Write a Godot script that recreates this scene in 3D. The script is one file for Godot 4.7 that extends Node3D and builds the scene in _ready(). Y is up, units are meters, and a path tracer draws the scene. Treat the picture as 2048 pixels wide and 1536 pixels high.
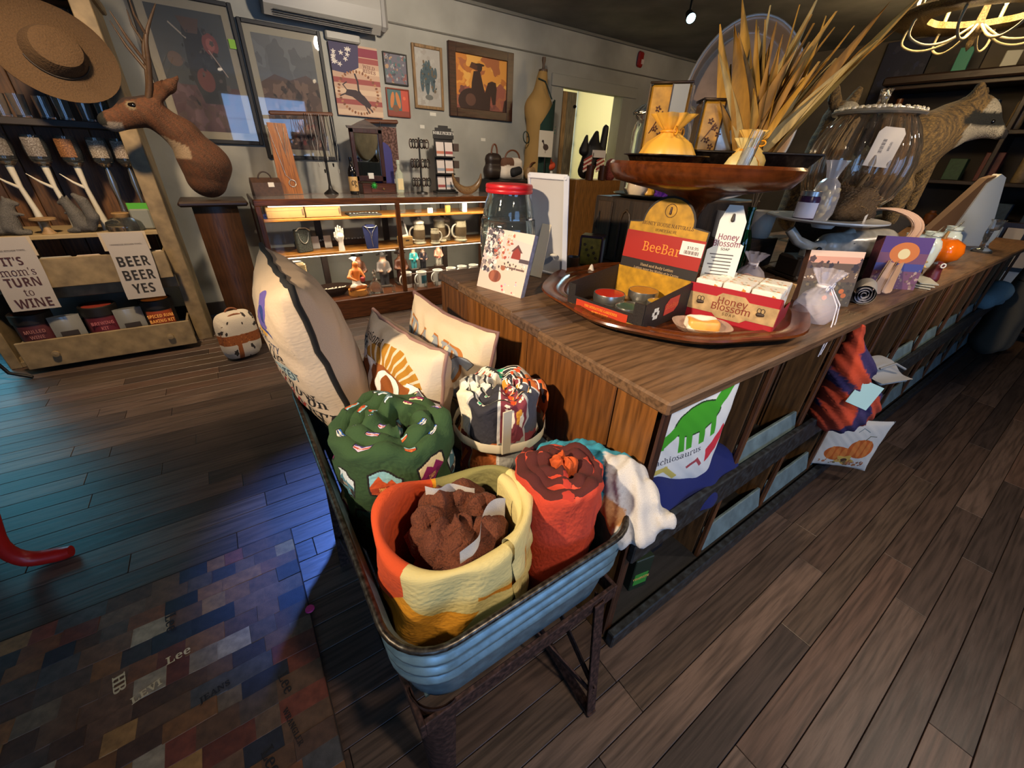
extends Node3D
# An old general store: counter with gifts, wash tub of blankets, glass case along the back wall.
# The frame: x runs along the counter and the back wall, -z points to the back wall, y is up.

var used := {}
var mats := {}
var tex := {}
var fonts := {}
var rng := RandomNumberGenerator.new()

# ------------------------------------------------------------------ mesh collector
class G:
	var v := PackedVector3Array()
	var n := PackedVector3Array()
	var t := PackedVector2Array()
	var i := PackedInt32Array()
	var c := PackedColorArray()
	var xf := Transform3D()
	var tint := Color(1, 1, 1)
	var tinted := false
	func add(p: Vector3, nn: Vector3, uv: Vector2) -> int:
		v.append(xf * p); n.append((xf.basis * nn).normalized()); t.append(uv)
		if tinted: c.append(tint)
		return v.size() - 1
	func tri(a: int, b: int, d: int) -> void:
		i.append(a); i.append(b); i.append(d)
	# a flat quad a b c d; its front looks along the side away from inner
	func quad(a: Vector3, b: Vector3, d: Vector3, e: Vector3, inner: Vector3) -> void:
		var nn := (d - a).cross(b - a) if (b - a).length() > 1e-9 and (d - a).length() > 1e-9 else (e - a).cross(d - a)
		var flip := nn.dot((a + b + d + e) * 0.25 - inner) < 0.0
		if flip: nn = -nn
		nn = nn.normalized()
		var k := add(a, nn, Vector2(0, 1)); add(b, nn, Vector2(1, 1)); add(d, nn, Vector2(1, 0)); add(e, nn, Vector2(0, 0))
		if flip: tri(k, k + 2, k + 1); tri(k, k + 3, k + 2)
		else: tri(k, k + 1, k + 2); tri(k, k + 2, k + 3)
	func tri3(a: Vector3, b: Vector3, d: Vector3, inner: Vector3) -> void:
		var nn := (d - a).cross(b - a)
		var flip := nn.dot((a + b + d) / 3.0 - inner) < 0.0
		if flip: nn = -nn
		nn = nn.normalized()
		var k := add(a, nn, Vector2(0, 1)); add(b, nn, Vector2(1, 1)); add(d, nn, Vector2(0.5, 0))
		if flip: tri(k, k + 2, k + 1)
		else: tri(k, k + 1, k + 2)
	func box(o: Vector3, s: Vector3, b := 0.0) -> G:
		var h := s * 0.5
		if b <= 0.0:
			for ax in 3:
				for sg in [-1.0, 1.0]:
					var q := []
					for w in [[-1, -1], [1, -1], [1, 1], [-1, 1]]:
						var p := Vector3()
						p[ax] = h[ax] * sg
						var u := (ax + 1) % 3; var y := (ax + 2) % 3
						if ax == 1: u = 0; y = 2
						if ax == 0: u = 2; y = 1
						if ax == 2: u = 0; y = 1
						p[u] = h[u] * w[0] * (-1.0 if (ax == 0 and sg > 0) or (ax == 2 and sg < 0) else 1.0)
						p[y] = h[y] * w[1]
						q.append(o + p)
					quad(q[0], q[1], q[2], q[3], o)
			return self
		b = minf(b, minf(h.x, minf(h.y, h.z)) * 0.95)
		var pt := func(sx, sy, sz, f): # the corner's point on face f
			var p := Vector3(h.x * sx, h.y * sy, h.z * sz)
			for k in 3:
				if k != f: p[k] -= b * signf(p[k])
			return o + p
		for f in 3:
			var u := (f + 1) % 3; var w := (f + 2) % 3
			for sg in [-1, 1]:
				var q := []
				for e in [[-1, -1], [1, -1], [1, 1], [-1, 1]]:
					var s3 := [0, 0, 0]
					s3[f] = sg; s3[u] = e[0]; s3[w] = e[1]
					q.append(pt.call(s3[0], s3[1], s3[2], f))
				quad(q[0], q[1], q[2], q[3], o)
			for a in [-1, 1]:
				for e in [-1, 1]:
					var lo := [0, 0, 0]; var hi := [0, 0, 0]
					lo[u] = a; lo[w] = e; lo[f] = -1
					hi[u] = a; hi[w] = e; hi[f] = 1
					quad(pt.call(lo[0], lo[1], lo[2], u), pt.call(hi[0], hi[1], hi[2], u), pt.call(hi[0], hi[1], hi[2], w), pt.call(lo[0], lo[1], lo[2], w), o)
		for sx in [-1, 1]:
			for sy in [-1, 1]:
				for sz in [-1, 1]:
					tri3(pt.call(sx, sy, sz, 0), pt.call(sx, sy, sz, 1), pt.call(sx, sy, sz, 2), o)
		return self
	# a bar from a to b with cross section w (sideways) by d
	func bar(a: Vector3, b: Vector3, w: float, d: float, bev := 0.0, side := Vector3.UP) -> G:
		var y := (b - a).normalized()
		var x := side.cross(y)
		if x.length() < 1e-3: x = Vector3.RIGHT.cross(y)
		if x.length() < 1e-3: x = Vector3.BACK.cross(y)
		x = x.normalized()
		var old := xf
		xf = xf * Transform3D(Basis(x, y, x.cross(y)), (a + b) * 0.5)
		box(Vector3.ZERO, Vector3(w, a.distance_to(b), d), bev)
		xf = old
		return self
	# profile of (radius, height) pairs turned about y; wave(angle, height) scales the radius
	func lathe(pr: Array, seg := 24, o := Vector3.ZERO, wave = null, crease := 0.7) -> G:
		var m := pr.size()
		var nn := []
		for k in m - 1:
			var d: Vector2 = pr[k + 1] - pr[k]
			nn.append(Vector2(d.y, -d.x).normalized())
		var L := 0.0; var tot := 0.0
		for k in m - 1: tot += pr[k].distance_to(pr[k + 1])
		for k in m - 1:
			if pr[k].distance_to(pr[k + 1]) < 1e-7: continue
			var na: Vector2 = nn[k]; var nb: Vector2 = nn[k]
			if k > 0 and nn[k - 1].dot(nn[k]) > crease: na = (nn[k - 1] + nn[k]).normalized()
			if k < m - 2 and nn[k + 1].dot(nn[k]) > crease: nb = (nn[k + 1] + nn[k]).normalized()
			var v0 := L / maxf(tot, 1e-6)
			L += pr[k].distance_to(pr[k + 1])
			var v1 := L / maxf(tot, 1e-6)
			var base := v.size()
			for s in seg + 1:
				var a := TAU * s / seg
				var ca := cos(a); var sa := sin(a)
				for e in 2:
					var p: Vector2 = pr[k + e]
					var q := na if e == 0 else nb
					var w := 1.0; var dn := Vector3.ZERO
					if wave != null:
						w = wave.call(a, p.y)
						var dw: float = (wave.call(a + 0.02, p.y) - wave.call(a - 0.02, p.y)) / 0.04
						dn = Vector3(sa, 0, -ca) * dw / w * q.x
					add(o + Vector3(ca * p.x * w, p.y, sa * p.x * w), Vector3(ca * q.x, q.y, sa * q.x) + dn, Vector2(float(s) / seg, 1.0 - (v0 if e == 0 else v1)))
			for s in seg:
				var b0 := base + s * 2
				tri(b0, b0 + 3, b0 + 1); tri(b0, b0 + 2, b0 + 3)
		return self
	func tube(pts: Array, rad, seg := 8, cap := true, flat := 1.0) -> G:
		var m := pts.size()
		var d0: Vector3 = (pts[1] - pts[0]).normalized()
		var x := d0.cross(Vector3.UP)
		if x.length() < 0.05: x = d0.cross(Vector3.RIGHT)
		x = x.normalized()
		var base := v.size()
		var L := 0.0
		for k in m:
			var d: Vector3 = (pts[mini(k + 1, m - 1)] - pts[maxi(k - 1, 0)]).normalized()
			x = (x - d * x.dot(d)).normalized()
			var y := d.cross(x)
			var r: float = rad[k] if rad is Array else rad
			if k > 0: L += pts[k].distance_to(pts[k - 1])
			for s in seg + 1:
				var a := TAU * s / seg
				var nn := x * cos(a) + y * sin(a) / flat
				add(pts[k] + (x * cos(a) + y * sin(a) * flat) * r, nn, Vector2(float(s) / seg, L))
		for k in m - 1:
			for s in seg:
				var a := base + k * (seg + 1) + s
				var b := a + seg + 1
				tri(a, b + 1, a + 1); tri(a, b, b + 1)
		if cap:
			for e in 2:
				var k := 0 if e == 0 else m - 1
				var d: Vector3 = (pts[0] - pts[1]).normalized() if e == 0 else (pts[m - 1] - pts[m - 2]).normalized()
				var o := add(pts[k], d, Vector2(0.5, 0.5))
				for s in seg + 1:
					var q := base + k * (seg + 1) + s
					v.append(v[q]); n.append((xf.basis * d).normalized()); t.append(Vector2(0.5, 0.5))
					if tinted: c.append(tint)
				for s in seg:
					if e == 0: tri(o, o + 1 + s, o + 2 + s)
					else: tri(o, o + 2 + s, o + 1 + s)
		return self
	# a smooth sheet f(u, v) over nu by nv cells
	func sheet(nu: int, nv: int, f: Callable, wrap := false, flip := false, umax := 1.0) -> G:
		var base := v.size()
		var nm := PackedVector3Array()
		for a in nu + 1:
			for b in nv + 1:
				var u := float(a) / nu; var w := float(b) / nv
				v.append(xf * (f.call(u, w) as Vector3)); t.append(Vector2(u * umax, w)); nm.append(Vector3.ZERO)
				if tinted: c.append(tint)
		for a in nu:
			for b in nv:
				var p := a * (nv + 1) + b
				var q := [p, p + nv + 1, p + nv + 2, p + 1]
				if flip: q = [p, p + 1, p + nv + 2, p + nv + 1]
				for tr in [[0, 1, 2], [0, 2, 3]]:
					var i0: int = q[tr[0]]; var i1: int = q[tr[1]]; var i2: int = q[tr[2]]
					var e := (v[base + i2] - v[base + i0]).cross(v[base + i1] - v[base + i0])
					nm[i0] += e; nm[i1] += e; nm[i2] += e
					tri(base + i0, base + i1, base + i2)
		if wrap:
			for b in nv + 1:
				var s := nm[b] + nm[nu * (nv + 1) + b]
				nm[b] = s; nm[nu * (nv + 1) + b] = s
		for k in nm.size(): n.append(nm[k].normalized() if nm[k].length() > 1e-12 else Vector3.UP)
		return self
	# a polygon in x y, made d thick along z (0 to d); uv from the polygon's box
	func ext(poly: PackedVector2Array, d: float) -> G:
		var lo := poly[0]; var hi := poly[0]
		var mid := Vector2.ZERO
		var area := 0.0
		for k in poly.size():
			var p := poly[k]; var q := poly[(k + 1) % poly.size()]
			lo = lo.min(p); hi = hi.max(p)
			area += p.cross(q)
		var ix := Geometry2D.triangulate_polygon(poly)
		for side in 2:
			var base := v.size()
			for p in poly:
				add(Vector3(p.x, p.y, d * side), Vector3(0, 0, 1 if side else -1), Vector2((p.x - lo.x) / maxf(hi.x - lo.x, 1e-6), 1.0 - (p.y - lo.y) / maxf(hi.y - lo.y, 1e-6)))
			for k in range(0, ix.size(), 3):
				var a := poly[ix[k]]; var b := poly[ix[k + 1]]; var e := poly[ix[k + 2]]
				var ccw := (b - a).cross(e - a) > 0.0
				if ccw == (side == 1): tri(base + ix[k], base + ix[k + 2], base + ix[k + 1])
				else: tri(base + ix[k], base + ix[k + 1], base + ix[k + 2])
		for k in poly.size():
			var p := poly[k]; var q := poly[(k + 1) % poly.size()]
			var e := (q - p).normalized()
			var out := Vector3(e.y, -e.x, 0) * (1.0 if area > 0.0 else -1.0)
			quad(Vector3(p.x, p.y, 0), Vector3(q.x, q.y, 0), Vector3(q.x, q.y, d), Vector3(p.x, p.y, d), Vector3((p.x + q.x) / 2, (p.y + q.y) / 2, d / 2) - out)
		return self
	# rounded solid: bones [from, to, radius, radius] joined smoothly, meshed as surface nets
	func blob(bones: Array, cell: float, k := 0.03, rough = null) -> G:
		var lo := Vector3(1e9, 1e9, 1e9); var hi := -lo
		for b in bones:
			var r: float = maxf(b[2], b[3]) + cell * 3
			lo = lo.min(b[0] - Vector3.ONE * r).min(b[1] - Vector3.ONE * r)
			hi = hi.max(b[0] + Vector3.ONE * r).max(b[1] + Vector3.ONE * r)
		var nx := int((hi.x - lo.x) / cell) + 2; var ny := int((hi.y - lo.y) / cell) + 2; var nz := int((hi.z - lo.z) / cell) + 2
		var val := PackedFloat32Array(); val.resize(nx * ny * nz); val.fill(1e3)
		for b in bones:
			var a: Vector3 = b[0]; var e: Vector3 = b[1] - b[0]
			var ee := maxf(e.dot(e), 1e-9)
			var r: float = maxf(b[2], b[3]) + k * 2.0 + cell * 2
			var l3: Vector3 = (a.min(b[1]) - Vector3.ONE * r - lo) / cell; var h3: Vector3 = (a.max(b[1]) + Vector3.ONE * r - lo) / cell
			for x in range(maxi(0, int(l3.x)), mini(nx, int(h3.x) + 2)):
				for y in range(maxi(0, int(l3.y)), mini(ny, int(h3.y) + 2)):
					for z in range(maxi(0, int(l3.z)), mini(nz, int(h3.z) + 2)):
						var p := lo + Vector3(x, y, z) * cell
						var s := clampf((p - a).dot(e) / ee, 0.0, 1.0)
						var d := p.distance_to(a + e * s) - lerpf(b[2], b[3], s)
						var q := (x * ny + y) * nz + z
						var o := val[q]
						if o > 100.0: val[q] = d
						else:
							var h := clampf(0.5 + 0.5 * (o - d) / k, 0.0, 1.0)
							val[q] = lerpf(o, d, h) - k * h * (1.0 - h)
		if rough != null:
			for x in nx:
				for y in ny:
					for z in nz:
						var q := (x * ny + y) * nz + z
						if absf(val[q]) < cell * 3: val[q] += rough.call(lo + Vector3(x, y, z) * cell)
		var id := PackedInt32Array(); id.resize(nx * ny * nz); id.fill(-1)
		var sx := ny * nz; var sy := nz
		var cor := [0, sx, sy, sx + sy, 1, sx + 1, sy + 1, sx + sy + 1]
		var off := [Vector3(0, 0, 0), Vector3(1, 0, 0), Vector3(0, 1, 0), Vector3(1, 1, 0), Vector3(0, 0, 1), Vector3(1, 0, 1), Vector3(0, 1, 1), Vector3(1, 1, 1)]
		var edges := [[0, 1], [2, 3], [4, 5], [6, 7], [0, 2], [1, 3], [4, 6], [5, 7], [0, 4], [1, 5], [2, 6], [3, 7]]
		for x in nx - 1:
			for y in ny - 1:
				for z in nz - 1:
					var q := x * sx + y * sy + z
					var neg := 0
					for w in cor:
						if val[q + w] < 0.0: neg += 1
					if neg == 0 or neg == 8: continue
					var sum := Vector3.ZERO; var cnt := 0
					for e in edges:
						var a := val[q + cor[e[0]]]; var b := val[q + cor[e[1]]]
						if (a < 0.0) != (b < 0.0):
							sum += (off[e[0]] as Vector3).lerp(off[e[1]], a / (a - b)); cnt += 1
					var g := Vector3(val[q + sx] - val[q], val[q + sy] - val[q], val[q + 1] - val[q]) + Vector3(val[q + sx + sy + 1] - val[q + sy + 1], val[q + sx + sy + 1] - val[q + sx + 1], val[q + sx + sy + 1] - val[q + sx + sy])
					var p := lo + (Vector3(x, y, z) + sum / cnt) * cell
					id[q] = add(p, g, Vector2(p.x, p.y))
		for x in range(1, nx - 1):
			for y in range(1, ny - 1):
				for z in range(1, nz - 1):
					var q := x * sx + y * sy + z
					var a := val[q] < 0.0
					for ax in [[sx, sy, 1], [sy, 1, sx], [1, sx, sy]]:
						if a == (val[q + ax[0]] < 0.0): continue
						var i0 := id[q]; var i1 := id[q - ax[1]]; var i2 := id[q - ax[1] - ax[2]]; var i3 := id[q - ax[2]]
						if i0 < 0 or i1 < 0 or i2 < 0 or i3 < 0: continue
						if a: tri(i0, i3, i2); tri(i0, i2, i1)
						else: tri(i0, i1, i2); tri(i0, i2, i3)
		return self
	# colour every point by a function of its place
	func paint(f: Callable) -> G:
		tinted = true
		c = PackedColorArray()
		for p in v: c.append((f.call(p) as Color).srgb_to_linear())
		return self
	func mesh() -> ArrayMesh:
		var a := []
		a.resize(Mesh.ARRAY_MAX)
		a[Mesh.ARRAY_VERTEX] = v; a[Mesh.ARRAY_NORMAL] = n; a[Mesh.ARRAY_TEX_UV] = t; a[Mesh.ARRAY_INDEX] = i
		if tinted: a[Mesh.ARRAY_COLOR] = c
		var m := ArrayMesh.new()
		m.add_surface_from_arrays(Mesh.PRIMITIVE_TRIANGLES, a)
		return m

# ------------------------------------------------------------------ drawing flat print
class Ink:
	var im: Image
	var w: int
	var h: int
	var host
	func _init(ww: int, hh: int, col: Color) -> void:
		w = ww; h = hh
		im = Image.create_empty(w, h, false, Image.FORMAT_RGBA8)
		im.fill(col)
	# all coordinates 0..1 of the width and of the height
	func poly(pts: Array, col: Color) -> Ink:
		var p := []
		var y0 := 1e9; var y1 := -1e9
		for q in pts:
			var s := Vector2(q[0] * w, q[1] * h) if q is Array else Vector2(q.x * w, q.y * h)
			p.append(s); y0 = minf(y0, s.y); y1 = maxf(y1, s.y)
		for y in range(maxi(0, int(y0)), mini(h - 1, int(y1)) + 1):
			var xs := []
			var yy := y + 0.5
			for k in p.size():
				var a: Vector2 = p[k]; var b: Vector2 = p[(k + 1) % p.size()]
				if (a.y <= yy) != (b.y <= yy): xs.append(a.x + (yy - a.y) / (b.y - a.y) * (b.x - a.x))
			xs.sort()
			for k in range(0, xs.size() - 1, 2):
				var x0 := maxi(0, roundi(xs[k])); var x1 := mini(w, roundi(xs[k + 1]))
				if x1 > x0: im.fill_rect(Rect2i(x0, y, x1 - x0, 1), col)
		return self
	func oval(cx: float, cy: float, rx: float, ry: float, col: Color, turn := 0.0, wob := 0.0) -> Ink:
		var p := []
		for k in 28:
			var a := TAU * k / 28
			var e := 1.0 + wob * sin(a * 5.0 + cx * 40.0)
			var q := Vector2(cos(a) * rx * e * w, sin(a) * ry * e * h).rotated(turn)
			p.append([cx + q.x / w, cy + q.y / h])
		return poly(p, col)
	func rect(x: float, y: float, ww: float, hh: float, col: Color) -> Ink:
		im.fill_rect(Rect2i(roundi(x * w), roundi(y * h), maxi(1, roundi(ww * w)), maxi(1, roundi(hh * h))), col)
		return self
	func line(pts: Array, wd: float, col: Color) -> Ink:
		for k in pts.size() - 1:
			var a := Vector2(pts[k][0] * w, pts[k][1] * h); var b := Vector2(pts[k + 1][0] * w, pts[k + 1][1] * h)
			var d := (b - a).normalized() * wd * w * 0.5
			var s := Vector2(-d.y, d.x)
			var q := []
			for z in [a - d + s, b + d + s, b + d - s, a - d - s]: q.append([z.x / w, z.y / h])
			poly(q, col)
		return self
	func text(s: String, x: float, y: float, hh: float, col: Color, font := "Droid Sans", turn := 0.0, stretch := 1.0, weight := 400) -> Ink:
		for tr in host.glyphs(s, font, weight):
			var q := []
			for p in tr:
				var z := Vector2(p.x * hh * h * stretch, -p.y * hh * h).rotated(turn)
				q.append([x + z.x / w, y + z.y / h])
			poly(q, col)
		return self
	# random blotches inside a box of the picture
	func specks(r: RandomNumberGenerator, count: int, x0: float, y0: float, x1: float, y1: float, size: float, cols: Array) -> Ink:
		for k in count:
			var s := size * r.randf_range(0.4, 1.3)
			oval(r.randf_range(x0, x1), r.randf_range(y0, y1), s, s * w / h * r.randf_range(0.4, 1.0), cols[r.randi() % cols.size()], r.randf() * 3.0, 0.15)
		return self

func ink(w: int, h: int, hex: String) -> Ink:
	var k := Ink.new(w, h, Color(hex))
	k.host = self
	return k

func sysfont(face: String, weight: int) -> SystemFont:
	var key := face + str(weight)
	if not fonts.has(key):
		var f := SystemFont.new()
		f.font_names = PackedStringArray([face])
		f.font_weight = weight
		fonts[key] = f
	return fonts[key]

# triangles of a line of writing, capitals about 1 high, centred on x and y
func glyphs(s: String, face: String, weight: int) -> Array:
	var tm := TextMesh.new()
	tm.font = sysfont(face, weight); tm.text = s; tm.font_size = 64; tm.pixel_size = 1.0 / 46.0; tm.depth = 0.0; tm.curve_step = 4.0
	var out := []
	if tm.get_surface_count() == 0: return out
	var a := tm.surface_get_arrays(0)
	var vv: PackedVector3Array = a[Mesh.ARRAY_VERTEX]
	var ix = a[Mesh.ARRAY_INDEX]
	if ix == null or ix.size() == 0: ix = range(vv.size())
	for k in range(0, ix.size(), 3):
		out.append([vv[ix[k]], vv[ix[k + 1]], vv[ix[k + 2]]])
	return out

# ------------------------------------------------------------------ materials
func noise_tex(key: String, freq: float, cols: Array, kind := FastNoiseLite.TYPE_SIMPLEX_SMOOTH, size := 512, normal := 0.0, octaves := 5, sd := 3) -> Texture2D:
	if tex.has(key): return tex[key]
	var f := FastNoiseLite.new()
	f.noise_type = kind; f.frequency = freq; f.fractal_octaves = octaves; f.seed = sd
	var t := NoiseTexture2D.new()
	t.width = size; t.height = size; t.seamless = true; t.noise = f
	if normal > 0.0:
		t.as_normal_map = true; t.bump_strength = normal
	else:
		var g := Gradient.new()
		var o := PackedFloat32Array(); var c := PackedColorArray()
		for k in cols.size():
			o.append(float(k) / (cols.size() - 1)); c.append(Color(cols[k]))
		g.offsets = o; g.colors = c
		t.color_ramp = g
	tex[key] = t
	return t

# plain material: tex names one of the shared grains, sc its scale along x, y, z
func m(hex: String, rough := 0.8, metal := 0.0, grain := "", sc := Vector3.ONE, nrm := "", ns := 0.5, world := false, off := Vector3.ZERO) -> StandardMaterial3D:
	var key := "%s|%s|%s|%s|%s|%s|%s|%s|%s" % [hex, rough, metal, grain, sc, nrm, ns, world, off]
	if mats.has(key): return mats[key]
	var k := StandardMaterial3D.new()
	k.albedo_color = Color(hex); k.roughness = rough; k.metallic = metal
	if grain != "": k.albedo_texture = tex[grain]
	if nrm != "":
		k.normal_enabled = true; k.normal_texture = tex[nrm]; k.normal_scale = ns
	if grain != "" or nrm != "":
		k.uv1_triplanar = true; k.uv1_scale = sc; k.uv1_world_triplanar = world; k.uv1_offset = off
	mats[key] = k
	return k

func glass(hex := "eaf2f0", alpha := 0.14, rough := 0.03) -> StandardMaterial3D:
	var key := "glass%s%s%s" % [hex, alpha, rough]
	if mats.has(key): return mats[key]
	var k := StandardMaterial3D.new()
	k.albedo_color = Color(hex, alpha); k.roughness = rough; k.metallic_specular = 0.6
	k.transparency = BaseMaterial3D.TRANSPARENCY_ALPHA; k.cull_mode = BaseMaterial3D.CULL_DISABLED
	mats[key] = k
	return k

func solid_glass(hex := "ffffff", rough := 0.02) -> StandardMaterial3D:
	var key := "solid" + hex + str(rough)
	if mats.has(key): return mats[key]
	var k := StandardMaterial3D.new()
	k.albedo_color = Color(hex, 0.02); k.roughness = rough; k.refraction_enabled = true; k.refraction_scale = 0.05
	k.transparency = BaseMaterial3D.TRANSPARENCY_ALPHA
	mats[key] = k
	return k

func glow(hex: String, e: float) -> StandardMaterial3D:
	var key := "glow%s%s" % [hex, e]
	if mats.has(key): return mats[key]
	var k := StandardMaterial3D.new()
	k.albedo_color = Color(hex); k.emission_enabled = true; k.emission = Color(hex); k.emission_energy_multiplier = e
	mats[key] = k
	return k

func print_mat(k: Ink, rough := 0.7, nrm := "", ns := 0.4) -> StandardMaterial3D:
	var q := StandardMaterial3D.new()
	k.im.generate_mipmaps()
	q.albedo_texture = ImageTexture.create_from_image(k.im)
	q.roughness = rough
	if nrm != "":
		q.normal_enabled = true; q.normal_texture = tex[nrm]; q.normal_scale = ns
	return q

func painted(rough := 0.9, grain := "", sc := Vector3.ONE, nrm := "", ns := 0.5) -> StandardMaterial3D:
	var k: StandardMaterial3D = m("ffffff", rough, 0.0, grain, sc, nrm, ns, false, V(0.01, 0, 0))
	k.vertex_color_use_as_albedo = true
	return k

func wood(hex: String, axis := "y", rough := 0.55, world := false, fine := 1.0, off := Vector3.ZERO) -> StandardMaterial3D:
	var s := {"x": Vector3(0.7, 9, 9), "y": Vector3(9, 0.7, 9), "z": Vector3(9, 9, 0.7)}[axis] as Vector3
	return m(hex, rough, 0.0, "grain", s * fine, "grain_bump", 0.35, world, off)

# ------------------------------------------------------------------ nodes
func numbered(called: String) -> String:
	used[called] = used.get(called, -1) + 1
	return called if used[called] == 0 else "%s_%03d" % [called, used[called]]

func tag(o: Node, label: String, category: String, group := "") -> Node:
	o.set_meta("label", label); o.set_meta("category", category)
	if group != "": o.set_meta("group", group)
	return o

func thing(called: String, label: String, category: String, at := Vector3.ZERO, turn := 0.0, group := "") -> Node3D:
	var o := Node3D.new()
	o.name = numbered(called)
	add_child(o)
	o.position = at; o.rotation.y = turn
	tag(o, label, category, group)
	return o

# one mesh part under a thing
func part(called: String, g: G, mat: Material, parent: Node, label := "") -> MeshInstance3D:
	return put(called, g.mesh(), mat, parent, Transform3D(), label)

func put(called: String, mesh: Mesh, mat: Material, parent: Node, xf := Transform3D(), label := "") -> MeshInstance3D:
	var o := MeshInstance3D.new()
	o.name = called if parent != self else numbered(called)
	o.mesh = mesh; o.material_override = mat; o.transform = xf
	o.cast_shadow = GeometryInstance3D.SHADOW_CASTING_SETTING_ON
	parent.add_child(o, true)
	if label != "": o.set_meta("label", label)
	return o

# a thing that is one mesh
func solo(called: String, g: G, mat: Material, label: String, category: String, at := Vector3.ZERO, turn := 0.0, group := "") -> MeshInstance3D:
	var o := part(called, g, mat, self)
	o.position = at; o.rotation.y = turn
	tag(o, label, category, group)
	return o

func struct(called: String, g: G, mat: Material, parent: Node = self) -> MeshInstance3D:
	var o := part(called, g, mat, parent)
	if parent == self: o.set_meta("kind", "structure")
	return o

func frame_node(called: String) -> Node3D:
	var o := Node3D.new()
	o.name = called
	add_child(o)
	o.set_meta("kind", "structure")
	return o

func again(o: Node3D, label: String, at: Vector3, turn := 0.0, group := "") -> Node3D:
	var r: Node3D = o.duplicate()
	r.name = numbered(String(o.name).rstrip("0123456789").trim_suffix("_"))
	add_child(r)
	r.position = at; r.rotation.y = turn
	r.set_meta("label", label)
	if group != "": r.set_meta("group", group)
	return r

# raised lettering, capitals h high, centred; faces +z of xf
func letters(s: String, h: float, mat: Material, parent: Node, xf: Transform3D, face := "Droid Sans", weight := 400, stretch := 1.0, called := "lettering") -> MeshInstance3D:
	var tm := TextMesh.new()
	tm.font = sysfont(face, weight); tm.text = s; tm.font_size = 48; tm.pixel_size = h / 34.5; tm.depth = 0.0008; tm.curve_step = 2.0
	return put(called, tm, mat, parent, xf * Transform3D(Basis.from_scale(Vector3(stretch, 1, 1)), Vector3.ZERO))

func T(x: float, y: float, z: float, ry := 0.0, rx := 0.0, rz := 0.0) -> Transform3D:
	return Transform3D(Basis.from_euler(Vector3(rx, ry, rz)), Vector3(x, y, z))
func V(x: float, y: float, z: float) -> Vector3: return Vector3(x, y, z)
func P2(a: Array) -> PackedVector2Array:
	var p := PackedVector2Array()
	for k in range(0, a.size(), 2): p.append(Vector2(a[k], a[k + 1]))
	return p
func PR(a: Array) -> Array:
	var p := []
	for k in range(0, a.size(), 2): p.append(Vector2(a[k], a[k + 1]))
	return p
func arc(c: Vector3, a: Vector3, b: Vector3, from: float, to: float, steps: int) -> Array:
	var p := []
	for k in steps + 1:
		var w := lerpf(from, to, float(k) / steps)
		p.append(c + a * cos(w) + b * sin(w))
	return p
# a smooth run through the given points
func bend(p: Array, n := 4) -> Array:
	var out := []
	for k in p.size() - 1:
		for s in n: out.append((p[k] as Vector3).cubic_interpolate(p[k + 1], p[maxi(k - 1, 0)], p[mini(k + 2, p.size() - 1)], float(s) / n))
	out.append(p[p.size() - 1])
	return out
# radii to go with bend()
func taper(r: Array, n := 4) -> Array:
	var out := []
	for k in r.size() - 1:
		for s in n: out.append(lerpf(r[k], r[k + 1], float(s) / n))
	out.append(r[r.size() - 1])
	return out
# a quiet pseudo-random value for folds and lumps
func wob(x: float, y: float, s := 0.0) -> float:
	return sin(x * 7.1 + s) * cos(y * 5.3 + s * 1.7) * 0.6 + sin(x * 15.7 + y * 11.3 + s * 2.3) * 0.4

# ------------------------------------------------------------------ the scene
func spot(at: Vector3, to: Vector3, hex: String, energy: float, angle: float, size := 0.05, label := "black track spotlight on the ceiling beyond the frame") -> void:
	var o := thing("track_spotlight", label, "spotlight", at, 0.0, "ceiling spotlights")
	var d := (to - at).normalized()
	var b := Basis.looking_at(d, Vector3.UP if absf(d.y) < 0.98 else Vector3.RIGHT)
	var g := G.new()
	g.tube([V(0, 2.8 - at.y, 0), V(0, 0.02, 0)], 0.012, 8)
	g.lathe(PR([0, 2.8 - at.y - 0.02, 0.045, 2.8 - at.y - 0.02, 0.045, 2.8 - at.y]), 12)
	part("stem", g, m("151515", 0.4, 0.5), o)
	g = G.new()
	g.xf = Transform3D(b * Basis(Vector3.RIGHT, -PI / 2), Vector3.ZERO)
	g.lathe(PR([0, -0.03, 0.03, -0.03, 0.034, 0.0, 0.045, 0.075, 0.04, 0.077]), 16)
	part("head", g, m("151515", 0.4, 0.5), o)
	g = G.new()
	g.xf = Transform3D(b * Basis(Vector3.RIGHT, -PI / 2), Vector3.ZERO)
	g.lathe(PR([0.04, 0.07, 0.0, 0.072]), 16)
	part("lens", g, glow(hex, 6.0), o)
	var l := SpotLight3D.new()
	l.name = "beam"
	o.add_child(l)
	l.transform = Transform3D(b, d * 0.09)
	l.light_color = Color(hex); l.light_energy = energy; l.spot_angle = angle; l.spot_angle_attenuation = 1.0
	l.spot_range = 14.0; l.spot_attenuation = 2.0; l.light_size = size; l.shadow_enabled = true

func daylight(at: Vector3, turn: float, w: float, h: float, hex: String, energy: float) -> void:
	var l := AreaLight3D.new()
	l.name = numbered("window_daylight")
	add_child(l)
	l.position = at; l.rotation.y = turn
	l.area_size = Vector2(w, h); l.light_color = Color(hex); l.light_energy = energy
	l.area_range = 16.0; l.area_attenuation = 2.0; l.shadow_enabled = true

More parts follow.
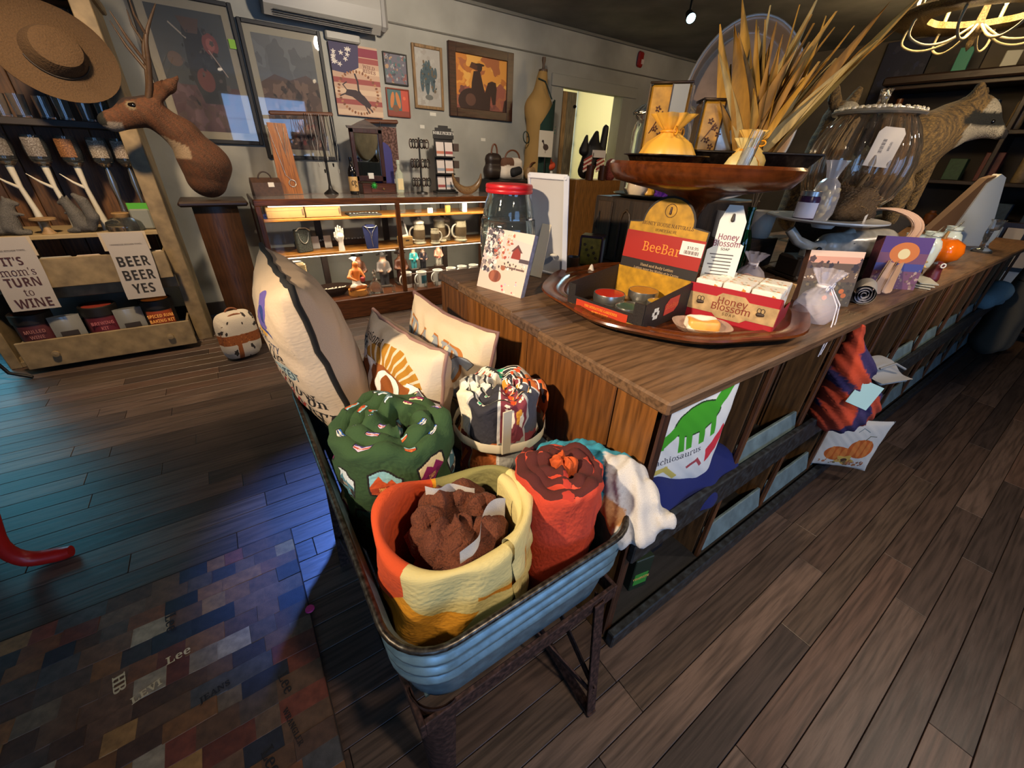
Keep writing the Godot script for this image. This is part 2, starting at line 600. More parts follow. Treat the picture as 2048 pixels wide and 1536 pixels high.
func _ready() -> void:
	# camera
	var cam := Camera3D.new()
	cam.name = "camera"
	add_child(cam)
	cam.position = V(0, 1.45, 0); cam.rotation_degrees = V(-29.8, -35.2, 2.5)
	cam.fov = 88.4; cam.near = 0.02; cam.far = 60.0; cam.current = true
	# sky and exposure
	var we := WorldEnvironment.new()
	we.name = "surroundings"
	var e := Environment.new()
	var sm := ProceduralSkyMaterial.new()
	sm.sky_top_color = Color("4f8fe6"); sm.sky_horizon_color = Color("b9dcf2"); sm.ground_bottom_color = Color("6d6f70"); sm.ground_horizon_color = Color("a9c4d2")
	sm.sun_angle_max = 0.0
	sm.sky_energy_multiplier = 1.0
	var sk := Sky.new()
	sk.sky_material = sm
	e.background_mode = Environment.BG_SKY; e.sky = sk
	e.tonemap_mode = Environment.TONE_MAPPER_LINEAR
	e.tonemap_exposure = 1.1
	e.sdfgi_enabled = true; e.ssao_enabled = true; e.ssil_enabled = true
	we.environment = e
	add_child(we)
	# daylight at the shop windows behind the camera and at the glass door by the shelves
	daylight(V(-1.6, 1.55, 3.32), 0.0, 1.7, 1.8, "82b2f0", 4.2)
	daylight(V(1.5, 1.55, 3.32), 0.0, 1.7, 1.8, "82b2f0", 4.2)
	daylight(V(-2.15, 1.15, -4.6), PI, 0.8, 2.0, "5fd0e8", 1.5)
	# lamps
	spot(V(0.54, 2.68, -3.0), V(0.16, 0.0, -1.5), "5c8cff", 20.0, 12.5, 0.03, "cool white track spotlight above the aisle beside the counter")
	spot(V(4.05, 2.66, -3.15), V(2.6, 1.0, -1.0), "bfeaf5", 2.5, 48.0, 0.05, "small black spotlight with a bluish glow on the ceiling")
	spot(V(-2.0, 2.66, -0.7), V(1.1, 1.05, -0.85), "ffe6c4", 15.0, 24.0, 0.08, "warm track spotlight aimed at the near end of the counter")
	spot(V(0.6, 2.68, 1.0), V(1.0, 0.5, -0.4), "ffe8cc", 3.8, 42.0, 0.08, "warm track spotlight behind the viewer aimed at the counter")
	spot(V(3.2, 2.68, 0.9), V(2.2, 0.2, -0.2), "ffe8d0", 1.8, 55.0, 0.08, "warm track spotlight above the right hand aisle")
	spot(V(2.2, 2.68, 1.3), V(3.3, 1.5, -0.75), "ffe2b8", 7.0, 26.0, 0.08, "added unseen warm spotlight that brightens the raccoons on the counter")  # unseen spot, added to brighten the raccoons from the camera side
	spot(V(1.6, 2.68, -2.4), V(1.7, 1.3, -4.6), "ffecd4", 5.6, 64.0, 0.08, "warm track spotlight aimed at the glass case")
	spot(V(-0.6, 2.68, -2.4), V(-0.75, 0.9, -3.9), "ffdcb0", 7.0, 50.0, 0.08, "warm track spotlight above the left hand aisle")
	surfaces()
	room()
	rug()
	counter()
	tub()
	tray_goods()
	near_goods()
	far_goods()
	wall_things()
	glass_case()
	case_top()
	shelf_unit()
	bin_goods()
	raccoons()
	chandelier()
	far_right()

func surfaces() -> void:
	noise_tex("grain", 0.012, ["8c8c8c", "b4b4b4", "d8d8d8", "f4f4f4", "bcbcbc"], FastNoiseLite.TYPE_SIMPLEX_SMOOTH, 512, 0.0, 6, 5)
	noise_tex("grain_bump", 0.012, [], FastNoiseLite.TYPE_SIMPLEX_SMOOTH, 512, 5.0, 6, 5)
	noise_tex("blotch", 0.008, ["b4b4b4", "d0d0d0", "e8e8e8", "ffffff"], FastNoiseLite.TYPE_SIMPLEX_SMOOTH, 512, 0.0, 5, 11)
	noise_tex("weave", 0.16, ["b4b4b4", "ffffff"], FastNoiseLite.TYPE_PERLIN, 512, 0.0, 2, 2)
	noise_tex("weave_bump", 0.16, [], FastNoiseLite.TYPE_PERLIN, 512, 3.0, 2, 2)
	noise_tex("fur", 0.09, ["7a7a7a", "c8c8c8", "ffffff"], FastNoiseLite.TYPE_SIMPLEX_SMOOTH, 512, 0.0, 4, 8)
	noise_tex("fur_bump", 0.09, [], FastNoiseLite.TYPE_SIMPLEX_SMOOTH, 512, 8.0, 4, 8)
	noise_tex("rust", 0.02, ["4a4038", "8a7a70", "c8bcb4", "ffffff"], FastNoiseLite.TYPE_SIMPLEX_SMOOTH, 512, 0.0, 6, 21)
	noise_tex("plaster_bump", 0.03, [], FastNoiseLite.TYPE_SIMPLEX_SMOOTH, 512, 2.0, 5, 31)

# ------------------------------------------------------------------ setting
func room() -> void:
	var wall := m("aaa89e", 0.9, 0.0, "blotch", Vector3.ONE * 0.2, "plaster_bump", 0.25, true)
	var x0 := -3.2; var x1 := 7.0; var zb := -4.7; var zf := 3.4; var H := 2.8
	# wall_back with a door opening at the far left and another in the middle
	var g := G.new()
	var holes := [[-2.6, -1.7, 2.2], [3.9, 4.95, 2.24]]
	var x := x0 - 0.15
	for h in holes:
		g.box(V((x + h[0]) / 2, H / 2, zb - 0.075), V(h[0] - x, H, 0.15))
		g.box(V((h[0] + h[1]) / 2, (H + h[2]) / 2, zb - 0.075), V(h[1] - h[0], H - h[2], 0.15))
		x = h[1]
	g.box(V((x + x1 + 0.15) / 2, H / 2, zb - 0.075), V(x1 + 0.15 - x, H, 0.15))
	struct("wall_back", g, wall)
	g = G.new(); g.box(V(x0 - 0.075, H / 2, (zb + zf) / 2), V(0.15, H, zf - zb))
	struct("wall_left", g, wall)
	g = G.new(); g.box(V(x1 + 0.075, H / 2, (zb + zf) / 2), V(0.15, H, zf - zb))
	struct("wall_right", g, m("5e564a", 0.9, 0.0, "blotch", Vector3.ONE * 0.35, "plaster_bump", 0.25, true))
	# wall_front behind the camera, two shop windows
	g = G.new()
	g.box(V((x0 + x1) / 2, 0.3, zf + 0.075), V(x1 - x0 + 0.3, 0.6, 0.15))
	g.box(V((x0 + x1) / 2, 2.65, zf + 0.075), V(x1 - x0 + 0.3, 0.3, 0.15))
	var cut := [x0 - 0.15, -2.5, -0.7, 0.6, 2.4, x1 + 0.15]
	for k in [0, 2, 4]: g.box(V((cut[k] + cut[k + 1]) / 2, 1.55, zf + 0.075), V(cut[k + 1] - cut[k], 1.9, 0.15))
	struct("wall_front", g, wall)
	for k in 2:
		var w := frame_node("window_%d" % (k + 1))
		var cx := -1.6 if k == 0 else 1.5
		g = G.new()
		for s in [-1, 1]:
			g.box(V(cx + s * 0.88, 1.55, zf + 0.06), V(0.06, 1.9, 0.1), 0.005)
			g.box(V(cx, 1.55 + s * 0.92, zf + 0.06), V(1.8, 0.06, 0.1), 0.005)
		for s in [-0.3, 0.3]: g.box(V(cx + s, 1.55, zf + 0.06), V(0.03, 1.8, 0.05))
		for s in [-0.45, 0.0, 0.45]: g.box(V(cx, 1.55 + s, zf + 0.06), V(1.75, 0.03, 0.05))
		part("window_frame", g, m("c9c4b6", 0.5), w)
		g = G.new(); g.box(V(cx, 1.55, zf + 0.06), V(1.72, 1.8, 0.006))
		part("pane", g, glass("eef6f6", 0.06), w)
	g = G.new(); g.box(V((x0 + x1) / 2, H + 0.06, (zb + zf) / 2), V(x1 - x0 + 0.3, 0.12, zf - zb + 0.3))
	struct("ceiling", g, m("86847b", 0.9, 0.0, "blotch", Vector3.ONE * 0.3, "plaster_bump", 0.2, true))
	# thin rail along the back wall, crown line, skirting
	g = G.new(); g.box(V(4.25, 2.5, zb + 0.006), V(5.4, 0.014, 0.012), 0.003)
	struct("trim_1", g, m("5f5c54", 0.7))
	g = G.new(); g.box(V(1.9, 2.785, zb + 0.015), V(10.2, 0.03, 0.03), 0.006)
	struct("trim_2", g, m("6c6a62", 0.8))
	g = G.new(); g.box(V(1.1, 0.06, zb + 0.01), V(5.6, 0.12, 0.02), 0.004)
	struct("baseboard_back", g, m("241d18", 0.6))
	# glass door at the far left of the back wall
	var d := frame_node("door_1")
	g = G.new()
	for s in [-2.57, -1.73]: g.box(V(s, 1.1, zb - 0.05), V(0.06, 2.2, 0.08), 0.005)
	for s in [0.08, 2.16]: g.box(V(-2.15, s, zb - 0.05), V(0.78, 0.12, 0.08), 0.005)
	part("door_frame", g, m("3f6f70", 0.5), d)
	g = G.new(); g.box(V(-2.15, 1.12, zb - 0.05), V(0.78, 1.96, 0.008))
	part("pane", g, glass("dff6fb", 0.08), d)
	g = G.new(); g.box(V(-1.79, 1.0, zb - 0.0), V(0.02, 0.14, 0.03), 0.004)
	part("door_handle", g, m("8a7a50", 0.3, 0.9), d)
	# doorway in the middle: casing, a plank door standing open, the lit room beyond
	d = frame_node("door_2")
	g = G.new()
	g.box(V(3.79, 1.112, zb + 0.012), V(0.18, 2.224, 0.024), 0.004)
	g.box(V(4.46, 2.29, zb + 0.012), V(1.52, 0.12, 0.024), 0.004)
	g.box(V(5.03, 1.112, zb + 0.012), V(0.16, 2.224, 0.024), 0.004)
	part("door_casing", g, m("8f8d84", 0.7), d)
	for k in 2:
		g = G.new(); g.box(V(3.98 + k * 0.155, 1.11, zb - 0.1), V(0.15, 2.2, 0.03), 0.004)
		part("plank", g, wood("b08a55" if k == 0 else "8d8165", "y", 0.7), d)
	g = G.new(); g.lathe(PR([0, 0, 0.02, 0, 0.02, 0.02, 0.012, 0.03, 0, 0.03]), 10)
	var kn := part("door_handle", g, m("181410", 0.4, 0.6), d)
	kn.transform = T(4.18, 2.06, zb - 0.085, 0, PI / 2)
	# the room beyond
	g = G.new()
	g.box(V(4.8, 1.3, -7.2), V(3.0, 2.8, 0.1)); g.box(V(3.2, 1.3, -6.0), V(0.1, 2.8, 2.4)); g.box(V(6.4, 1.3, -6.0), V(0.1, 2.8, 2.4))
	g.box(V(4.8, 2.75, -6.0), V(3.3, 0.1, 2.5)); g.box(V(4.8, -0.06, -6.0), V(3.3, 0.1, 2.5))
	struct("wall_beyond", g, m("d8d4b4", 0.9))
	var l := OmniLight3D.new()
	var lamp := thing("ceiling_lamp", "round white ceiling lamp in the bright room through the doorway", "lamp", V(4.9, 2.6, -6.0))
	g = G.new(); g.lathe(PR([0, -0.06, 0.1, -0.05, 0.14, 0.0, 0.14, 0.03, 0.05, 0.05, 0, 0.05]), 20)
	part("globe", g, glow("fff4d0", 3.0), lamp)
	g = G.new(); g.tube([V(0, 0.05, 0), V(0, 0.1, 0)], 0.03, 10)
	part("canopy", g, m("c8c4b8", 0.4), lamp)
	lamp.add_child(l)
	l.name = "lamp_light"; l.position = V(0, -0.16, 0)
	l.light_color = Color("fff6dc"); l.light_energy = 1.7; l.omni_range = 10.0; l.omni_attenuation = 2.0; l.light_size = 0.12; l.shadow_enabled = true
	var sh := thing("cream_shelf", "cream shelves of small animal figures in the bright room beyond", "shelf unit", V(5.2, 0, -7.1))
	for q in 4: g = G.new(); g.box(V(0, 1.0 + q * 0.42, 0), V(1.9, 0.035, 0.22), 0.004); part("shelf", g, m("c8c4a4", 0.8), sh)
	for q in 9:
		g = G.new(); g.blob([[V(-0.06, 0.1, 0), V(0.06, 0.11, 0), 0.035, 0.035], [V(0.07, 0.13, 0), V(0.11, 0.18, 0), 0.025, 0.022], [V(-0.06, 0.08, 0), V(-0.07, 0.0, 0), 0.014, 0.01], [V(0.06, 0.08, 0), V(0.07, 0.0, 0), 0.014, 0.01]], 0.014, 0.02)
		solo("toy_animal", g, m(["3a3a34", "2f8a8c", "5a5a48"][q % 3], 0.6), "%s toy animal, %s along the %s cream shelf beyond the doorway" % [["dark", "teal", "olive"][q % 3], ["first", "second", "third"][q / 3 % 3], ["low", "middle", "high"][q % 3]], "toy", V(4.6 + 0.4 * (q / 3), 1.438 + (q % 3) * 0.42, -7.08), 0.0, "toy animals beyond the doorway")
	# ground outside
	g = G.new(); g.box(V(2.7, -0.2, 0.0), V(40, 0.1, 40))
	struct("ground_outside", g, m("9a9a96", 0.95))
	# floor: slab and boards
	g = G.new(); g.box(V((x0 + x1) / 2, -0.064, (zb + zf) / 2), V(x1 - x0 + 0.3, 0.1, zf - zb + 0.3))
	var fl := struct("floor", g, m("3b2a20", 0.5, 0.0, "grain", V(0.6, 9, 7), "grain_bump", 0.2, true))
	var tones := ["544238", "634c40", "493b34", "6d594d", "59483c", "453832", "655247", "504038"]
	var pm := []
	for k in 8: pm.append(m(tones[k], 0.42, 0.0, "grain", V(0.45, 9, 8 + k % 3), "grain_bump", 0.18, false, V(k * 0.37, k * 0.21, k * 0.53)))
	var meshes := []
	var lens := [0.9, 1.2, 1.5]
	var wd := 0.1
	for L in lens:
		g = G.new(); g.box(V(L / 2, -0.007, 0), V(L - 0.002, 0.014, wd - 0.0022), 0.0012)
		meshes.append(g.mesh())
	rng.seed = 41
	for r in 50:
		var z := -4.45 + r * wd
		if z > 0.7: break
		var xs := -2.4 + rng.randf() * -0.9
		var xe := 0.75 if z > -3.9 and z < -0.36 else 1.0
		if z < -1.6: xe = 1.9
		if z < -4.0: xe = 0.2
		if z > -0.36: xe = 5.6; xs = -0.6 - rng.randf() * 0.9
		while xs < xe:
			var k := rng.randi() % 3
			var o := put("plank", meshes[k], pm[rng.randi() % 8], fl, T(xs, 0, z))
			xs += lens[k]

func rug() -> void:
	rng.seed = 7
	var o := thing("patchwork_rug", "rug pieced from rows of worn leather jeans patches on the floor", "rug", V(0, 0, 0))
	var g := G.new(); g.box(V(-0.9, 0.003, -0.66), V(1.61, 0.006, 1.68), 0.002)
	part("backing", g, m("2c211b", 0.9), o)
	var cols := ["7a4a2c", "80542f", "5c4030", "8c5c32", "6e5440", "3a3030", "23222a", "7d3f2c", "946a3c", "58463a", "a87a44", "2a2a34", "74604a", "6a3424", "4e4a48", "8c7860", "a8967a", "70503a", "513626", "64442e", "5a3c28", "684a34"]
	var pm := []
	for k in cols.size(): pm.append(m(cols[k], 0.62, 0.0, "blotch", Vector3.ONE * 6.0, "fur_bump", 0.15, false, V(k * 0.3, 0, k * 0.7)))
	var rows := []
	var z := -1.488
	var far := G.new()
	far.tinted = true
	var n := 0
	var words := {}
	while z < 0.15:
		var h := rng.randf_range(0.052, 0.072)
		var x := -0.1
		while x > -1.68:
			var w := rng.randf_range(0.06, 0.105)
			if rng.randf() < 0.18: w = 0.125
			var t := rng.randf_range(0.004, 0.0075)
			var turn := rng.randf_range(-0.03, 0.03)
			var seen := x > -1.15 and z < -0.42
			if seen and n < 290:
				g = G.new(); g.box(V(0, 0, 0), V(w + 0.004, t, h + 0.003), 0.0015)
				put("patch", g.mesh(), pm[rng.randi() % pm.size()], o, T(x - w / 2, 0.006 + t / 2, z + h / 2, turn))
				n += 1
			else:
				far.tint = Color(cols[rng.randi() % cols.size()]).srgb_to_linear()
				far.xf = T(x - w / 2, 0.006 + t / 2, z + h / 2, turn)
				far.box(V(0, 0, 0), V(w + 0.004, t, h + 0.003), 0.0015)
			x -= w
		z += h
	var rest := part("leather_patches", far, painted(0.65, "blotch", V(4, 4, 4)), o)
	rest.set_meta("kind", "stuff")
	var dark := m("1a1412", 0.7); var pale := m("c9b48a", 0.7)
	for q in [["Lee", -0.5, -1.27, 0.03, dark, -1.45], ["Lee", -0.475, -1.13, 0.026, pale, 0.12], ["Lee", -0.2, -0.86, 0.028, dark, -1.4], ["HB", -0.62, -1.13, 0.03, pale, -1.4], ["ARMANI", -0.57, -0.72, 0.02, dark, -1.4], ["JEANS", -0.38, -0.95, 0.018, dark, 0.15], ["WRANGLER", -0.2, -0.73, 0.014, dark, -1.35], ["LEVI", -0.55, -1.06, 0.022, pale, 0.3], ["Lee", -0.26, -0.68, 0.03, dark, -1.35]]:
		letters(q[0], q[3], q[4], o, T(q[1], 0.0142, q[2], q[5], -PI / 2), "Droid Serif", 700)
	g = G.new(); g.lathe(PR([0, 0, 0.016, 0, 0.014, 0.005, 0, 0.006]), 12, V(-0.095, 0.0135, -1.065))
	part("sticker", g, m("e0357a", 0.5), o, "round hot pink sticker at the rug's edge")

# ------------------------------------------------------------------ the long counter
func counter() -> void:
	var o := thing("store_counter", "long old wooden store counter with open bins along its front", "counter", V(0, 0, 0))
	var top := wood("7c5c40", "x", 0.42, true, 0.9)
	var tp2 := wood("6a5140", "x", 0.42, true, 0.9, V(0.3, 0.1, 0.4))
	var x1 := 5.65
	for q in [[-0.395, -0.873, 0.70, top], [-0.877, -1.043, 0.712, tp2], [-1.047, -1.44, 0.722, top], [-1.444, -1.64, 0.728, tp2]]:
		var g := G.new(); g.box(V((q[2] + x1) / 2, 0.982, (q[0] + q[1]) / 2), V(x1 - q[2], 0.036, q[0] - q[1]), 0.006)
		part("top_board", g, q[3], o)
	# end boards
	var zz := [-0.42, -0.566, -0.96, -1.37, -1.62]
	for k in 4:
		var g := G.new(); g.box(V(0.742, 0.482, (zz[k] + zz[k + 1]) / 2), V(0.024, 0.962, zz[k] - zz[k + 1] - 0.004), 0.003)
		part("end_board", g, wood(["8e5826", "7e4c22", "875324", "74461f"][k], "y", 0.38, true, 0.8, V(k * 0.3, 0, k * 0.2)), o)
	# partitions of beaded boards, shelves, rails, lips
	var tan := wood("6a4c2b", "y", 0.6, true, 0.9)
	var tan2 := wood("5b4026", "y", 0.6, true, 0.9, V(0.4, 0.2, 0.1))
	var edge := wood("6a4020", "y", 0.5, true)
	var grey := m("333c42", 0.5, 0.0, "rust", Vector3.ONE * 2.5, "grain_bump", 0.3, true)
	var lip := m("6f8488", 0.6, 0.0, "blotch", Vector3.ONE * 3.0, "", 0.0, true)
	var px := [1.27, 1.765, 2.26, 2.755, 3.25, 3.745, 4.24, 4.735, 5.23]
	for x in px:
		var g := G.new(); g.box(V(x, 0.49, -0.428), V(0.024, 0.945, 0.016), 0.003)
		part("partition_edge", g, edge, o)
		for k in 4:
			g = G.new(); g.box(V(x, 0.49, -0.5 - k * 0.13), V(0.018, 0.945, 0.114), 0.004)
			part("board", g, tan if k % 2 == 0 else tan2, o)
			g = G.new(); g.box(V(x, 0.49, -0.5 - k * 0.13 - 0.065), V(0.016, 0.945, 0.009), 0.004)
			part("bead", g, tan2, o)
	var g2 := G.new(); g2.box(V((0.76 + x1) / 2, 0.49, -1.02), V(x1 - 0.76, 0.945, 0.02))
	part("back_panel", g2, tan2, o)
	g2 = G.new(); g2.box(V((0.756 + x1) / 2, 0.49, -1.61), V(x1 - 0.76, 0.945, 0.02))
	part("rear_panel", g2, tan2, o)
	g2 = G.new(); g2.box(V((0.756 + x1) / 2, 0.44, -0.72), V(x1 - 0.77, 0.018, 0.57), 0.002)
	part("shelf", g2, m("2c2a28", 0.6, 0.0, "grain", V(0.7, 9, 9), "", 0, true), o)
	g2 = G.new(); g2.box(V((0.756 + x1) / 2, 0.05, -0.71), V(x1 - 0.77, 0.02, 0.58), 0.002)
	part("shelf", g2, m("211f1e", 0.7, 0.0, "grain", V(0.7, 9, 9), "", 0, true), o)
	g2 = G.new(); g2.box(V((0.735 + x1) / 2, 0.485, -0.408), V(x1 - 0.735, 0.115, 0.022), 0.004)
	part("rail", g2, grey, o, "dark blue-grey painted rail across the bins")
	g2 = G.new(); g2.box(V((0.73 + x1) / 2, 0.035, -0.395), V(x1 - 0.73, 0.07, 0.03), 0.004)
	part("base_rail", g2, grey, o, "scuffed dark skirting rail along the floor")
	var ends := [0.756] + px + [x1]
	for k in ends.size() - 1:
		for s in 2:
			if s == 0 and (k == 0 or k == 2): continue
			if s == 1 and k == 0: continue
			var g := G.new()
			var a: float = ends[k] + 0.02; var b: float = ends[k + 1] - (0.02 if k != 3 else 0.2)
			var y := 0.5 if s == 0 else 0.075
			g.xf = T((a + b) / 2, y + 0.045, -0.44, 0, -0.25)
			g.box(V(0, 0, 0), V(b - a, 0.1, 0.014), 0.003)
			part("bin_lip", g, lip, o, "pale blue-grey bin lip")
	# near corner post
	g2 = G.new(); g2.box(V(0.747, 0.49, -0.43), V(0.034, 0.945, 0.022), 0.004)
	part("corner_post", g2, wood("4a2a16", "y", 0.5, true), o)

# ------------------------------------------------------------------ cloth builders
# a blanket rolled into an upright scroll: fold at the top of each turn
func roll(R: float, turns: float, y0: float, y1: float, sd: float, loose := 0.0, sq := 1.0, lump := 0.012, core := 0.12) -> G:
	var g := G.new()
	var r0 := R * core
	var th := (R - r0) / turns * 0.5 * (1.0 - loose) if core < 0.5 else R * 0.045
	g.sheet(int(turns * 44), 26, func(u: float, w: float):
		var a: float = u * turns * TAU + sd
		var r: float = lerpf(r0 + th, R - th, u) + wob(a * 0.4, sd) * R * 0.05
		var top: float = y1 + lump * 2.0 * wob(a * 0.45, sd + 2.0) + (1.0 - u) * R * 0.12
		var d: float; var y: float
		if w < 0.35:
			d = -th; y = lerpf(y0, top - th, w / 0.35)
		elif w > 0.65:
			d = th; y = lerpf(top - th, y0, (w - 0.65) / 0.35)
		else:
			var q := (w - 0.35) / 0.3 * PI
			d = -cos(q) * th; y = top - th + sin(q) * th
		var dent := lump * wob(a * 0.8, y * 9.0, sd) + lump * 0.6 * sin(y * 60.0 + a * 2.0 + sd) * smoothstep(0.0, 1.0, absf(sin(a * 1.3 + sd)))
		var rr := r + d + (dent if w > 0.5 else dent * 0.5)
		return V(cos(a) * rr, y, sin(a) * rr * sq)
	, false, false, turns)
	return g

# a stuffed square cushion in the x y plane, front to +z; k sets which half is built
func cushion(w: float, h: float, t: float, side: float, sd: float, crease := 0.006) -> G:
	var g := G.new()
	g.sheet(30, 30, func(u: float, v: float):
		var x: float = u * 2.0 - 1.0; var y: float = 1.0 - v * 2.0
		var e := (1.0 - pow(absf(x), 2.4)) * (1.0 - pow(absf(y), 2.4))
		var z := t * 0.5 * pow(maxf(e, 0.0), 0.45)
		var pin := 1.0 - 0.09 * (1.0 - pow(absf(y), 2.0)) * absf(x)
		var pin2 := 1.0 - 0.09 * (1.0 - pow(absf(x), 2.0)) * absf(y)
		z += crease * wob(x * 1.3, y * 2.1, sd) * minf(e * 3.0, 1.0) + crease * 0.8 * sin((x + y * 0.7) * 16.0 + sd) * pow(1.0 - e, 2.0) * minf(e * 8.0, 1.0)
		return V(x * w * 0.5 * pin, y * h * 0.5 * pin2, z * side)
	, false, side < 0.0)
	return g

func piping(w: float, h: float, r: float, sd: float) -> G:
	var g := G.new()
	var p := []
	for k in 4:
		for s in 12:
			var f := s / 12.0 * 2.0 - 1.0
			var pin := 1.0 - 0.09 * (1.0 - f * f)
			var q: Vector3 = [V(f * w / 2, h / 2 * pin, 0), V(w / 2 * pin, -f * h / 2, 0), V(-f * w / 2, -h / 2 * pin, 0), V(-w / 2 * pin, f * h / 2, 0)][k]
			p.append(q + V(0, 0, 0.006 * wob(f * 2.0, k, sd)))
	p.append(p[0])
	g.tube(p, r, 8, false)
	return g

func pillow(called: String, label: String, w: float, t: float, front: Material, back: Material, pipe: Material, at: Transform3D, sd: float, r := 0.007) -> Node3D:
	var o := thing(called, label, "pillow", at.origin, 0.0, "embroidered pillows in the wash tub")
	o.basis = at.basis
	part("front_cover", cushion(w, w, t, 1.0, sd), front, o)
	part("back_cover", cushion(w, w, t, -1.0, sd + 2.0), back, o)
	part("piping", piping(w, w, r, sd), pipe, o)
	return o

# ------------------------------------------------------------------ wash tub and blankets
func rim_path(x0: float, x1: float, z0: float, z1: float, r: float, y: float) -> Array:
	var p := []
	for k in 4:
		var c: Vector3 = [V(x1 - r, y, z1 - r), V(x0 + r, y, z1 - r), V(x0 + r, y, z0 + r), V(x1 - r, y, z0 + r)][k]
		for s in 9:
			var a := PI / 2 * k + PI / 2 * s / 8.0
			p.append(c + V(cos(a), 0, sin(a)) * r)
	p.append(p[0])
	return p

func tub() -> void:
	var o := thing("wash_tub", "blue-grey galvanized wash tub full of rolled blankets", "tub", V(0, 0, 0))
	var zinc := m("7f9fae", 0.36, 0.5, "blotch", Vector3.ONE * 5.0, "plaster_bump", 0.25, true)
	var g := G.new()
	var prof := [[0.0, 0.71], [0.003, 0.69], [0.004, 0.678], [0.001, 0.672], [-0.005, 0.665], [-0.005, 0.658], [0.002, 0.65], [0.005, 0.642], [0.002, 0.635], [-0.004, 0.628], [-0.004, 0.621], [0.003, 0.613], [0.007, 0.605], [0.004, 0.598], [-0.002, 0.59], [-0.002, 0.583], [0.006, 0.574], [0.012, 0.56], [0.02, 0.5], [0.026, 0.462], [0.04, 0.455]]
	var out := func(ins: float, y: float, u: float) -> Vector3:
		var p := rim_path(0.055 + ins, 0.645 - ins, -1.46 + ins, -0.355 - ins, 0.1 - ins * 0.5, y)
		var f: float = u * (p.size() - 1)
		var k := mini(int(f), p.size() - 2)
		return (p[k] as Vector3).lerp(p[k + 1], f - k)
	g.sheet(36, prof.size() - 1, func(u: float, w: float):
		var k := roundi(w * (prof.size() - 1))
		return out.call(prof[k][0], prof[k][1], u)
	, true, true)
	g.sheet(36, 8, func(u: float, w: float): return out.call(0.002 + 0.01 * minf(1.0, w * 8.0) + w * 0.02, lerpf(0.71, 0.46, w), u), true, false)
	g.box(V(0.35, 0.458, -0.907), V(0.5, 0.008, 1.0))
	part("basin", g, zinc, o)
	g = G.new(); g.tube(rim_path(0.05, 0.65, -1.465, -0.35, 0.103, 0.712), 0.0075, 8, false)
	part("rolled_rim", g, m("6d6f6c", 0.35, 0.8, "rust", Vector3.ONE * 6.0), o)
	# stand of rusty sheet iron
	var s := thing("tub_stand", "rusty brown iron stand with braced legs under the wash tub", "stand")
	var iron := m("5a4038", 0.75, 0.35, "rust", Vector3.ONE * 5.0, "plaster_bump", 0.8)
	g = G.new()
	for q in [[V(0.08, 0.44, -0.366), V(0.62, 0.44, -0.366)], [V(0.09, 0.44, -1.42), V(0.6, 0.44, -1.42)]]: g.bar(q[0], q[1], 0.012, 0.05, 0.002)
	for x in [0.075, 0.625]: g.bar(V(x, 0.44, -0.36), V(x, 0.44, -1.42), 0.05, 0.012, 0.002, Vector3.RIGHT)
	part("frame", g, iron, s)
	# the near left leg is a curved sheet, the others are angle irons
	g = G.new()
	for sd in 2:
		g.sheet(16, 10, func(u: float, w: float):
			var a := lerpf(PI * 0.42, PI * 1.08, u)
			var r := lerpf(0.062, 0.038, w) - sd * 0.004
			return V(0.135 - w * 0.01 + cos(a) * r, lerpf(0.475, 0.0, w), -0.425 + w * 0.02 + sin(a) * r)
		, false, sd == 1)
	part("leg", g, iron, s)
	for q in [[V(0.56, 0.45, -0.355), V(0.545, 0.0, -0.285)], [V(0.075, 0.45, -1.17), V(0.055, 0.0, -1.19)], [V(0.6, 0.45, -1.4), V(0.62, 0.0, -1.42)]]:
		g = G.new()
		g.bar(q[0], q[1], 0.034, 0.005, 0.001, Vector3.FORWARD); g.bar(q[0] + V(0.017, 0, -0.017), q[1] + V(0.017, 0, -0.017), 0.005, 0.034, 0.001, Vector3.FORWARD)
		part("leg", g, iron, s)
	for q in [[V(0.55, 0.09, -0.3), V(0.3, 0.43, -0.95)], [V(0.55, 0.12, -0.3), V(0.6, 0.43, -0.9)], [V(0.06, 0.16, -1.18), V(0.075, 0.43, -0.7)]]:
		g = G.new(); g.bar(q[0], q[1], 0.026, 0.006, 0.001, Vector3.RIGHT)
		part("brace", g, iron, s)
	g = G.new(); g.bar(V(0.545, 0.006, -0.28), V(0.6, 0.006, -1.4), 0.008, 0.03, 0.001, Vector3.RIGHT)
	part("foot_rail", g, iron, s)
	blankets()

func badge(k: Ink, x: float, y: float, s: float, cols: Array, word: String) -> void:
	k.poly([[x - s, y - s * 0.7], [x, y - s], [x + s, y - s * 0.7], [x + s * 0.9, y + s * 0.6], [x, y + s], [x - s * 0.9, y + s * 0.6]], Color("17130f"))
	s *= 0.88
	k.poly([[x - s, y - s * 0.7], [x, y - s], [x + s, y - s * 0.7], [x + s * 0.95, y], [x - s * 0.95, y]], Color(cols[0]))
	k.poly([[x - s * 0.95, y], [x - s * 0.4, y - s * 0.5], [x - s * 0.1, y - s * 0.1], [x + s * 0.4, y - s * 0.6], [x + s * 0.95, y], [x + s * 0.9, y + s * 0.6], [x, y + s], [x - s * 0.9, y + s * 0.6]], Color(cols[1]))
	k.rect(x - s * 0.9, y + s * 0.15, s * 1.8, s * 0.42, Color(cols[2]))
	k.text(word, x, y + s * 0.37, s * 0.3, Color(cols[3]), "Droid Sans", 0.0, 0.8, 700)

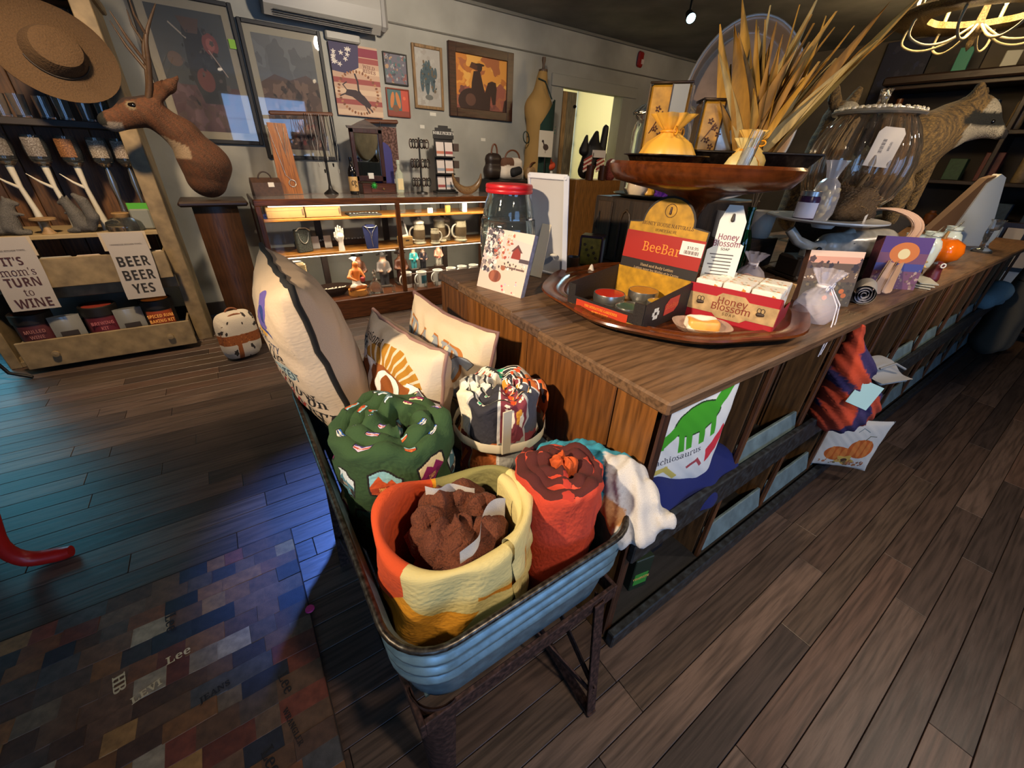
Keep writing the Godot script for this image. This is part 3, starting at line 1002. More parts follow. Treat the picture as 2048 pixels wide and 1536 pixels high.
func blankets() -> void:
	rng.seed = 12
	# green blanket with park badges
	var k := ink(1024, 512, "2f4a26")
	k.specks(rng, 60, 0, 0, 1, 1, 0.02, [Color("2a4423"), Color("35522b")])
	var names := ["BADLANDS", "MESA VERDE", "JOSHUA TREE", "ZION", "ACADIA", "ARCHES", "CRATER LAKE", "DENALI"]
	var cs := [["8fc3c8", "c8501e", "a03a14", "f0c060"], ["d8e0e0", "50808e", "2c2420", "f0e8d0"], ["f0d8a0", "8a1a58", "6a1048", "f0c060"], ["4a3a80", "c8b8d0", "b04830", "ffffff"], ["2a68c0", "e8e0d0", "1a3a70", "ffffff"]]
	for q in 8:
		var x := fmod(0.06 + q * 0.125, 1.0)
		badge(k, x, 0.725 + 0.03 * sin(q * 2.4), 0.046, cs[q % 5], names[q])
		badge(k, fmod(x + 0.06, 1.0), 0.5, 0.034, cs[(q + 3) % 5], names[(q + 3) % 8])
		badge(k, fmod(x + 0.06, 1.0), 0.85, 0.042, [["1f5a4a", "24503a", "1f4434", "2f8a70"], cs[(q + 1) % 5]][q % 2], names[(q + 5) % 8])
		badge(k, x, 0.3, 0.034, cs[(q + 2) % 5], names[(q + 2) % 8])
	var mt := print_mat(k, 0.95, "weave_bump", 0.3)
	var o: Node3D = solo("rolled_blanket", roll(0.172, 2.6, 0.47, 0.84, 2.1, 0.08, 1.05, 0.009), mt, "rolled dark green blanket printed with national park badges", "blanket", V(0.24, 0, -0.87), 0.35, "rolled blankets in the wash tub")
	# patchwork blanket tied with a ribbon
	k = ink(1024, 512, "8a857c")
	var pc := ["c86a2c", "4a4c56", "2c2a30", "9a958a", "b8b0a0", "d8902a", "7a3038", "e8dcc0", "54585a"]
	for a in 8:
		for b in 4:
			k.rect(a / 8.0, b / 4.0, 0.126, 0.26, Color(pc[(a * 3 + b * 5 + a * b) % 9]))
			if (a + b) % 3 == 0: k.specks(rng, 10, a / 8.0, b / 4.0, a / 8.0 + 0.1, b / 4.0 + 0.2, 0.012, [Color(pc[(a + b * 2) % 9]), Color("e8dcc0")])
	for a in 8:
		k.rect(a / 8.0 - 0.006, 0, 0.012, 1.0, Color("b0aca4") if a % 2 else Color("d8d2c6"))
	for b in [0.0, 0.22, 0.44]: k.rect(0, b, 1, 0.02, Color("e8e2d4"))
	k.rect(0, 0.47, 1, 0.035, Color("20201f"))
	k.specks(rng, 14, 0, 0.44, 1, 0.52, 0.02, [Color("e04a1a"), Color("f0e4d0"), Color("1fa070")])
	o = thing("rolled_blanket", "rolled patchwork print blanket in grey, orange and black tied with ribbon", "blanket", V(0.545, 0, -0.83), 0.0, "rolled blankets in the wash tub")
	part("cloth", roll(0.135, 3.0, 0.47, 0.875, 0.6, 0.12, 1.0, 0.011), print_mat(k, 0.95, "weave_bump", 0.3), o)
	var g := G.new(); g.lathe(PR([0.138, 0.735, 0.1395, 0.74, 0.1395, 0.76, 0.138, 0.765]), 40, Vector3.ZERO, func(a: float, y: float): return 1.0 + 0.02 * wob(a * 0.8, 0.0, 0.6))
	part("ribbon", g, m("c8bca0", 0.6), o)
	g = G.new(); g.box(V(-0.06, 0.81, 0.128), V(0.028, 0.14, 0.004), 0.001)
	part("ribbon_tail", g, m("c8bca0", 0.6), o)
	# yellow and orange blanket, loosely folded, brown fleece inside
	k = ink(1024, 512, "c9b87a")
	k.poly([[0.22, 1.0], [0.24, 0.86], [0.34, 0.8], [0.3, 0.72], [0.4, 0.7], [0.46, 0.62], [0.46, 0.0], [0.8, 0.0], [0.8, 1.0]], Color("cf8c18"))
	k.poly([[0.46, 0], [0.45, 0.62], [0.5, 0.72], [0.6, 0.74], [0.66, 0.7], [0.76, 0.75], [0.78, 0.6], [0.78, 0.0]], Color("c8481a"))
	k.poly([[0.04, 0.94], [0.2, 0.9], [0.3, 0.94], [0.3, 1.0], [0.0, 1.0]], Color("b87a14"))
	k.poly([[0.78, 0], [1.0, 0], [1.0, 0.6], [0.9, 0.7], [0.8, 0.64]], Color("7a7444"))
	k.poly([[0.84, 0.6], [0.94, 0.66], [1.0, 0.6], [1.0, 0.95], [0.82, 0.95]], Color("34503c"))
	k.line([[0.1, 0.64], [0.2, 0.69], [0.3, 0.66]], 0.008, Color("c07a18"))
	o = thing("folded_blanket", "loosely rolled yellow and orange blanket with brown fleece showing inside", "blanket", V(0.25, 0, -0.545), 0.0, "rolled blankets in the wash tub")
	o.rotation.y = 0.16
	var yc := G.new()
	yc.sheet(96, 34, func(u: float, w: float):
		var a := u * TAU * 1.22
		var late := smoothstep(0.8, 1.0, u)
		var top := 0.80 + 0.018 * sin(a * 2.0 + 0.6) + 0.012 * sin(a * 3.0 + 2.0) + 0.02 * late
		var th := 0.013 + 0.005 * sin(a * 5.0)
		var r := 0.145 + 0.012 * sin(a * 2.0 + 1.0) - 0.022 * (1.0 - smoothstep(0.0, 0.2, u)) + 0.004 * late
		var d: float; var y: float
		if w < 0.3: d = -th; y = lerpf(0.47, top - th, w / 0.3)
		elif w > 0.55: d = th; y = lerpf(top - th, 0.47, (w - 0.55) / 0.45)
		else: d = -cos((w - 0.3) / 0.25 * PI) * th; y = top - th + sin((w - 0.3) / 0.25 * PI) * th
		var f := clampf((top - y) / 0.12, 0.0, 1.0)
		var fold := 0.007 * sin(y * 95.0 + a * 2.2 + 1.5 * sin(a * 3.0)) * f * (0.5 + 0.5 * sin(a * 1.7 + 1.0)) + 0.006 * sin(a * 9.0 + y * 22.0) * f
		return V(cos(a) * (r + d + (fold if w > 0.5 else 0.0)), y, sin(a) * (r + d + (fold if w > 0.5 else 0.0)))
	, false, false, 1.22)
	part("cloth", yc, print_mat(k, 0.95, "weave_bump", 0.35), o)
	var fleece := m("7a4026", 1.0, 0.0, "fur", Vector3.ONE * 4.0, "fur_bump", 1.0)
	g = roll(0.115, 2.2, 0.47, 0.79, 1.3, 0.02, 1.0, 0.014)
	part("fleece_lining", g, fleece, o, "brown fleece lining")
	g = G.new(); g.sheet(24, 6, func(u: float, w: float): return V(-0.06 + u * 0.15, lerpf(0.60, 0.815 + 0.012 * sin(u * 9.0), w), 0.1 - 0.05 * u + 0.016 * sin(u * 7.0)))
	g.sheet(24, 6, func(u: float, w: float): return V(-0.02 + u * 0.09, lerpf(0.60, 0.822 - 0.02 * u, w), -0.08 + 0.05 * u + 0.01 * sin(u * 8.0)))
	part("white_edge", g, m("dcd4c8", 0.95, 0.0, "weave", Vector3.ONE * 9.0), o)
	# red and maroon blanket
	k = ink(1024, 512, "b83a22")
	k.rect(0, 0, 1, 0.55, Color("4a1712"))
	k.poly([[0.0, 0.58], [0.2, 0.6], [0.4, 0.57], [0.55, 0.66], [0.6, 0.74], [0.68, 0.72], [0.7, 0.58], [1.0, 0.58], [1.0, 0.4], [0, 0.4]], Color("4a1712"))
	k.rect(0, 0.9, 1, 0.1, Color("7a2416"))
	k.specks(rng, 30, 0, 0.55, 1, 0.95, 0.03, [Color("c84a30"), Color("a83020"), Color("c04028")])
	o = thing("rolled_blanket", "tightly rolled red and dark maroon blanket standing upright", "blanket", V(0.5, 0, -0.495), -0.9, "rolled blankets in the wash tub")
	part("cloth", roll(0.112, 2.4, 0.47, 0.845, 1.1, 0.03, 1.0, 0.006), print_mat(k, 0.95, "weave_bump", 0.3), o)
	g = roll(0.03, 1.3, 0.6, 0.865, 0.4, 0.0, 0.7, 0.006)
	part("orange_core", g, m("d85a1c", 0.95, 0.0, "weave", Vector3.ONE * 9.0), o)
	# white and turquoise cloth hanging over the rim
	g = G.new()
	g.blob([[V(0.615, 0.7, -0.66), V(0.645, 0.75, -0.56), 0.045, 0.05], [V(0.645, 0.75, -0.56), V(0.672, 0.76, -0.45), 0.05, 0.055], [V(0.672, 0.755, -0.45), V(0.68, 0.74, -0.385), 0.052, 0.04], [V(0.655, 0.72, -0.42), V(0.645, 0.675, -0.345), 0.042, 0.03], [V(0.66, 0.72, -0.4), V(0.7, 0.7, -0.335), 0.036, 0.028], [V(0.63, 0.71, -0.45), V(0.6, 0.67, -0.36), 0.034, 0.022], [V(0.63, 0.7, -0.6), V(0.6, 0.5, -0.55), 0.04, 0.04]], 0.0075, 0.016, func(p: Vector3) -> float: return 0.0035 * sin(p.x * 120.0 + p.z * 60.0) + 0.003 * sin(p.z * 170.0 + p.y * 90.0))
	g.paint(func(p: Vector3) -> Color:
		var e := p.z + 0.03 * sin(p.x * 60.0)
		if e < -0.475: return Color("3a9cb4")
		if e < -0.4 and p.y < 0.735: return Color("cf9660")
		return Color("d8d4ce"))
	solo("hanging_cloth", g, painted(0.95, "weave", Vector3.ONE * 9.0, "weave_bump", 0.3), "white and turquoise cloth spilling over the tub's near right corner", "cloth")
	pillows()

func pillows() -> void:
	var cream := m("cdb092", 0.95, 0.0, "weave", Vector3.ONE * 10.0, "weave_bump", 0.25)
	# largest: dark piping, hand embroidered words
	var k := ink(1024, 1024, "d2b898")
	var dk := Color("241c18"); var rd := Color("a83020"); var bl := Color("2c3c80")
	k.text("the", 0.76, 0.36, 0.075, dk, "Droid Serif", 0.2, 1.0, 700)
	k.oval(0.76, 0.45, 0.13, 0.045, Color("a8b4ac"), 0.15); k.text("GREATEST", 0.76, 0.452, 0.05, Color("3a4a54"), "Droid Sans", 0.15, 0.9, 700)
	k.text("Snow", 0.8, 0.56, 0.075, dk, "Droid Serif", 0.3, 1.0, 700); k.text("on", 0.91, 0.64, 0.065, dk, "Droid Serif", 0.2, 1.0, 700)
	k.text("EARTH", 0.83, 0.71, 0.075, dk, "Droid Serif", 0.35, 1.1, 700)
	k.text("UTAH", 0.66, 0.6, 0.08, rd, "Droid Serif", 0.7, 1.0, 700)
	k.line([[0.58, 0.68], [0.72, 0.7], [0.78, 0.8], [0.84, 0.83]], 0.014, rd)
	k.oval(0.68, 0.14, 0.09, 0.1, Color("6a58a0")); k.oval(0.7, 0.15, 0.05, 0.05, bl); k.oval(0.66, 0.25, 0.07, 0.03, Color("d8a040")); k.line([[0.56, 0.2], [0.8, 0.26]], 0.012, bl)
	k.text("PARK CITY", 0.7, 0.3, 0.04, Color("4a4a58"), "Droid Sans", 0.2, 1.0, 700)
	k.oval(0.82, 0.83, 0.04, 0.03, dk); k.line([[0.85, 0.82], [0.88, 0.79], [0.88, 0.76], [0.86, 0.75]], 0.02, dk)
	k.text("BRIAN", 0.91, 0.83, 0.04, Color("7a4a80"), "Droid Sans", 0.35, 0.9, 700); k.text("HORSES", 0.8, 0.9, 0.05, rd, "Droid Serif", 0.1, 1.0, 700)
	k.poly([[0.88, 0.97], [0.9, 0.9], [0.92, 0.95], [0.95, 0.9], [0.96, 0.97]], Color("4a6a4a"))
	k.specks(rng, 40, 0.55, 0.55, 0.95, 0.95, 0.004, [Color("f8f0e4")])
	pillow("pillow", "big cream pillow with embroidered words and a wavy black piping", 0.6, 0.25, print_mat(k, 0.95, "weave_bump", 0.2), cream, m("17130f", 0.9), T(0.15, 0.85, -1.43, -1.56, 0.2, 0.0), 0.3, 0.009)
	# middle: park lettering in white on gold rays
	k = ink(1024, 1024, "d0bda2")
	for q in 14:
		var a := lerpf(-3.0, -0.05, q / 13.0); var b := a + 0.16
		k.poly([[0.56 + cos(a) * 0.2, 0.36 + sin(a) * 0.1], [0.56 + cos(a) * 0.4, 0.36 + sin(a) * 0.3], [0.56 + cos(b) * 0.4, 0.36 + sin(b) * 0.3], [0.56 + cos(b) * 0.2, 0.36 + sin(b) * 0.1]], Color("a8741c"))
	k.poly([[0.1, 0.34], [0.3, 0.24], [0.6, 0.22], [0.96, 0.32], [0.96, 0.5], [0.6, 0.55], [0.1, 0.52]], Color("8a4a18"))
	k.text("ZION", 0.54, 0.39, 0.3, Color("3a2418"), "Droid Serif", 0.05, 1.12, 700); k.text("ZION", 0.54, 0.385, 0.285, Color("ece4dc"), "Droid Serif", 0.05, 1.14, 700)
	k.text("National", 0.26, 0.1, 0.06, Color("38302a"), "Droid Serif", -0.05, 0.9, 700)
	k.rect(0.06, 0.14, 0.18, 0.09, Color("b0b4a8")); k.text("THE", 0.15, 0.185, 0.06, Color("1c1c20"), "Droid Sans", 0.0, 1.0, 700)
	k.text("Park", 0.66, 0.63, 0.13, Color("1e2a26"), "Droid Serif", 0.0, 1.25, 700)
	for q in 14: k.rect(0.36 + q * 0.03, 0.72, 0.012, 0.2, Color("6a4a38"))
	pillow("pillow", "cream pillow reading Zion in white letters over gold rays", 0.47, 0.2, print_mat(k, 0.95, "weave_bump", 0.2), cream, m("8a6a60", 0.9), T(0.375, 0.725, -1.17, -1.42, -0.1), 1.7, 0.006)
	# against the counter: grey block letters
	k = ink(1024, 1024, "d0bb9c")
	k.text("GRAND", 0.38, 0.26, 0.26, Color("a86a30"), "Droid Serif", 0.06, 0.7, 700); k.text("GRAND", 0.385, 0.265, 0.24, Color("8c9298"), "Droid Serif", 0.06, 0.7, 700)
	k.oval(0.4, 0.44, 0.12, 0.06, Color("6a3020")); k.text("NORTH", 0.4, 0.44, 0.045, Color("e8dcc8"), "Droid Sans", 0.1, 1.0, 700)
	k.poly([[0.58, 0.3], [0.62, 0.36], [0.7, 0.36], [0.66, 0.44], [0.56, 0.4]], Color("c8902c"))
	k.text("C", 0.8, 0.36, 0.3, Color("5a5048"), "Droid Sans", 0.1, 0.95, 700); k.text("C", 0.8, 0.355, 0.28, Color("8e959c"), "Droid Sans", 0.1, 0.95, 700)
	k.text("NYON", 0.72, 0.62, 0.2, Color("8a5a30"), "Droid Serif", 0.05, 0.8, 700); k.text("NYON", 0.725, 0.615, 0.18, Color("9aa0a4"), "Droid Serif", 0.05, 0.8, 700)
	k.line([[0.56, 0.46], [0.66, 0.52], [0.68, 0.7], [0.62, 0.85]], 0.008, Color("2a2420"))
	pillow("pillow", "cream pillow with grey and gold block letters leaning on the counter end", 0.53, 0.17, print_mat(k, 0.95, "weave_bump", 0.2), cream, m("7a5a54", 0.9), T(0.565, 0.705, -1.24, -1.45, -0.12), 3.1, 0.006)

# ------------------------------------------------------------------ goods on the counter
func slab(w: float, h: float, d: float, b := 0.002) -> G:
	var g := G.new(); g.box(V(0, h / 2, 0), V(w, h, d), b)
	return g

func card(w: float, h: float, mat: Material, parent: Node, xf: Transform3D, called := "print", d := 0.0012) -> MeshInstance3D:
	var g := G.new(); g.box(Vector3.ZERO, V(w, h, d))
	return put(called, g.mesh(), mat, parent, xf)

func organza(called: String, label: String, at: Vector3, r: float, h: float, sheer: Material, tie: Material, fill: Material, turn := 0.0, tail := 0.0, group := "drawstring gift bags") -> Node3D:
	var o := thing(called, label, "gift bag", at, turn, group)
	var g := G.new()
	g.lathe(PR([0, 0, r * 0.8, 0.002, r, h * 0.12, r * 1.02, h * 0.3, r * 0.8, h * 0.5, r * 0.3, h * 0.68, r * 0.26, h * 0.72, r * 0.5, h * 0.86, r * 0.72, h]), 36, Vector3.ZERO, func(a: float, y: float): return 1.0 + 0.05 * sin(a * 3.0 + at.x * 9.0) + (0.02 + 0.16 * smoothstep(h * 0.45, h, y)) * sin(a * 9.0 + at.z * 7.0))
	part("pouch", g, sheer, o)
	g = G.new(); g.lathe(PR([r * 0.3, h * 0.67, r * 0.36, h * 0.69, r * 0.36, h * 0.715, r * 0.3, h * 0.73]), 20)
	for s in [-1, 1]: g.tube(arc(V(s * r * 0.5, h * 0.7, r * 0.3), V(r * 0.25, 0, 0), V(0, r * 0.14, 0), 0, TAU, 12), 0.0022, 6, false)
	if tail > 0.0:
		for s in [-1, 1]: g.tube([V(s * 0.008, h * 0.68, r * 0.36), V(s * 0.016, h * 0.4, r * 0.95), V(s * 0.02, 0.012, r * 1.1), V(s * 0.02, -tail * 0.5, r * 1.15), V(s * 0.012, -tail, r * 1.12)], 0.002, 6)
	part("drawstring", g, tie, o)
	if fill != null:
		g = G.new(); g.blob([[V(-r * 0.3, h * 0.16, 0), V(r * 0.35, h * 0.18, 0.0), r * 0.5, r * 0.45], [V(0, h * 0.16, r * 0.25), V(0, h * 0.3, -r * 0.2), r * 0.45, r * 0.3]], r * 0.16, r * 0.2)
		part("filling", g, fill, o)
	return o

func tin(called: String, label: String, at: Vector3, r: float, h: float, lid: Material, group := "round salve tins in the display box") -> void:
	var o := thing(called, label, "tin", at, 0.0, group)
	var g := G.new(); g.lathe(PR([0, 0, r * 0.97, 0, r * 0.97, h * 0.55, r, h * 0.56, r, h * 0.94, r * 0.98, h, r * 0.93, h * 0.985]), 32)
	part("body", g, m("a8a49c", 0.28, 0.9), o)
	g = G.new(); g.lathe(PR([r * 0.93, h * 0.985, 0, h * 0.985]), 32)
	part("lid_label", g, lid, o)

func tray_goods() -> void:
	# two tiered wooden tray
	var c := V(1.30, 1.0, -0.87)
	var o := thing("tiered_tray", "two tiered glossy brown wooden serving tray with a scalloped lower rim", "tray", c)
	var gloss := m("6b3412", 0.22, 0.0, "grain", V(1.2, 6, 6), "", 0.0)
	var g := G.new()
	var wave := func(a: float, y: float): return 1.0 + (0.014 * sin(a * 9.0) + 0.012 * sin(a * 5.0 + 1.0)) * smoothstep(0.004, 0.02, y)
	g.lathe(PR([0, 0.001, 0.36, 0.001, 0.40, 0.005, 0.44, 0.02, 0.458, 0.034, 0.455, 0.04, 0.43, 0.033, 0.415, 0.03, 0.405, 0.034, 0.39, 0.026, 0.375, 0.028, 0.36, 0.016, 0.3, 0.014, 0, 0.014]), 90, Vector3.ZERO, wave)
	part("lower_tray", g, gloss, o)
	g = G.new(); g.lathe(PR([0, 0.014, 0.03, 0.014, 0.05, 0.03, 0.03, 0.06, 0.022, 0.2, 0.03, 0.3, 0.05, 0.34, 0.1, 0.365, 0.16, 0.378, 0, 0.378]), 32, V(0.045, 0, -0.01))
	part("stem", g, gloss, o)
	g = G.new(); g.lathe(PR([0, 0.378, 0.16, 0.378, 0.2, 0.385, 0.27, 0.4, 0.292, 0.425, 0.298, 0.448, 0.29, 0.456, 0.28, 0.452, 0.262, 0.432, 0.2, 0.425, 0, 0.425]), 64, V(0.045, 0, -0.01))
	part("upper_tray", g, gloss, o)
	# salve display box with header card
	var ty := 1.0145
	var th := -1.44
	var dark := m("2c2320", 0.55, 0.0, "fur", Vector3.ONE * 3.0)
	var kraft := m("b08a58", 0.85, 0.0, "blotch", Vector3.ONE * 6.0)
	var gold := m("c8931a", 0.55, 0.0, "blotch", Vector3.ONE * 5.0)
	o = thing("display_box", "dark patterned card display box of round tins with red and gold header", "display box", V(0.925, ty, -0.83), th)
	var W := 0.29; var D := 0.27
	g = slab(W, 0.004, D, 0.0); g.xf = T(0, 0, 0)
	var o2 := G.new(); o2.box(V(0, 0.002, -D / 2), V(W, 0.004, D))
	part("base", o2, kraft, o)
	for s in [-1, 1]:
		g = G.new(); g.xf = T(s * W / 2 - 0.0, 0, -D, PI / 2 * 1.0) ; g.xf = Transform3D(Basis(Vector3(0, 0, 1), Vector3(0, 1, 0), Vector3(-1, 0, 0)), V(s * W / 2 + 0.002, 0, -D))
		g.ext(P2([0, 0, D, 0, D, 0.082, 0, 0.108]), 0.004)
		part("side_wall", g, dark, o)
		g = G.new(); g.box(V(s * (W / 2 - 0.001), 0.045, -D / 2), V(0.001, 0.075, D - 0.01))
		part("wall_lining", g, kraft, o)
	g = G.new(); g.box(V(0, 0.054, -D), V(W, 0.108, 0.004))
	part("back_wall", g, gold, o)
	g = G.new(); g.ext(P2([-W / 2, 0, W / 2, 0, W / 2, 0.082, W / 2 - 0.035, 0.082, W / 2 - 0.035, 0.045, -W / 2 + 0.03, 0.045, -W / 2 + 0.03, 0.082, -W / 2, 0.082]), 0.004)
	part("front_wall", g, dark, o)
	g = G.new(); g.box(V(0, 0.012, 0.0045), V(W, 0.008, 0.001))
	part("gold_band", g, m("a88a3a", 0.5), o)
	g = G.new(); g.box(V(-0.005, 0.02, 0.0055), V(0.2, 0.036, 0.002), 0.0008)
	var lb := part("front_label", g, m("b8371a", 0.5), o)
	letters("THE MINIATURE GARDENER", 0.0075, m("e8a030", 0.5), lb, T(-0.005, 0.026, 0.0068), "Droid Serif", 400, 0.9)
	letters("HAND SALVES", 0.0075, m("e8a030", 0.5), lb, T(-0.005, 0.012, 0.0068), "Droid Serif", 400, 0.9)
	g = G.new(); g.xf = Transform3D(Basis(Vector3(0, 0, -1), Vector3(0, 1, 0), Vector3(1, 0, 0)), V(W / 2 + 0.0025, 0, 0))
	g.ext(P2([0.11, 0.028, 0.17, 0.032, 0.19, 0.05, 0.19, 0.082, 0.13, 0.078, 0.11, 0.06]), 0.0012)
	lb = part("side_label", g, m("b23a2c", 0.5), o)
	letters("BeeBar", 0.016, m("d0603a", 0.5), lb, T(W / 2 + 0.0042, 0.055, -0.15, PI / 2), "Droid Serif", 400)
	g = G.new(); g.xf = T(W / 2 + 0.0025, 0.045, -0.06, PI / 2)
	for q in 6:
		var a := TAU * q / 6.0
		g.box(V(cos(a) * 0.013, sin(a) * 0.013, 0.0006), V(0.012, 0.012, 0.001), 0.0)
	part("flower_mark", g, m("d8d2c0", 0.6), o)
	# header card: round topped, gold, red and black bands
	var hx := T(0, 0.06, -D - 0.006, 0, -0.1)
	g = G.new(); g.xf = hx
	var outline := [-W / 2, 0.0, W / 2, 0.0, W / 2, 0.2, W / 2 - 0.035, 0.205]
	for q in 13:
		var a := PI * q / 12.0
		outline.append_array([cos(a) * 0.095, 0.205 + sin(a) * 0.085])
	outline.append_array([-W / 2 + 0.035, 0.205, -W / 2, 0.2])
	g.ext(P2(outline), 0.003)
	var hd := part("header_card", g, m("1d1412", 0.5), o)
	g = G.new(); g.xf = hx * T(0, 0, 0.003)
	outline = [-W / 2 + 0.004, 0.17, W / 2 - 0.004, 0.17, W / 2 - 0.004, 0.197, W / 2 - 0.038, 0.2]
	for q in 13:
		var a := PI * q / 12.0
		outline.append_array([cos(a) * 0.089, 0.203 + sin(a) * 0.08])
	outline.append_array([-W / 2 + 0.038, 0.2, -W / 2 + 0.004, 0.197])
	g.ext(P2(outline), 0.001)
	part("gold_panel", g, gold, hd)
	g = G.new(); g.xf = hx * T(0, 0.125, 0.0035); g.box(Vector3.ZERO, V(W - 0.002, 0.092, 0.002))
	part("red_panel", g, m("9c1c12", 0.45), hd)
	letters("BeeBar", 0.03, m("d8862a", 0.45), hd, hx * T(0.0, 0.125, 0.0046), "Droid Serif", 400)
	letters("HONEY HOUSE NATURALS", 0.011, m("4a2c10", 0.5), hd, hx * T(0, 0.2, 0.0045), "Droid Serif", 400, 0.95)
	letters("HONEY SALVE", 0.008, m("4a2c10", 0.5), hd, hx * T(0, 0.182, 0.0045), "Droid Serif")
	letters("Hand and Body Lotion", 0.0085, m("b89a70", 0.6), hd, hx * T(0, 0.064, 0.0035), "Droid Serif")
	letters("Lotion pour les Mains et le Corps", 0.008, m("b89a70", 0.6), hd, hx * T(0, 0.05, 0.0035), "Droid Serif")
	letters("for softest hands and skin", 0.0055, m("9a7a5a", 0.6), hd, hx * T(0, 0.03, 0.0035), "Droid Serif")
	letters("with beeswax and honey", 0.0055, m("9a7a5a", 0.6), hd, hx * T(0, 0.018, 0.0035), "Droid Serif")
	g = G.new(); g.xf = hx * T(0, 0.245, 0.0042)
	g.tube(arc(V(0, 0, 0), V(0.02, 0, 0), V(0, 0.02, 0), 0, TAU, 20), 0.0012, 5, false)
	g.blob([[V(0, -0.008, 0), V(0, 0.009, 0), 0.0045, 0.0035]], 0.002, 0.002)
	part("bee_emblem", g, m("4a2c10", 0.5), hd)
	g = G.new(); g.xf = hx * T(0.105, 0.142, 0.0052); g.box(Vector3.ZERO, V(0.075, 0.042, 0.0012), 0.0)
	lb = part("price_sticker", g, m("e4d6d0", 0.6), hd)
	letters("$18.95", 0.009, m("2a2220", 0.6), lb, hx * T(0.108, 0.145, 0.006), "Droid Sans")
	g = G.new()
	for q in 14:
		g.xf = hx * T(0.083 + q * 0.0036, 0.131, 0.006); g.box(Vector3.ZERO, V(0.001 + 0.0012 * (q * 7 % 3) / 2.0, 0.011, 0.0006))
	part("bar_code", g, m("2a2220", 0.6), lb)
	# tins
	var b3 := Basis(Vector3.UP, th)
	var inb := func(x: float, z: float) -> Vector3: return V(0.925, ty + 0.004, -0.83) + b3 * V(x, 0, z)
	tin("salve_tin", "red lidded tin, largest in front of the display box", inb.call(-0.045, -0.09), 0.052, 0.052, m("b02a18", 0.12))
	tin("salve_tin", "small silver tin with a dark green lid in the display box", inb.call(0.055, -0.055), 0.04, 0.04, m("1c4a3c", 0.15))
	tin("salve_tin", "tin with an amber brown lid at the back of the display box", inb.call(0.015, -0.2), 0.05, 0.058, m("a0641c", 0.15))
	tin("salve_tin", "tin with a mustard lid in the display box's back right corner", inb.call(0.098, -0.155), 0.034, 0.05, m("a87f1c", 0.15))
	tin("salve_tin", "plain low tin between the red and green ones", inb.call(0.024, -0.115), 0.024, 0.03, m("8a8680", 0.2, 0.8))
	# honey soap box
	th = -1.31
	o = thing("soap_box", "red and tan counter box of wrapped honey soaps", "display box", V(1.238, ty, -0.598), th)
	W = 0.262; D = 0.2
	var red := m("a01020", 0.5)
	g = G.new(); g.box(V(0, 0.002, -D / 2), V(W, 0.004, D))
	part("base", g, red, o)
	g = G.new(); g.box(V(0, 0.055, -0.002), V(W, 0.11, 0.004))
	var fw := part("front_wall", g, red, o)
	g = G.new(); g.xf = T(0, 0, 0.0)
	g.ext(P2([-W / 2, 0.028, -0.045, 0.028, -0.03, 0.016, 0.04, 0.016, 0.055, 0.028, W / 2, 0.028, W / 2, 0.082, 0.05, 0.082, 0.035, 0.095, -0.03, 0.095, -0.045, 0.082, -W / 2, 0.082]), 0.0012)
	part("tan_panel", g, m("c8a470", 0.6, 0.0, "blotch", Vector3.ONE * 5.0), fw)
	letters("Honey", 0.022, m("7a2a1c", 0.5), fw, T(0.004, 0.072, 0.0018), "Droid Sans", 400)
	letters("Blossom", 0.022, m("7a2a1c", 0.5), fw, T(0.004, 0.052, 0.0018), "Droid Sans", 400)
	letters("S O A P", 0.0085, m("5a3a20", 0.5), fw, T(0.004, 0.032, 0.0018), "Droid Sans", 400)
	for s in [-0.088, 0.088]:
		g = G.new(); g.xf = T(s, 0.055, 0.0018)
		g.blob([[V(-0.006, 0, 0), V(0.007, 0, 0), 0.0065, 0.0045]], 0.002, 0.003)
		for t in 2: g.tube(arc(V(-0.006 + t * 0.01, 0.011, 0.0), V(0.005, 0.002, 0), V(-0.002, 0.007, 0), 0, TAU, 10), 0.0009, 4, false)
		part("bee_mark", g, m("3a2a1c", 0.6), fw)
	for s in [-1, 1]:
		g = G.new(); g.xf = Transform3D(Basis(Vector3(0, 0, -1), Vector3(0, 1, 0), Vector3(1, 0, 0)), V(s * W / 2 - 0.002, 0, 0))
		g.ext(P2([0, 0, D, 0, D, 0.06, D * 0.6, 0.055, D * 0.3, 0.075, 0, 0.11]), 0.004)
		part("side_wall", g, m("8a1024", 0.5), o)
	g = G.new(); g.box(V(0, 0.06, -D), V(W, 0.12, 0.004))
	part("back_wall", g, kraft, o)
	# its stepped white card
	g = G.new(); g.xf = T(-W / 2 + 0.045, 0.1, -D * 0.5, 0.35, -0.06)
	g.ext(P2([-0.05, 0.0, 0.052, 0.0, 0.052, 0.12, 0.04, 0.125, 0.04, 0.19, 0.018, 0.235, -0.02, 0.235, -0.036, 0.19, -0.036, 0.11, -0.05, 0.1]), 0.003)
	var wc := part("white_card", g, m("d8d8cc", 0.6), o, "stepped white card printed with the soap's name")
	var cx := T(-W / 2 + 0.045, 0.1, -D * 0.5, 0.35, -0.06)
	letters("Honey", 0.018, m("7a2440", 0.5), wc, cx * T(0.002, 0.142, 0.0036), "Droid Sans", 400, 0.85)
	letters("Blossom", 0.018, m("7a2440", 0.5), wc, cx * T(0.002, 0.122, 0.0036), "Droid Sans", 400, 0.85)
	letters("SOAP", 0.008, m("3a2a2a", 0.5), wc, cx * T(0.002, 0.105, 0.0036), "Droid Sans")
	g = G.new()
	for q in 7:
		g.xf = cx * T(-0.004 + 0.003 * (q % 3), 0.088 - q * 0.0105, 0.0034); g.box(Vector3.ZERO, V(0.07 - 0.008 * (q % 3), 0.0032, 0.0006))
	part("printed_lines", g, m("5a5450", 0.6), wc)
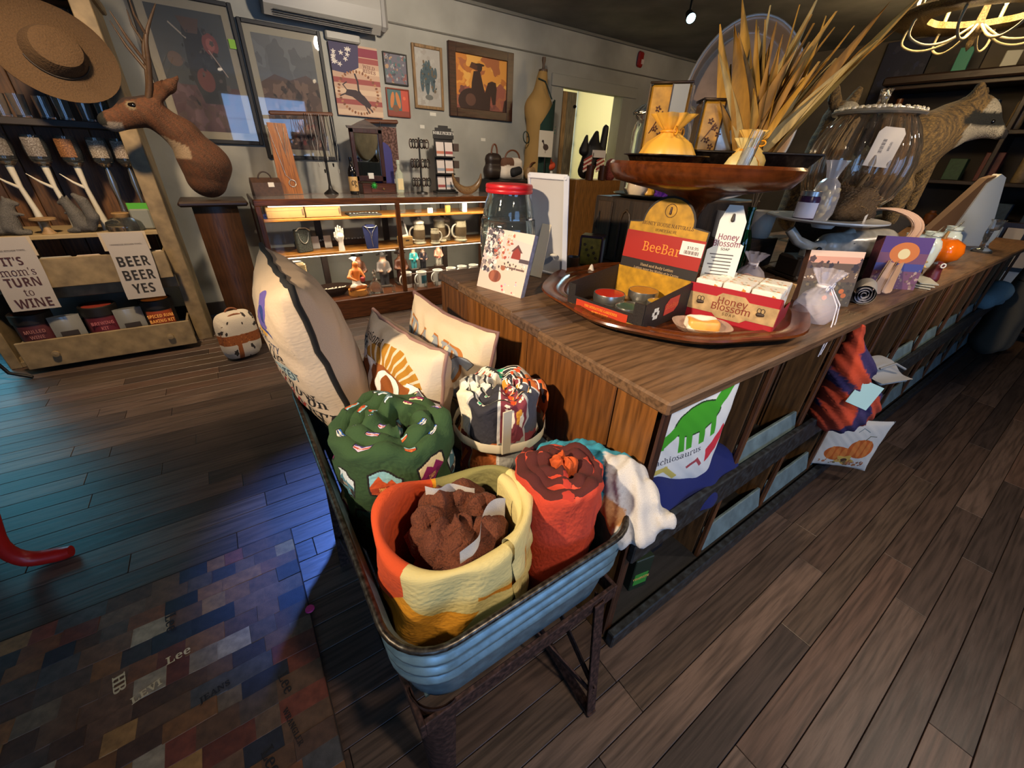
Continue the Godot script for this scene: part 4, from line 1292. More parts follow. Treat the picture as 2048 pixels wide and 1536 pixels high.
	g = G.new(); g.xf = cx * T(0, 0.2, 0.004); g.blob([[V(0, -0.008, 0), V(0, 0.008, 0), 0.006, 0.004]], 0.002, 0.003)
	part("bee_mark", g, m("3a3026", 0.6), wc)
	# wrapped soaps, two rows of three
	b3 = Basis(Vector3.UP, th)
	var k := ink(128, 128, "e6ded0")
	rng.seed = 5
	k.specks(rng, 16, 0, 0, 1, 1, 0.07, [Color("d88a3a"), Color("c8b890"), Color("f4ecdc"), Color("c86a2c"), Color("9a9a78")])
	var wrap := print_mat(k, 0.5)
	var places := ["front left", "front middle", "front right", "back left", "back middle", "back right"]
	for r in 2:
		for q in 3:
			g = G.new(); g.box(V(0, 0.06, 0), V(0.078, 0.116 + 0.006 * ((q + r) % 2), 0.082), 0.003)
			var p := V(1.238, ty + 0.005, -0.598) + b3 * V(-0.082 + q * 0.082, 0.0, -0.052 - r * 0.09)
			var so := solo("soap_bar", g, wrap, "paper wrapped soap, %s of the six in the red box" % places[r * 3 + q], "soap", p, th, "wrapped soaps in the red box")
	# bar of soap in a clear dish
	o = thing("soap_dish", "shallow clear plastic soap dish at the tray's near edge", "dish", V(1.12, ty, -0.605), -0.75)
	g = G.new(); g.lathe(PR([0, 0.001, 0.6, 0.001, 0.85, 0.008, 1.0, 0.022, 0.98, 0.023, 0.82, 0.011, 0.6, 0.004, 0, 0.004]), 40, Vector3.ZERO, func(a: float, y: float): return 0.085 / pow(pow(absf(cos(a)), 3.0) + pow(absf(sin(a)) * 1.35, 3.0), 1.0 / 3.0))
	part("dish", g, glass("e6c8b0", 0.35, 0.1), o)
	k = ink(128, 64, "efe6d2")
	k.poly([[0, 0.3], [0.3, 0.2], [0.55, 0.5], [0.5, 1.0], [0, 1.0]], Color("dfa04a")); k.poly([[0.6, 0], [0.9, 0.0], [0.8, 0.3], [0.65, 0.2]], Color("e0b060"))
	g = G.new()
	g.sheet(36, 8, func(u: float, w: float):
		var a := u * TAU
		var r := 0.046 / pow(pow(absf(cos(a)), 4.0) + pow(absf(sin(a)) * 1.25, 4.0), 0.25) * (1.0 - 0.05 * cos(a * 6.0))
		var q: Array = [[0.0, 0.0], [0.9, 0.0], [1.0, 0.005], [0.98, 0.024], [0.94, 0.031], [0.85, 0.034], [0.6, 0.032], [0.3, 0.028], [0.0, 0.027]][roundi(w * 8)]
		return V(cos(a) * r * q[0], q[1], sin(a) * r * q[0])
	, true, true)
	solo("soap_bar", g, print_mat(k, 0.4), "bare cream and orange moulded soap bar lying in the clear dish", "soap", V(1.12, ty + 0.0045, -0.605), -0.75)
	upper_tier(c)

func upper_tier(c: Vector3) -> void:
	var y := c.y + 0.426
	var ox := c.x + 0.045; var oz := c.z - 0.01
	# pie tin with a yellow drawstring bag
	var g := G.new()
	g.lathe(PR([0, 0.001, 0.09, 0.001, 0.118, 0.045, 0.13, 0.047, 0.13, 0.05, 0.116, 0.049, 0.088, 0.006, 0, 0.006]), 48)
	solo("pie_tin", g, m("5a4a3a", 0.35, 0.8, "rust", Vector3.ONE * 6.0), "small round tarnished pie tin holding a yellow gift bag", "pan", V(ox - 0.13, y, oz - 0.05))
	var yel := glass("e8ac3c", 0.82, 0.45); var gold := m("d8901c", 0.4)
	organza("drawstring_bag", "plump yellow organza bag sitting in the round pie tin", V(ox - 0.13, y + 0.007, oz - 0.05), 0.085, 0.15, yel, gold, m("e8d8a8", 0.7), 0.4)
	organza("drawstring_bag", "pale yellow organza bag between the two pans, leaning forward", V(ox + 0.0, y, oz + 0.13), 0.045, 0.1, glass("e6d08c", 0.8, 0.45), gold, m("e0d4b0", 0.7), 0.9, 0.02)
	# clear vial with dried sprig
	var o := thing("glass_vial", "slim clear glass vial of dried petals leaning between yellow bags", "vial", V(ox - 0.045, y + 0.004, oz + 0.155), 0.0)
	o.rotation = V(0.12, 0, -0.16)
	g = G.new(); g.lathe(PR([0, 0.0, 0.017, 0.0, 0.018, 0.004, 0.018, 0.115, 0.0165, 0.115, 0.0165, 0.003, 0, 0.003]), 20)
	part("vial", g, solid_glass("f4f8f8"), o)
	g = G.new(); g.lathe(PR([0, 0.004, 0.015, 0.004, 0.015, 0.06, 0.01, 0.072, 0, 0.074]), 14)
	part("petals", g, m("e4dcd0", 0.8), o)
	# long loaf pan with husks
	o = thing("loaf_pan", "long dark metal loaf pan with flared sides", "pan", V(ox + 0.145, y, oz + 0.06), -0.95)
	g = G.new()
	var ring := func(w: float, d: float, yy: float) -> Array: return [V(-w, yy, -d), V(w, yy, -d), V(w, yy, d), V(-w, yy, d)]
	var lo: Array = ring.call(0.15, 0.045, 0.001); var hi: Array = ring.call(0.2, 0.075, 0.066); var li: Array = ring.call(0.146, 0.042, 0.005); var hj: Array = ring.call(0.196, 0.072, 0.066)
	for q in 4:
		var e := (q + 1) % 4
		g.quad(lo[q], lo[e], hi[e], hi[q], V(0, 0.05, 0)); g.quad(li[q], li[e], hj[e], hj[q], (li[q] + hj[q]) * 0.8)
		g.quad(hi[q], hi[e], hj[e], hj[q], V(0, -1, 0))
	g.quad(lo[0], lo[1], lo[2], lo[3], V(0, 1, 0)); g.quad(li[0], li[1], li[2], li[3], V(0, -1, 0))
	part("pan", g, m("2e2824", 0.4, 0.6, "rust", Vector3.ONE * 6.0), o)
	g = G.new(); g.tube([hi[0], hi[1], hi[2], hi[3], hi[0]], 0.004, 6, false)
	part("rolled_edge", g, m("241e1a", 0.4, 0.6), o)
	organza("drawstring_bag", "yellow organza bag with a pointed top lying in the long loaf pan", V(ox + 0.10, y + 0.012, oz + 0.085), 0.055, 0.115, glass("e8ba5c", 0.82, 0.45), gold, m("e0d4b0", 0.7), 1.4)
	# tall hinged tins behind
	for q in 2:
		var at := V(ox - 0.02, y, oz - 0.16) if q == 0 else V(ox + 0.14, y, oz - 0.08)
		o = thing("printed_tin", ["tall yellow printed tin with brown flowers behind the pie tin", "tall yellow and silver tin standing by the corn husks"][q], "tin", at, [-1.0, -0.75][q], "tall yellow tins on the upper tray")
		var h: float = [0.25, 0.215][q]
		g = G.new(); g.box(V(0, h / 2, 0), V(0.13, h, 0.1), 0.012)
		part("body", g, m("c08a2a", 0.35, 0.15, "blotch", Vector3.ONE * 5.0), o)
		g = G.new(); g.box(V(0.0655, h / 2, 0), V(0.002, h * 0.96, 0.07)); g.box(V(0.03, h / 2, 0.0505), V(0.05, h * 0.96, 0.002))
		part("silver_panel", g, m("a8a8a4", 0.25, 0.7), o)
		g = G.new()
		for s in [V(-0.064, 0, 0.049), V(0.005, 0, 0.051), V(0.064, 0, 0.049)]: g.bar(s + V(0, 0.003, 0), s + V(0, h - 0.003, 0), 0.006, 0.003)
		g.tube([V(-0.064, h, -0.049), V(0.064, h, -0.049), V(0.064, h, 0.049), V(-0.064, h, 0.049), V(-0.064, h, -0.049)], 0.004, 6, false)
		part("dark_edges", g, m("3a2a1c", 0.4, 0.4), o)
		g = G.new()
		for s in 5:
			var p := V(-0.028 + 0.016 * (s % 3), h * 0.72 - 0.018 * s, 0.0515)
			g.xf = T(p.x, p.y, p.z)
			for t in 5: g.blob([[V(cos(t * 1.26) * 0.005, sin(t * 1.26) * 0.005, 0), V(cos(t * 1.26) * 0.008, sin(t * 1.26) * 0.008, 0), 0.003, 0.0025]], 0.0022, 0.001)
		g.xf = Transform3D()
		g.tube([V(-0.045, h * 0.45, 0.0515), V(-0.03, h * 0.56, 0.0515), V(-0.012, h * 0.7, 0.0515)], 0.0014, 5)
		part("flower_print", g, m("4a2418", 0.6), o)
	# bunch of dried corn husks
	rng.seed = 77
	o = thing("corn_husks", "spray of dried golden corn husk leaves rising from the loaf pan", "dried leaves", V(ox + 0.2, y + 0.012, oz + 0.03))
	var tones := [m("a8761c", 0.7, 0.0, "grain", V(6, 0.9, 6)), m("c08e30", 0.7, 0.0, "grain", V(6, 0.9, 6)), m("9a6c20", 0.7, 0.0, "grain", V(6, 0.9, 6)), m("b49a60", 0.7, 0.0, "grain", V(6, 0.9, 6))]
	for q in 62:
		g = G.new()
		var f := q / 61.0
		var side := lerpf(-0.42, 0.62, f) + rng.randf_range(-0.14, 0.14)
		var ln := rng.randf_range(0.2, 0.42) + 0.16 * maxf(0.0, side - 0.2)
		if q % 7 == 0: ln += 0.1
		var fw := rng.randf_range(-0.22, 0.25)
		var wd := rng.randf_range(0.014, 0.032)
		var bend := rng.randf_range(-0.12, 0.2)
		var tw := rng.randf_range(-1.2, 1.2)
		var sx := V(0.62, 0, 0.78)   # the spray fans out along this line
		var fx := V(-0.78, 0, 0.62)
		var st := rng.randf_range(-0.05, 0.05)
		g.sheet(3, 9, func(u: float, w: float):
			var p := sx * (st + side * ln * w + bend * w * w * ln * signf(side)) + fx * (fw * ln * w) + V(0, ln * w * sqrt(maxf(0.1, 1.0 - side * side * 0.6)), 0)
			var t := tw * w + q
			var across := (sx * cos(t) + fx * sin(t)) * wd * sin(PI * minf(1.0, 0.18 + w * 0.82)) * (u * 2.0 - 1.0)
			return p + across + (fx * cos(t) - sx * sin(t)) * wd * 0.35 * absf(u * 2.0 - 1.0))
		part("husk_leaf", g, tones[rng.randi() % 4], o)

# ------------------------------------------------------------------ more goods along the counter
func picture_block(called: String, label: String, at: Vector3, turn: float, tilt: float, w: float, h: float, d: float, k: Ink, side: String, group := "") -> Node3D:
	var o := thing(called, label, "picture", at, turn, group)
	var xf := T(0, 0, 0, 0, -tilt) * T(0, h / 2, -d / 2)
	var g := G.new(); g.xf = xf; g.box(Vector3.ZERO, V(w, h, d), 0.001)
	part("block", g, m(side, 0.8, 0.0, "blotch", Vector3.ONE * 8.0), o)
	card(w, h, print_mat(k, 0.5), o, xf * T(0, 0, d / 2 + 0.0007), "printed_face")
	return o

func near_goods() -> void:
	rng.seed = 31
	# snowy barn canvas
	var k := ink(512, 512, "d8c4b4")
	k.poly([[0.4, 0.1], [1, 0.16], [1, 0.5], [0.35, 0.46]], Color("c8bcb4")); k.rect(0, 0.5, 1, 0.5, Color("d4bcaa"))
	k.specks(rng, 120, 0.0, 0.0, 0.34, 0.7, 0.04, [Color("3a343c"), Color("5a5058"), Color("8a7a78"), Color("c8b8b4"), Color("e8dcd4")])
	k.specks(rng, 50, 0.25, 0.05, 0.6, 0.5, 0.025, [Color("d0a888"), Color("c08a70"), Color("e8d4c0"), Color("a84a3a")])
	k.poly([[0.62, 0.42], [0.64, 0.3], [0.72, 0.22], [0.8, 0.3], [0.82, 0.42]], Color("8a2a22")); k.poly([[0.6, 0.31], [0.72, 0.19], [0.84, 0.31], [0.8, 0.31], [0.72, 0.24], [0.64, 0.31]], Color("5a3030"))
	k.rect(0.8, 0.4, 0.2, 0.06, Color("4a3a40")); k.rect(0.45, 0.56, 0.5, 0.03, Color("6a5048")); k.specks(rng, 18, 0.4, 0.48, 0.95, 0.6, 0.02, [Color("4a3a38"), Color("e8e0d8")])
	k.oval(0.36, 0.76, 0.14, 0.1, Color("8a4a34")); k.oval(0.3, 0.76, 0.04, 0.09, Color("a05a40")); k.oval(0.4, 0.76, 0.04, 0.09, Color("743a2a"))
	k.oval(0.5, 0.6, 0.05, 0.04, Color("9a5a40")); k.specks(rng, 12, 0.55, 0.75, 0.95, 0.98, 0.02, [Color("c84858"), Color("b8a8c0"), Color("e8d8cc")])
	picture_block("canvas_print", "small canvas of a red barn and pumpkins in snow leaning on a jar", V(0.805, 1.0, -1.262), -1.29, 0.3, 0.225, 0.225, 0.022, k, "9a98a8")
	# barrel shaped glass jar, red lid
	var o := thing("glass_jar", "empty barrel shaped glass jar with a red screw lid", "jar", V(0.955, 1.0, -1.43))
	var g := G.new()
	var wave := func(a: float, y: float): return 1.0 + 0.02 * absf(sin(a * 10.0)) * smoothstep(0.02, 0.06, y) * (1.0 - smoothstep(0.24, 0.28, y))
	g.lathe(PR([0, 0.0, 0.075, 0.0, 0.085, 0.01, 0.098, 0.06, 0.1, 0.07, 0.107, 0.075, 0.111, 0.14, 0.111, 0.19, 0.107, 0.235, 0.101, 0.24, 0.1, 0.26, 0.092, 0.3, 0.084, 0.318, 0.084, 0.34, 0.08, 0.34, 0.08, 0.318, 0.088, 0.3, 0.103, 0.235, 0.107, 0.16, 0.093, 0.06, 0.08, 0.014, 0, 0.01]), 60, Vector3.ZERO, wave)
	part("glass_body", g, solid_glass("e8f4f2"), o)
	g = G.new(); g.lathe(PR([0.084, 0.33, 0.09, 0.33, 0.092, 0.335, 0.092, 0.342, 0.09, 0.344, 0.092, 0.347, 0.092, 0.356, 0.089, 0.361, 0.08, 0.3625, 0, 0.3625]), 48)
	part("lid", g, m("c01c22", 0.35), o)
	# easel backed frame seen from behind
	o = thing("easel_frame", "white picture frame seen from behind with its strut folded out", "frame", V(1.15, 1.0, -1.392), -1.31)
	var xf := T(0, 0, 0, 0, 0.13) * T(0, 0.2, 0)
	g = G.new(); g.xf = xf
	g.box(V(0, 0, 0), V(0.176, 0.38, 0.008), 0.002)
	part("back_board", g, m("b8b4b0", 0.6), o)
	for s in [-1, 1]:
		g = G.new(); g.xf = xf * T(s * 0.092, 0, 0.002, s * 0.6); g.box(Vector3.ZERO, V(0.022, 0.4, 0.008), 0.002)
		part("frame_side", g, m("c8c8cc", 0.5), o)
		g = G.new(); g.xf = xf * T(0, s * 0.195, 0.002, 0, -s * 0.6); g.box(Vector3.ZERO, V(0.19, 0.022, 0.008), 0.002)
		part("frame_side", g, m("c8c8cc", 0.5), o)
	g = G.new(); g.xf = T(0, 0.003, 0.085, 0, -0.26); g.ext(P2([-0.03, 0, 0.03, 0, 0.022, 0.26, 0.008, 0.3, -0.008, 0.3, -0.022, 0.26]), 0.003)
	part("strut", g, m("c2b49c", 0.7), o)
	g = G.new()
	for s in [-1, 1]: g.lathe(PR([0, 0, 0.014, 0.001, 0.016, 0.006, 0.01, 0.01, 0, 0.011]), 14, V(s * 0.05, 0.09, 0.035))
	part("corner_cap", g, m("d0c8b8", 0.6), o)
	# dark wooden box with arched grooves
	o = thing("wooden_box", "dark old wooden chest with an arched groove and a wire hook", "box", V(2.02, 1.0, -1.40))
	g = G.new(); g.box(V(0, 0.15, 0), V(0.8, 0.3, 0.44), 0.006)
	part("body", g, wood("3a2a1c", "y", 0.6), o)
	g = G.new(); g.xf = T(-0.402, 0, 0, -PI / 2)
	g.tube([V(-0.03, 0.03, 0), V(-0.03, 0.2, 0), V(-0.02, 0.235, 0), V(0.0, 0.25, 0), V(0.02, 0.235, 0), V(0.03, 0.2, 0), V(0.03, 0.03, 0)], 0.006, 6)
	g.box(V(-0.14, 0.15, 0.002), V(0.1, 0.26, 0.008), 0.002)
	part("arch_moulding", g, wood("4a3623", "y", 0.5), o)
	g = G.new(); g.xf = T(-0.41, 0.19, -0.17, -PI / 2)
	g.tube([V(0, 0.04, 0), V(0.006, 0.02, 0.012), V(0.0, -0.01, 0.014), V(-0.008, -0.03, 0.006), V(-0.004, -0.045, 0.002)], 0.003, 6)
	part("wire_hook", g, m("3a3632", 0.4, 0.8), o)
	# dark plate on it with crystals and a tall jar
	var y := 1.3
	g = G.new(); g.lathe(PR([0, 0.0, 0.12, 0.0, 0.19, 0.014, 0.2, 0.02, 0.195, 0.022, 0.12, 0.008, 0, 0.008]), 48)
	solo("glass_plate", g, m("1c2422", 0.15), "dark round plate under the tall lidded jar", "plate", V(1.80, y, -1.40))
	o = thing("apothecary_jar", "tall clear glass jar with a ribbed lid and round knob", "jar", V(1.83, y + 0.0085, -1.45))
	g = G.new()
	g.lathe(PR([0, 0, 0.11, 0.0, 0.13, 0.01, 0.135, 0.03, 0.135, 0.27, 0.128, 0.3, 0.12, 0.315, 0.13, 0.325, 0.135, 0.335, 0.128, 0.335, 0.114, 0.318, 0.12, 0.3, 0.129, 0.268, 0.129, 0.03, 0.11, 0.012, 0, 0.012]), 48)
	part("glass_body", g, solid_glass("ecf4f4"), o)
	g = G.new()
	g.lathe(PR([0.0, 0.336, 0.145, 0.338, 0.15, 0.345, 0.145, 0.352, 0.12, 0.372, 0.09, 0.385, 0.06, 0.394, 0.03, 0.4, 0.028, 0.408, 0.05, 0.416, 0.056, 0.43, 0.05, 0.458, 0.03, 0.464, 0, 0.466]), 48, Vector3.ZERO, func(a: float, yy: float): return 1.0 + 0.02 * sin(a * 24.0) * smoothstep(0.34, 0.36, yy))
	part("lid", g, solid_glass("eef2f2"), o)
	# things inside the jar
	g = G.new(); g.xf = T(0, 0, 0); g.blob([[V(-0.05, 0.19, 0.03), V(0.04, 0.12, 0.02), 0.045, 0.03], [V(-0.06, 0.11, 0.05), V(-0.05, 0.1, 0.05), 0.03, 0.03]], 0.014, 0.004)
	solo("paper_heart", g, m("9a1a38", 0.6), "crimson folded shape inside the tall glass jar", "ornament", V(1.83, y + 0.0085, -1.45))
	g = G.new(); g.blob([[V(0.03, 0.2, 0.02), V(0.06, 0.24, 0.0), 0.04, 0.03], [V(0.04, 0.08, 0.03), V(0.06, 0.03, 0.0), 0.04, 0.03]], 0.014, 0.006)
	solo("tissue_wad", g, m("d8b8b0", 0.8), "pink tissue paper wad inside the tall glass jar", "tissue", V(1.83, y + 0.0085, -1.45))
	g = G.new()
	for q in 9:
		var a := q * 0.7
		g.bar(V(0, 0.005, 0), V(cos(a) * 0.03, 0.05 + 0.03 * sin(q * 2.1), sin(a) * 0.03), 0.02, 0.018, 0.004)
	solo("amethyst", g, m("5a2a8a", 0.15, 0.0, "blotch", Vector3.ONE * 20.0), "purple amethyst cluster on the dark plate", "crystal", V(1.70, y + 0.009, -1.285))
	g = G.new()
	g.lathe(PR([0, 0, 0.035, 0.005, 0.05, 0.03, 0.045, 0.07, 0.03, 0.09, 0, 0.095]), 6)
	solo("quartz_stone", g, m("d8c0a0", 0.25), "faceted pale beige crystal on the dark plate", "crystal", V(1.655, y + 0.009, -1.39))
	organza("drawstring_bag", "small gold wrapped bag beside the purple crystal", V(1.70, y + 0.016, -1.36), 0.03, 0.06, glass("e0a83c", 0.85, 0.4), m("d8901c", 0.4), null)
	# yellow printed tin and a dark votive on the counter
	o = thing("printed_tin", "squat yellow tin with brown flowers on the counter behind the tray", "tin", V(1.47, 1.0, -1.45), -0.95)
	g = G.new(); g.box(V(0, 0.07, 0), V(0.105, 0.14, 0.09), 0.008)
	part("body", g, m("c89a34", 0.35, 0.1, "blotch", Vector3.ONE * 6.0), o)
	g = G.new(); g.box(V(0, 0.134, 0), V(0.11, 0.014, 0.094), 0.005)
	for s in [-0.052, 0.052]: g.box(V(s, 0.066, 0.044), V(0.008, 0.13, 0.006), 0.002)
	part("lid", g, m("4a3038", 0.3, 0.3), o)
	g = G.new(); g.box(V(0.0535, 0.066, 0), V(0.002, 0.11, 0.07))
	part("silver_panel", g, m("b8b4a4", 0.4, 0.3), o)
	g = G.new()
	for s in 6:
		g.xf = T(-0.03 + 0.012 * s, 0.1 - 0.02 * (s % 3) - 0.004 * s, 0.0455)
		for t in 5: g.blob([[V(cos(t * 1.26) * 0.004, sin(t * 1.26) * 0.004, 0), V(cos(t * 1.26) * 0.007, sin(t * 1.26) * 0.007, 0), 0.003, 0.002]], 0.0022, 0.001)
	part("flower_print", g, m("4a2418", 0.6), o)
	g = G.new(); g.lathe(PR([0, 0, 0.03, 0, 0.034, 0.06, 0.031, 0.062, 0.028, 0.05, 0, 0.05]), 20)
	solo("votive_cup", g, m("4a2c18", 0.3), "small brown votive cup beside the squat yellow tin", "candle", V(1.30, 1.0, -1.40))
	g = G.new(); g.lathe(PR([0, 0, 0.022, 0.0, 0.02, 0.01, 0.006, 0.05, 0.0, 0.056]), 16)
	solo("ceramic_cone", g, m("d8d0c4", 0.5), "little white cone between the votive and the display box", "ornament", V(1.30, 1.0, -1.27))
	# big oval enamel pan standing upright
	o = thing("enamel_pan", "large oval cream enamel pan standing upright behind the tins", "pan", V(2.2, 1.3, -1.31), -0.62)
	g = G.new()
	g.xf = T(0, 0, 0, 0, -0.1)
	g.sheet(56, 9, func(u: float, w: float):
		var a := u * TAU
		var q: Array = [[0.0, -0.05], [0.5, -0.05], [0.86, -0.05], [0.9, -0.045], [0.94, 0.0], [0.99, 0.003], [1.0, -0.003], [0.95, -0.006], [0.91, -0.052], [0.0, -0.056]][roundi(w * 9)]
		return V(cos(a) * 0.29 * q[0], 0.372 + sin(a) * 0.37 * q[0], q[1] + 0.05)
	, true, false)
	part("pan", g, m("b8936e", 0.3, 0.0, "blotch", Vector3.ONE * 1.2), o)
	g = G.new(); g.xf = T(0, 0, 0, 0, -0.1)
	g.tube(arc(V(0, 0.372, 0.05), V(0.29, 0, 0), V(0, 0.37, 0), 0, TAU, 56), 0.006, 8, false)
	part("rolled_rim", g, m("a8a29a", 0.35, 0.3), o)
	g = G.new(); g.xf = T(0, 0, 0, 0, -0.1); g.lathe(PR([0.0, 0.0, 0.014, 0.0, 0.014, 0.004, 0, 0.005]), 14)
	var hl := part("hanging_hole", g, m("2a2420", 0.8), o)
	hl.transform = T(-0.05, 0.66, -0.064, 0, PI / 2)

func far_goods() -> void:
	rng.seed = 9
	# green bottle
	var o := thing("green_bottle", "slim green glass bottle holding dried stems", "bottle", V(1.97, 1.0, -0.99))
	var g := G.new()
	g.lathe(PR([0, 0.0, 0.038, 0.0, 0.042, 0.006, 0.042, 0.13, 0.036, 0.17, 0.018, 0.22, 0.014, 0.25, 0.014, 0.285, 0.017, 0.287, 0.017, 0.3, 0.012, 0.3, 0.011, 0.25, 0.034, 0.165, 0.038, 0.13, 0.038, 0.01, 0, 0.008]), 32)
	part("glass_body", g, solid_glass("2c8a34"), o)
	g = G.new()
	for q in 5: g.tube([V(0, 0.02, 0), V(0.003 * q - 0.006, 0.28, 0.002), V(0.03 * q - 0.05, 0.42 + 0.02 * q, 0.02 * sin(q * 2.0))], 0.003, 5)
	part("dried_stems", g, m("5a4428", 0.9), o)
	# white cups behind
	for q in 2:
		o = thing("enamel_mug", ["white enamel mug with a round handle behind the green bottle", "cream pitcher with a looped handle behind the soap card"][q], "mug", [V(2.28, 1.14, -1.08), V(2.08, 1.14, -1.16)][q], [0.3, -0.3][q])
		g = G.new(); g.lathe(PR([0, 0, 0.05, 0, 0.055, 0.01, 0.06, 0.12, 0.064, 0.125, 0.056, 0.125, 0.052, 0.012, 0, 0.01]), 32)
		part("cup", g, m("c8beae", 0.3), o)
		g = G.new(); g.tube(arc(V(0.06, 0.065, 0), V(0.045, 0, 0), V(0, 0.045, 0), -PI / 2, PI / 2, 12), 0.008, 8)
		part("handle", g, m("c8beae", 0.3), o)
	g = slab(0.42, 0.14, 0.2, 0.004)
	solo("wooden_riser", g, wood("3c2a1c", "x", 0.6), "low dark wooden riser under the white mugs", "box", V(2.18, 1.0, -1.12))
	# old white kitchen scale
	o = thing("kitchen_scale", "old cream enamel counter scale with a round white plate", "scale", V(2.36, 1.0, -0.76), -0.45)
	var enamel := m("b8b4a8", 0.25, 0.0, "blotch", Vector3.ONE * 4.0)
	g = G.new(); g.blob([[V(-0.05, 0.15, 0.02), V(0.23, 0.16, 0.02), 0.055, 0.07]], 0.016, 0.02)
	part("housing", g, enamel, o)
	g = G.new()
	g.tube([V(-0.26, 0.215, 0), V(-0.22, 0.17, 0.02), V(-0.14, 0.14, 0.03), V(-0.04, 0.17, 0.03), V(0.05, 0.21, 0.02)], [0.02, 0.022, 0.026, 0.022, 0.02], 10)
	g.box(V(-0.13, 0.12, 0.03), V(0.1, 0.05, 0.05), 0.008); g.box(V(0.05, 0.07, 0.04), V(0.07, 0.13, 0.06), 0.008)
	part("beam", g, enamel, o)
	g = G.new()
	for s in [[-0.14, 0.14], [-0.09, 0.125], [0.035, 0.1], [0.03, 0.16]]:
		g.xf = T(s[0], s[1], 0.07, 0, PI / 2); g.lathe(PR([0.0, 0.0, 0.013, 0.0, 0.012, 0.006, 0, 0.008]), 12)
	part("bolt", g, m("2a2622", 0.4, 0.6), o)
	g = G.new(); g.box(V(0, 0.012, 0), V(0.46, 0.024, 0.2), 0.008); g.box(V(-0.17, 0.06, 0.02), V(0.12, 0.09, 0.14), 0.01); g.box(V(0.16, 0.06, 0.0), V(0.1, 0.09, 0.12), 0.01)
	part("base", g, m("2e241c", 0.5, 0.2), o)
	g = G.new(); g.lathe(PR([0, 0.222, 0.04, 0.222, 0.05, 0.238, 0.2, 0.252, 0.235, 0.262, 0.235, 0.268, 0.2, 0.262, 0, 0.25]), 56, V(-0.08, 0, -0.02))
	part("plate", g, m("d0ccc4", 0.2), o)
	var pl := V(2.36, 1.251, -0.76) + Basis(Vector3.UP, -0.45) * V(-0.08, 0, -0.02)
	# candle jar, candy bag, moss pumpkin on the plate
	o = thing("candle_jar", "small jar with a purple and white label on the scale plate", "jar", pl + V(-0.11, 0.002, -0.05))
	g = G.new(); g.lathe(PR([0, 0, 0.04, 0, 0.043, 0.006, 0.043, 0.09, 0.038, 0.1, 0.038, 0.105]), 28)
	part("glass_body", g, m("3c2440", 0.2), o)
	g = G.new(); g.lathe(PR([0.041, 0.1, 0.041, 0.118, 0.038, 0.12, 0, 0.12]), 28)
	part("lid", g, m("a8a4a0", 0.3, 0.8), o)
	g = G.new()
	g.sheet(14, 2, func(u: float, w: float): return V(cos(lerpf(1.6, 3.9, u)) * 0.0437, lerpf(0.075, 0.012, w), sin(lerpf(1.6, 3.9, u)) * 0.0437))
	part("label_paper", g, m("d0ccd8", 0.6), o)
	o = thing("candy_bag", "clear bag of pale yellow sweets tied at the top on the scale", "bag", pl + V(-0.02, 0.003, -0.03))
	g = G.new(); g.lathe(PR([0, 0, 0.045, 0, 0.056, 0.03, 0.055, 0.1, 0.04, 0.15, 0.02, 0.17, 0.03, 0.21, 0.045, 0.24]), 28, Vector3.ZERO, func(a: float, yy: float): return 1.0 + 0.06 * sin(a * 6.0) * smoothstep(0.05, 0.2, yy))
	part("bag", g, glass("ece4e4", 0.3, 0.2), o)
	g = G.new()
	for q in 26:
		var a := q * 2.4
		var r := 0.012 + 0.03 * fmod(q * 0.37, 1.0)
		g.blob([[V(cos(a) * r, 0.014 + q * 0.0045, sin(a) * r), V(cos(a) * r + 0.004, 0.016 + q * 0.0045, sin(a) * r), 0.013, 0.013]], 0.007, 0.003)
	part("sweets", g, m("d8bc74", 0.5), o)
	o = thing("moss_pumpkin", "shaggy dark brown moss pumpkin with a curled stem on the scale", "ornament", pl + V(0.125, 0.002, 0.03))
	g = G.new()
	var lobes := []
	for q in 8:
		var a := TAU * q / 8.0
		lobes.append([V(cos(a) * 0.055, 0.05, sin(a) * 0.055), V(cos(a) * 0.05, 0.095, sin(a) * 0.05), 0.05, 0.045])
	g.blob(lobes, 0.008, 0.012, func(p: Vector3) -> float: return 0.006 * sin(p.x * 310.0 + p.y * 190.0) * sin(p.z * 270.0 + p.y * 230.0))
	part("body", g, m("6a5236", 1.0, 0.0, "fur", Vector3.ONE * 4.0, "fur_bump", 1.0), o)
	g = G.new()
	for q in 150:
		var a := rng.randf() * TAU; var yy := rng.randf_range(0.015, 0.15)
		var r := 0.1 * sqrt(maxf(0.1, 1.0 - pow((yy - 0.075) / 0.085, 2.0)))
		var p := V(cos(a) * r, yy, sin(a) * r)
		g.tube([p, p + V(cos(a) * 0.012 + rng.randf_range(-0.01, 0.01), rng.randf_range(-0.01, 0.014), sin(a) * 0.012 + rng.randf_range(-0.01, 0.01))], [0.002, 0.0008], 4, false)
	part("moss_tufts", g, m("7a6240", 1.0), o).set_meta("kind", "stuff")
	g = G.new(); g.tube([V(0, 0.12, 0), V(0.01, 0.16, 0.005), V(0.03, 0.19, 0.01), V(0.05, 0.185, 0.012), V(0.052, 0.165, 0.01)], [0.014, 0.011, 0.009, 0.007, 0.005], 8)
	part("stem", g, m("5a4426", 0.9), o)
	g = G.new(); g.xf = T(-0.06, 0.02, 0.098, 0.0, 0.1, 0.3); g.box(Vector3.ZERO, V(0.025, 0.035, 0.001))
	part("tag", g, m("d8d0c4", 0.7), o)
	# ribbed glass pumpkin jar
	var base := V(2.66, 1.0, -0.90)
	g = slab(0.26, 0.28, 0.26, 0.006)
	solo("wooden_crate", g, wood("3a2a1e", "x", 0.6), "dark wooden crate under the ribbed glass pumpkin", "crate", base)
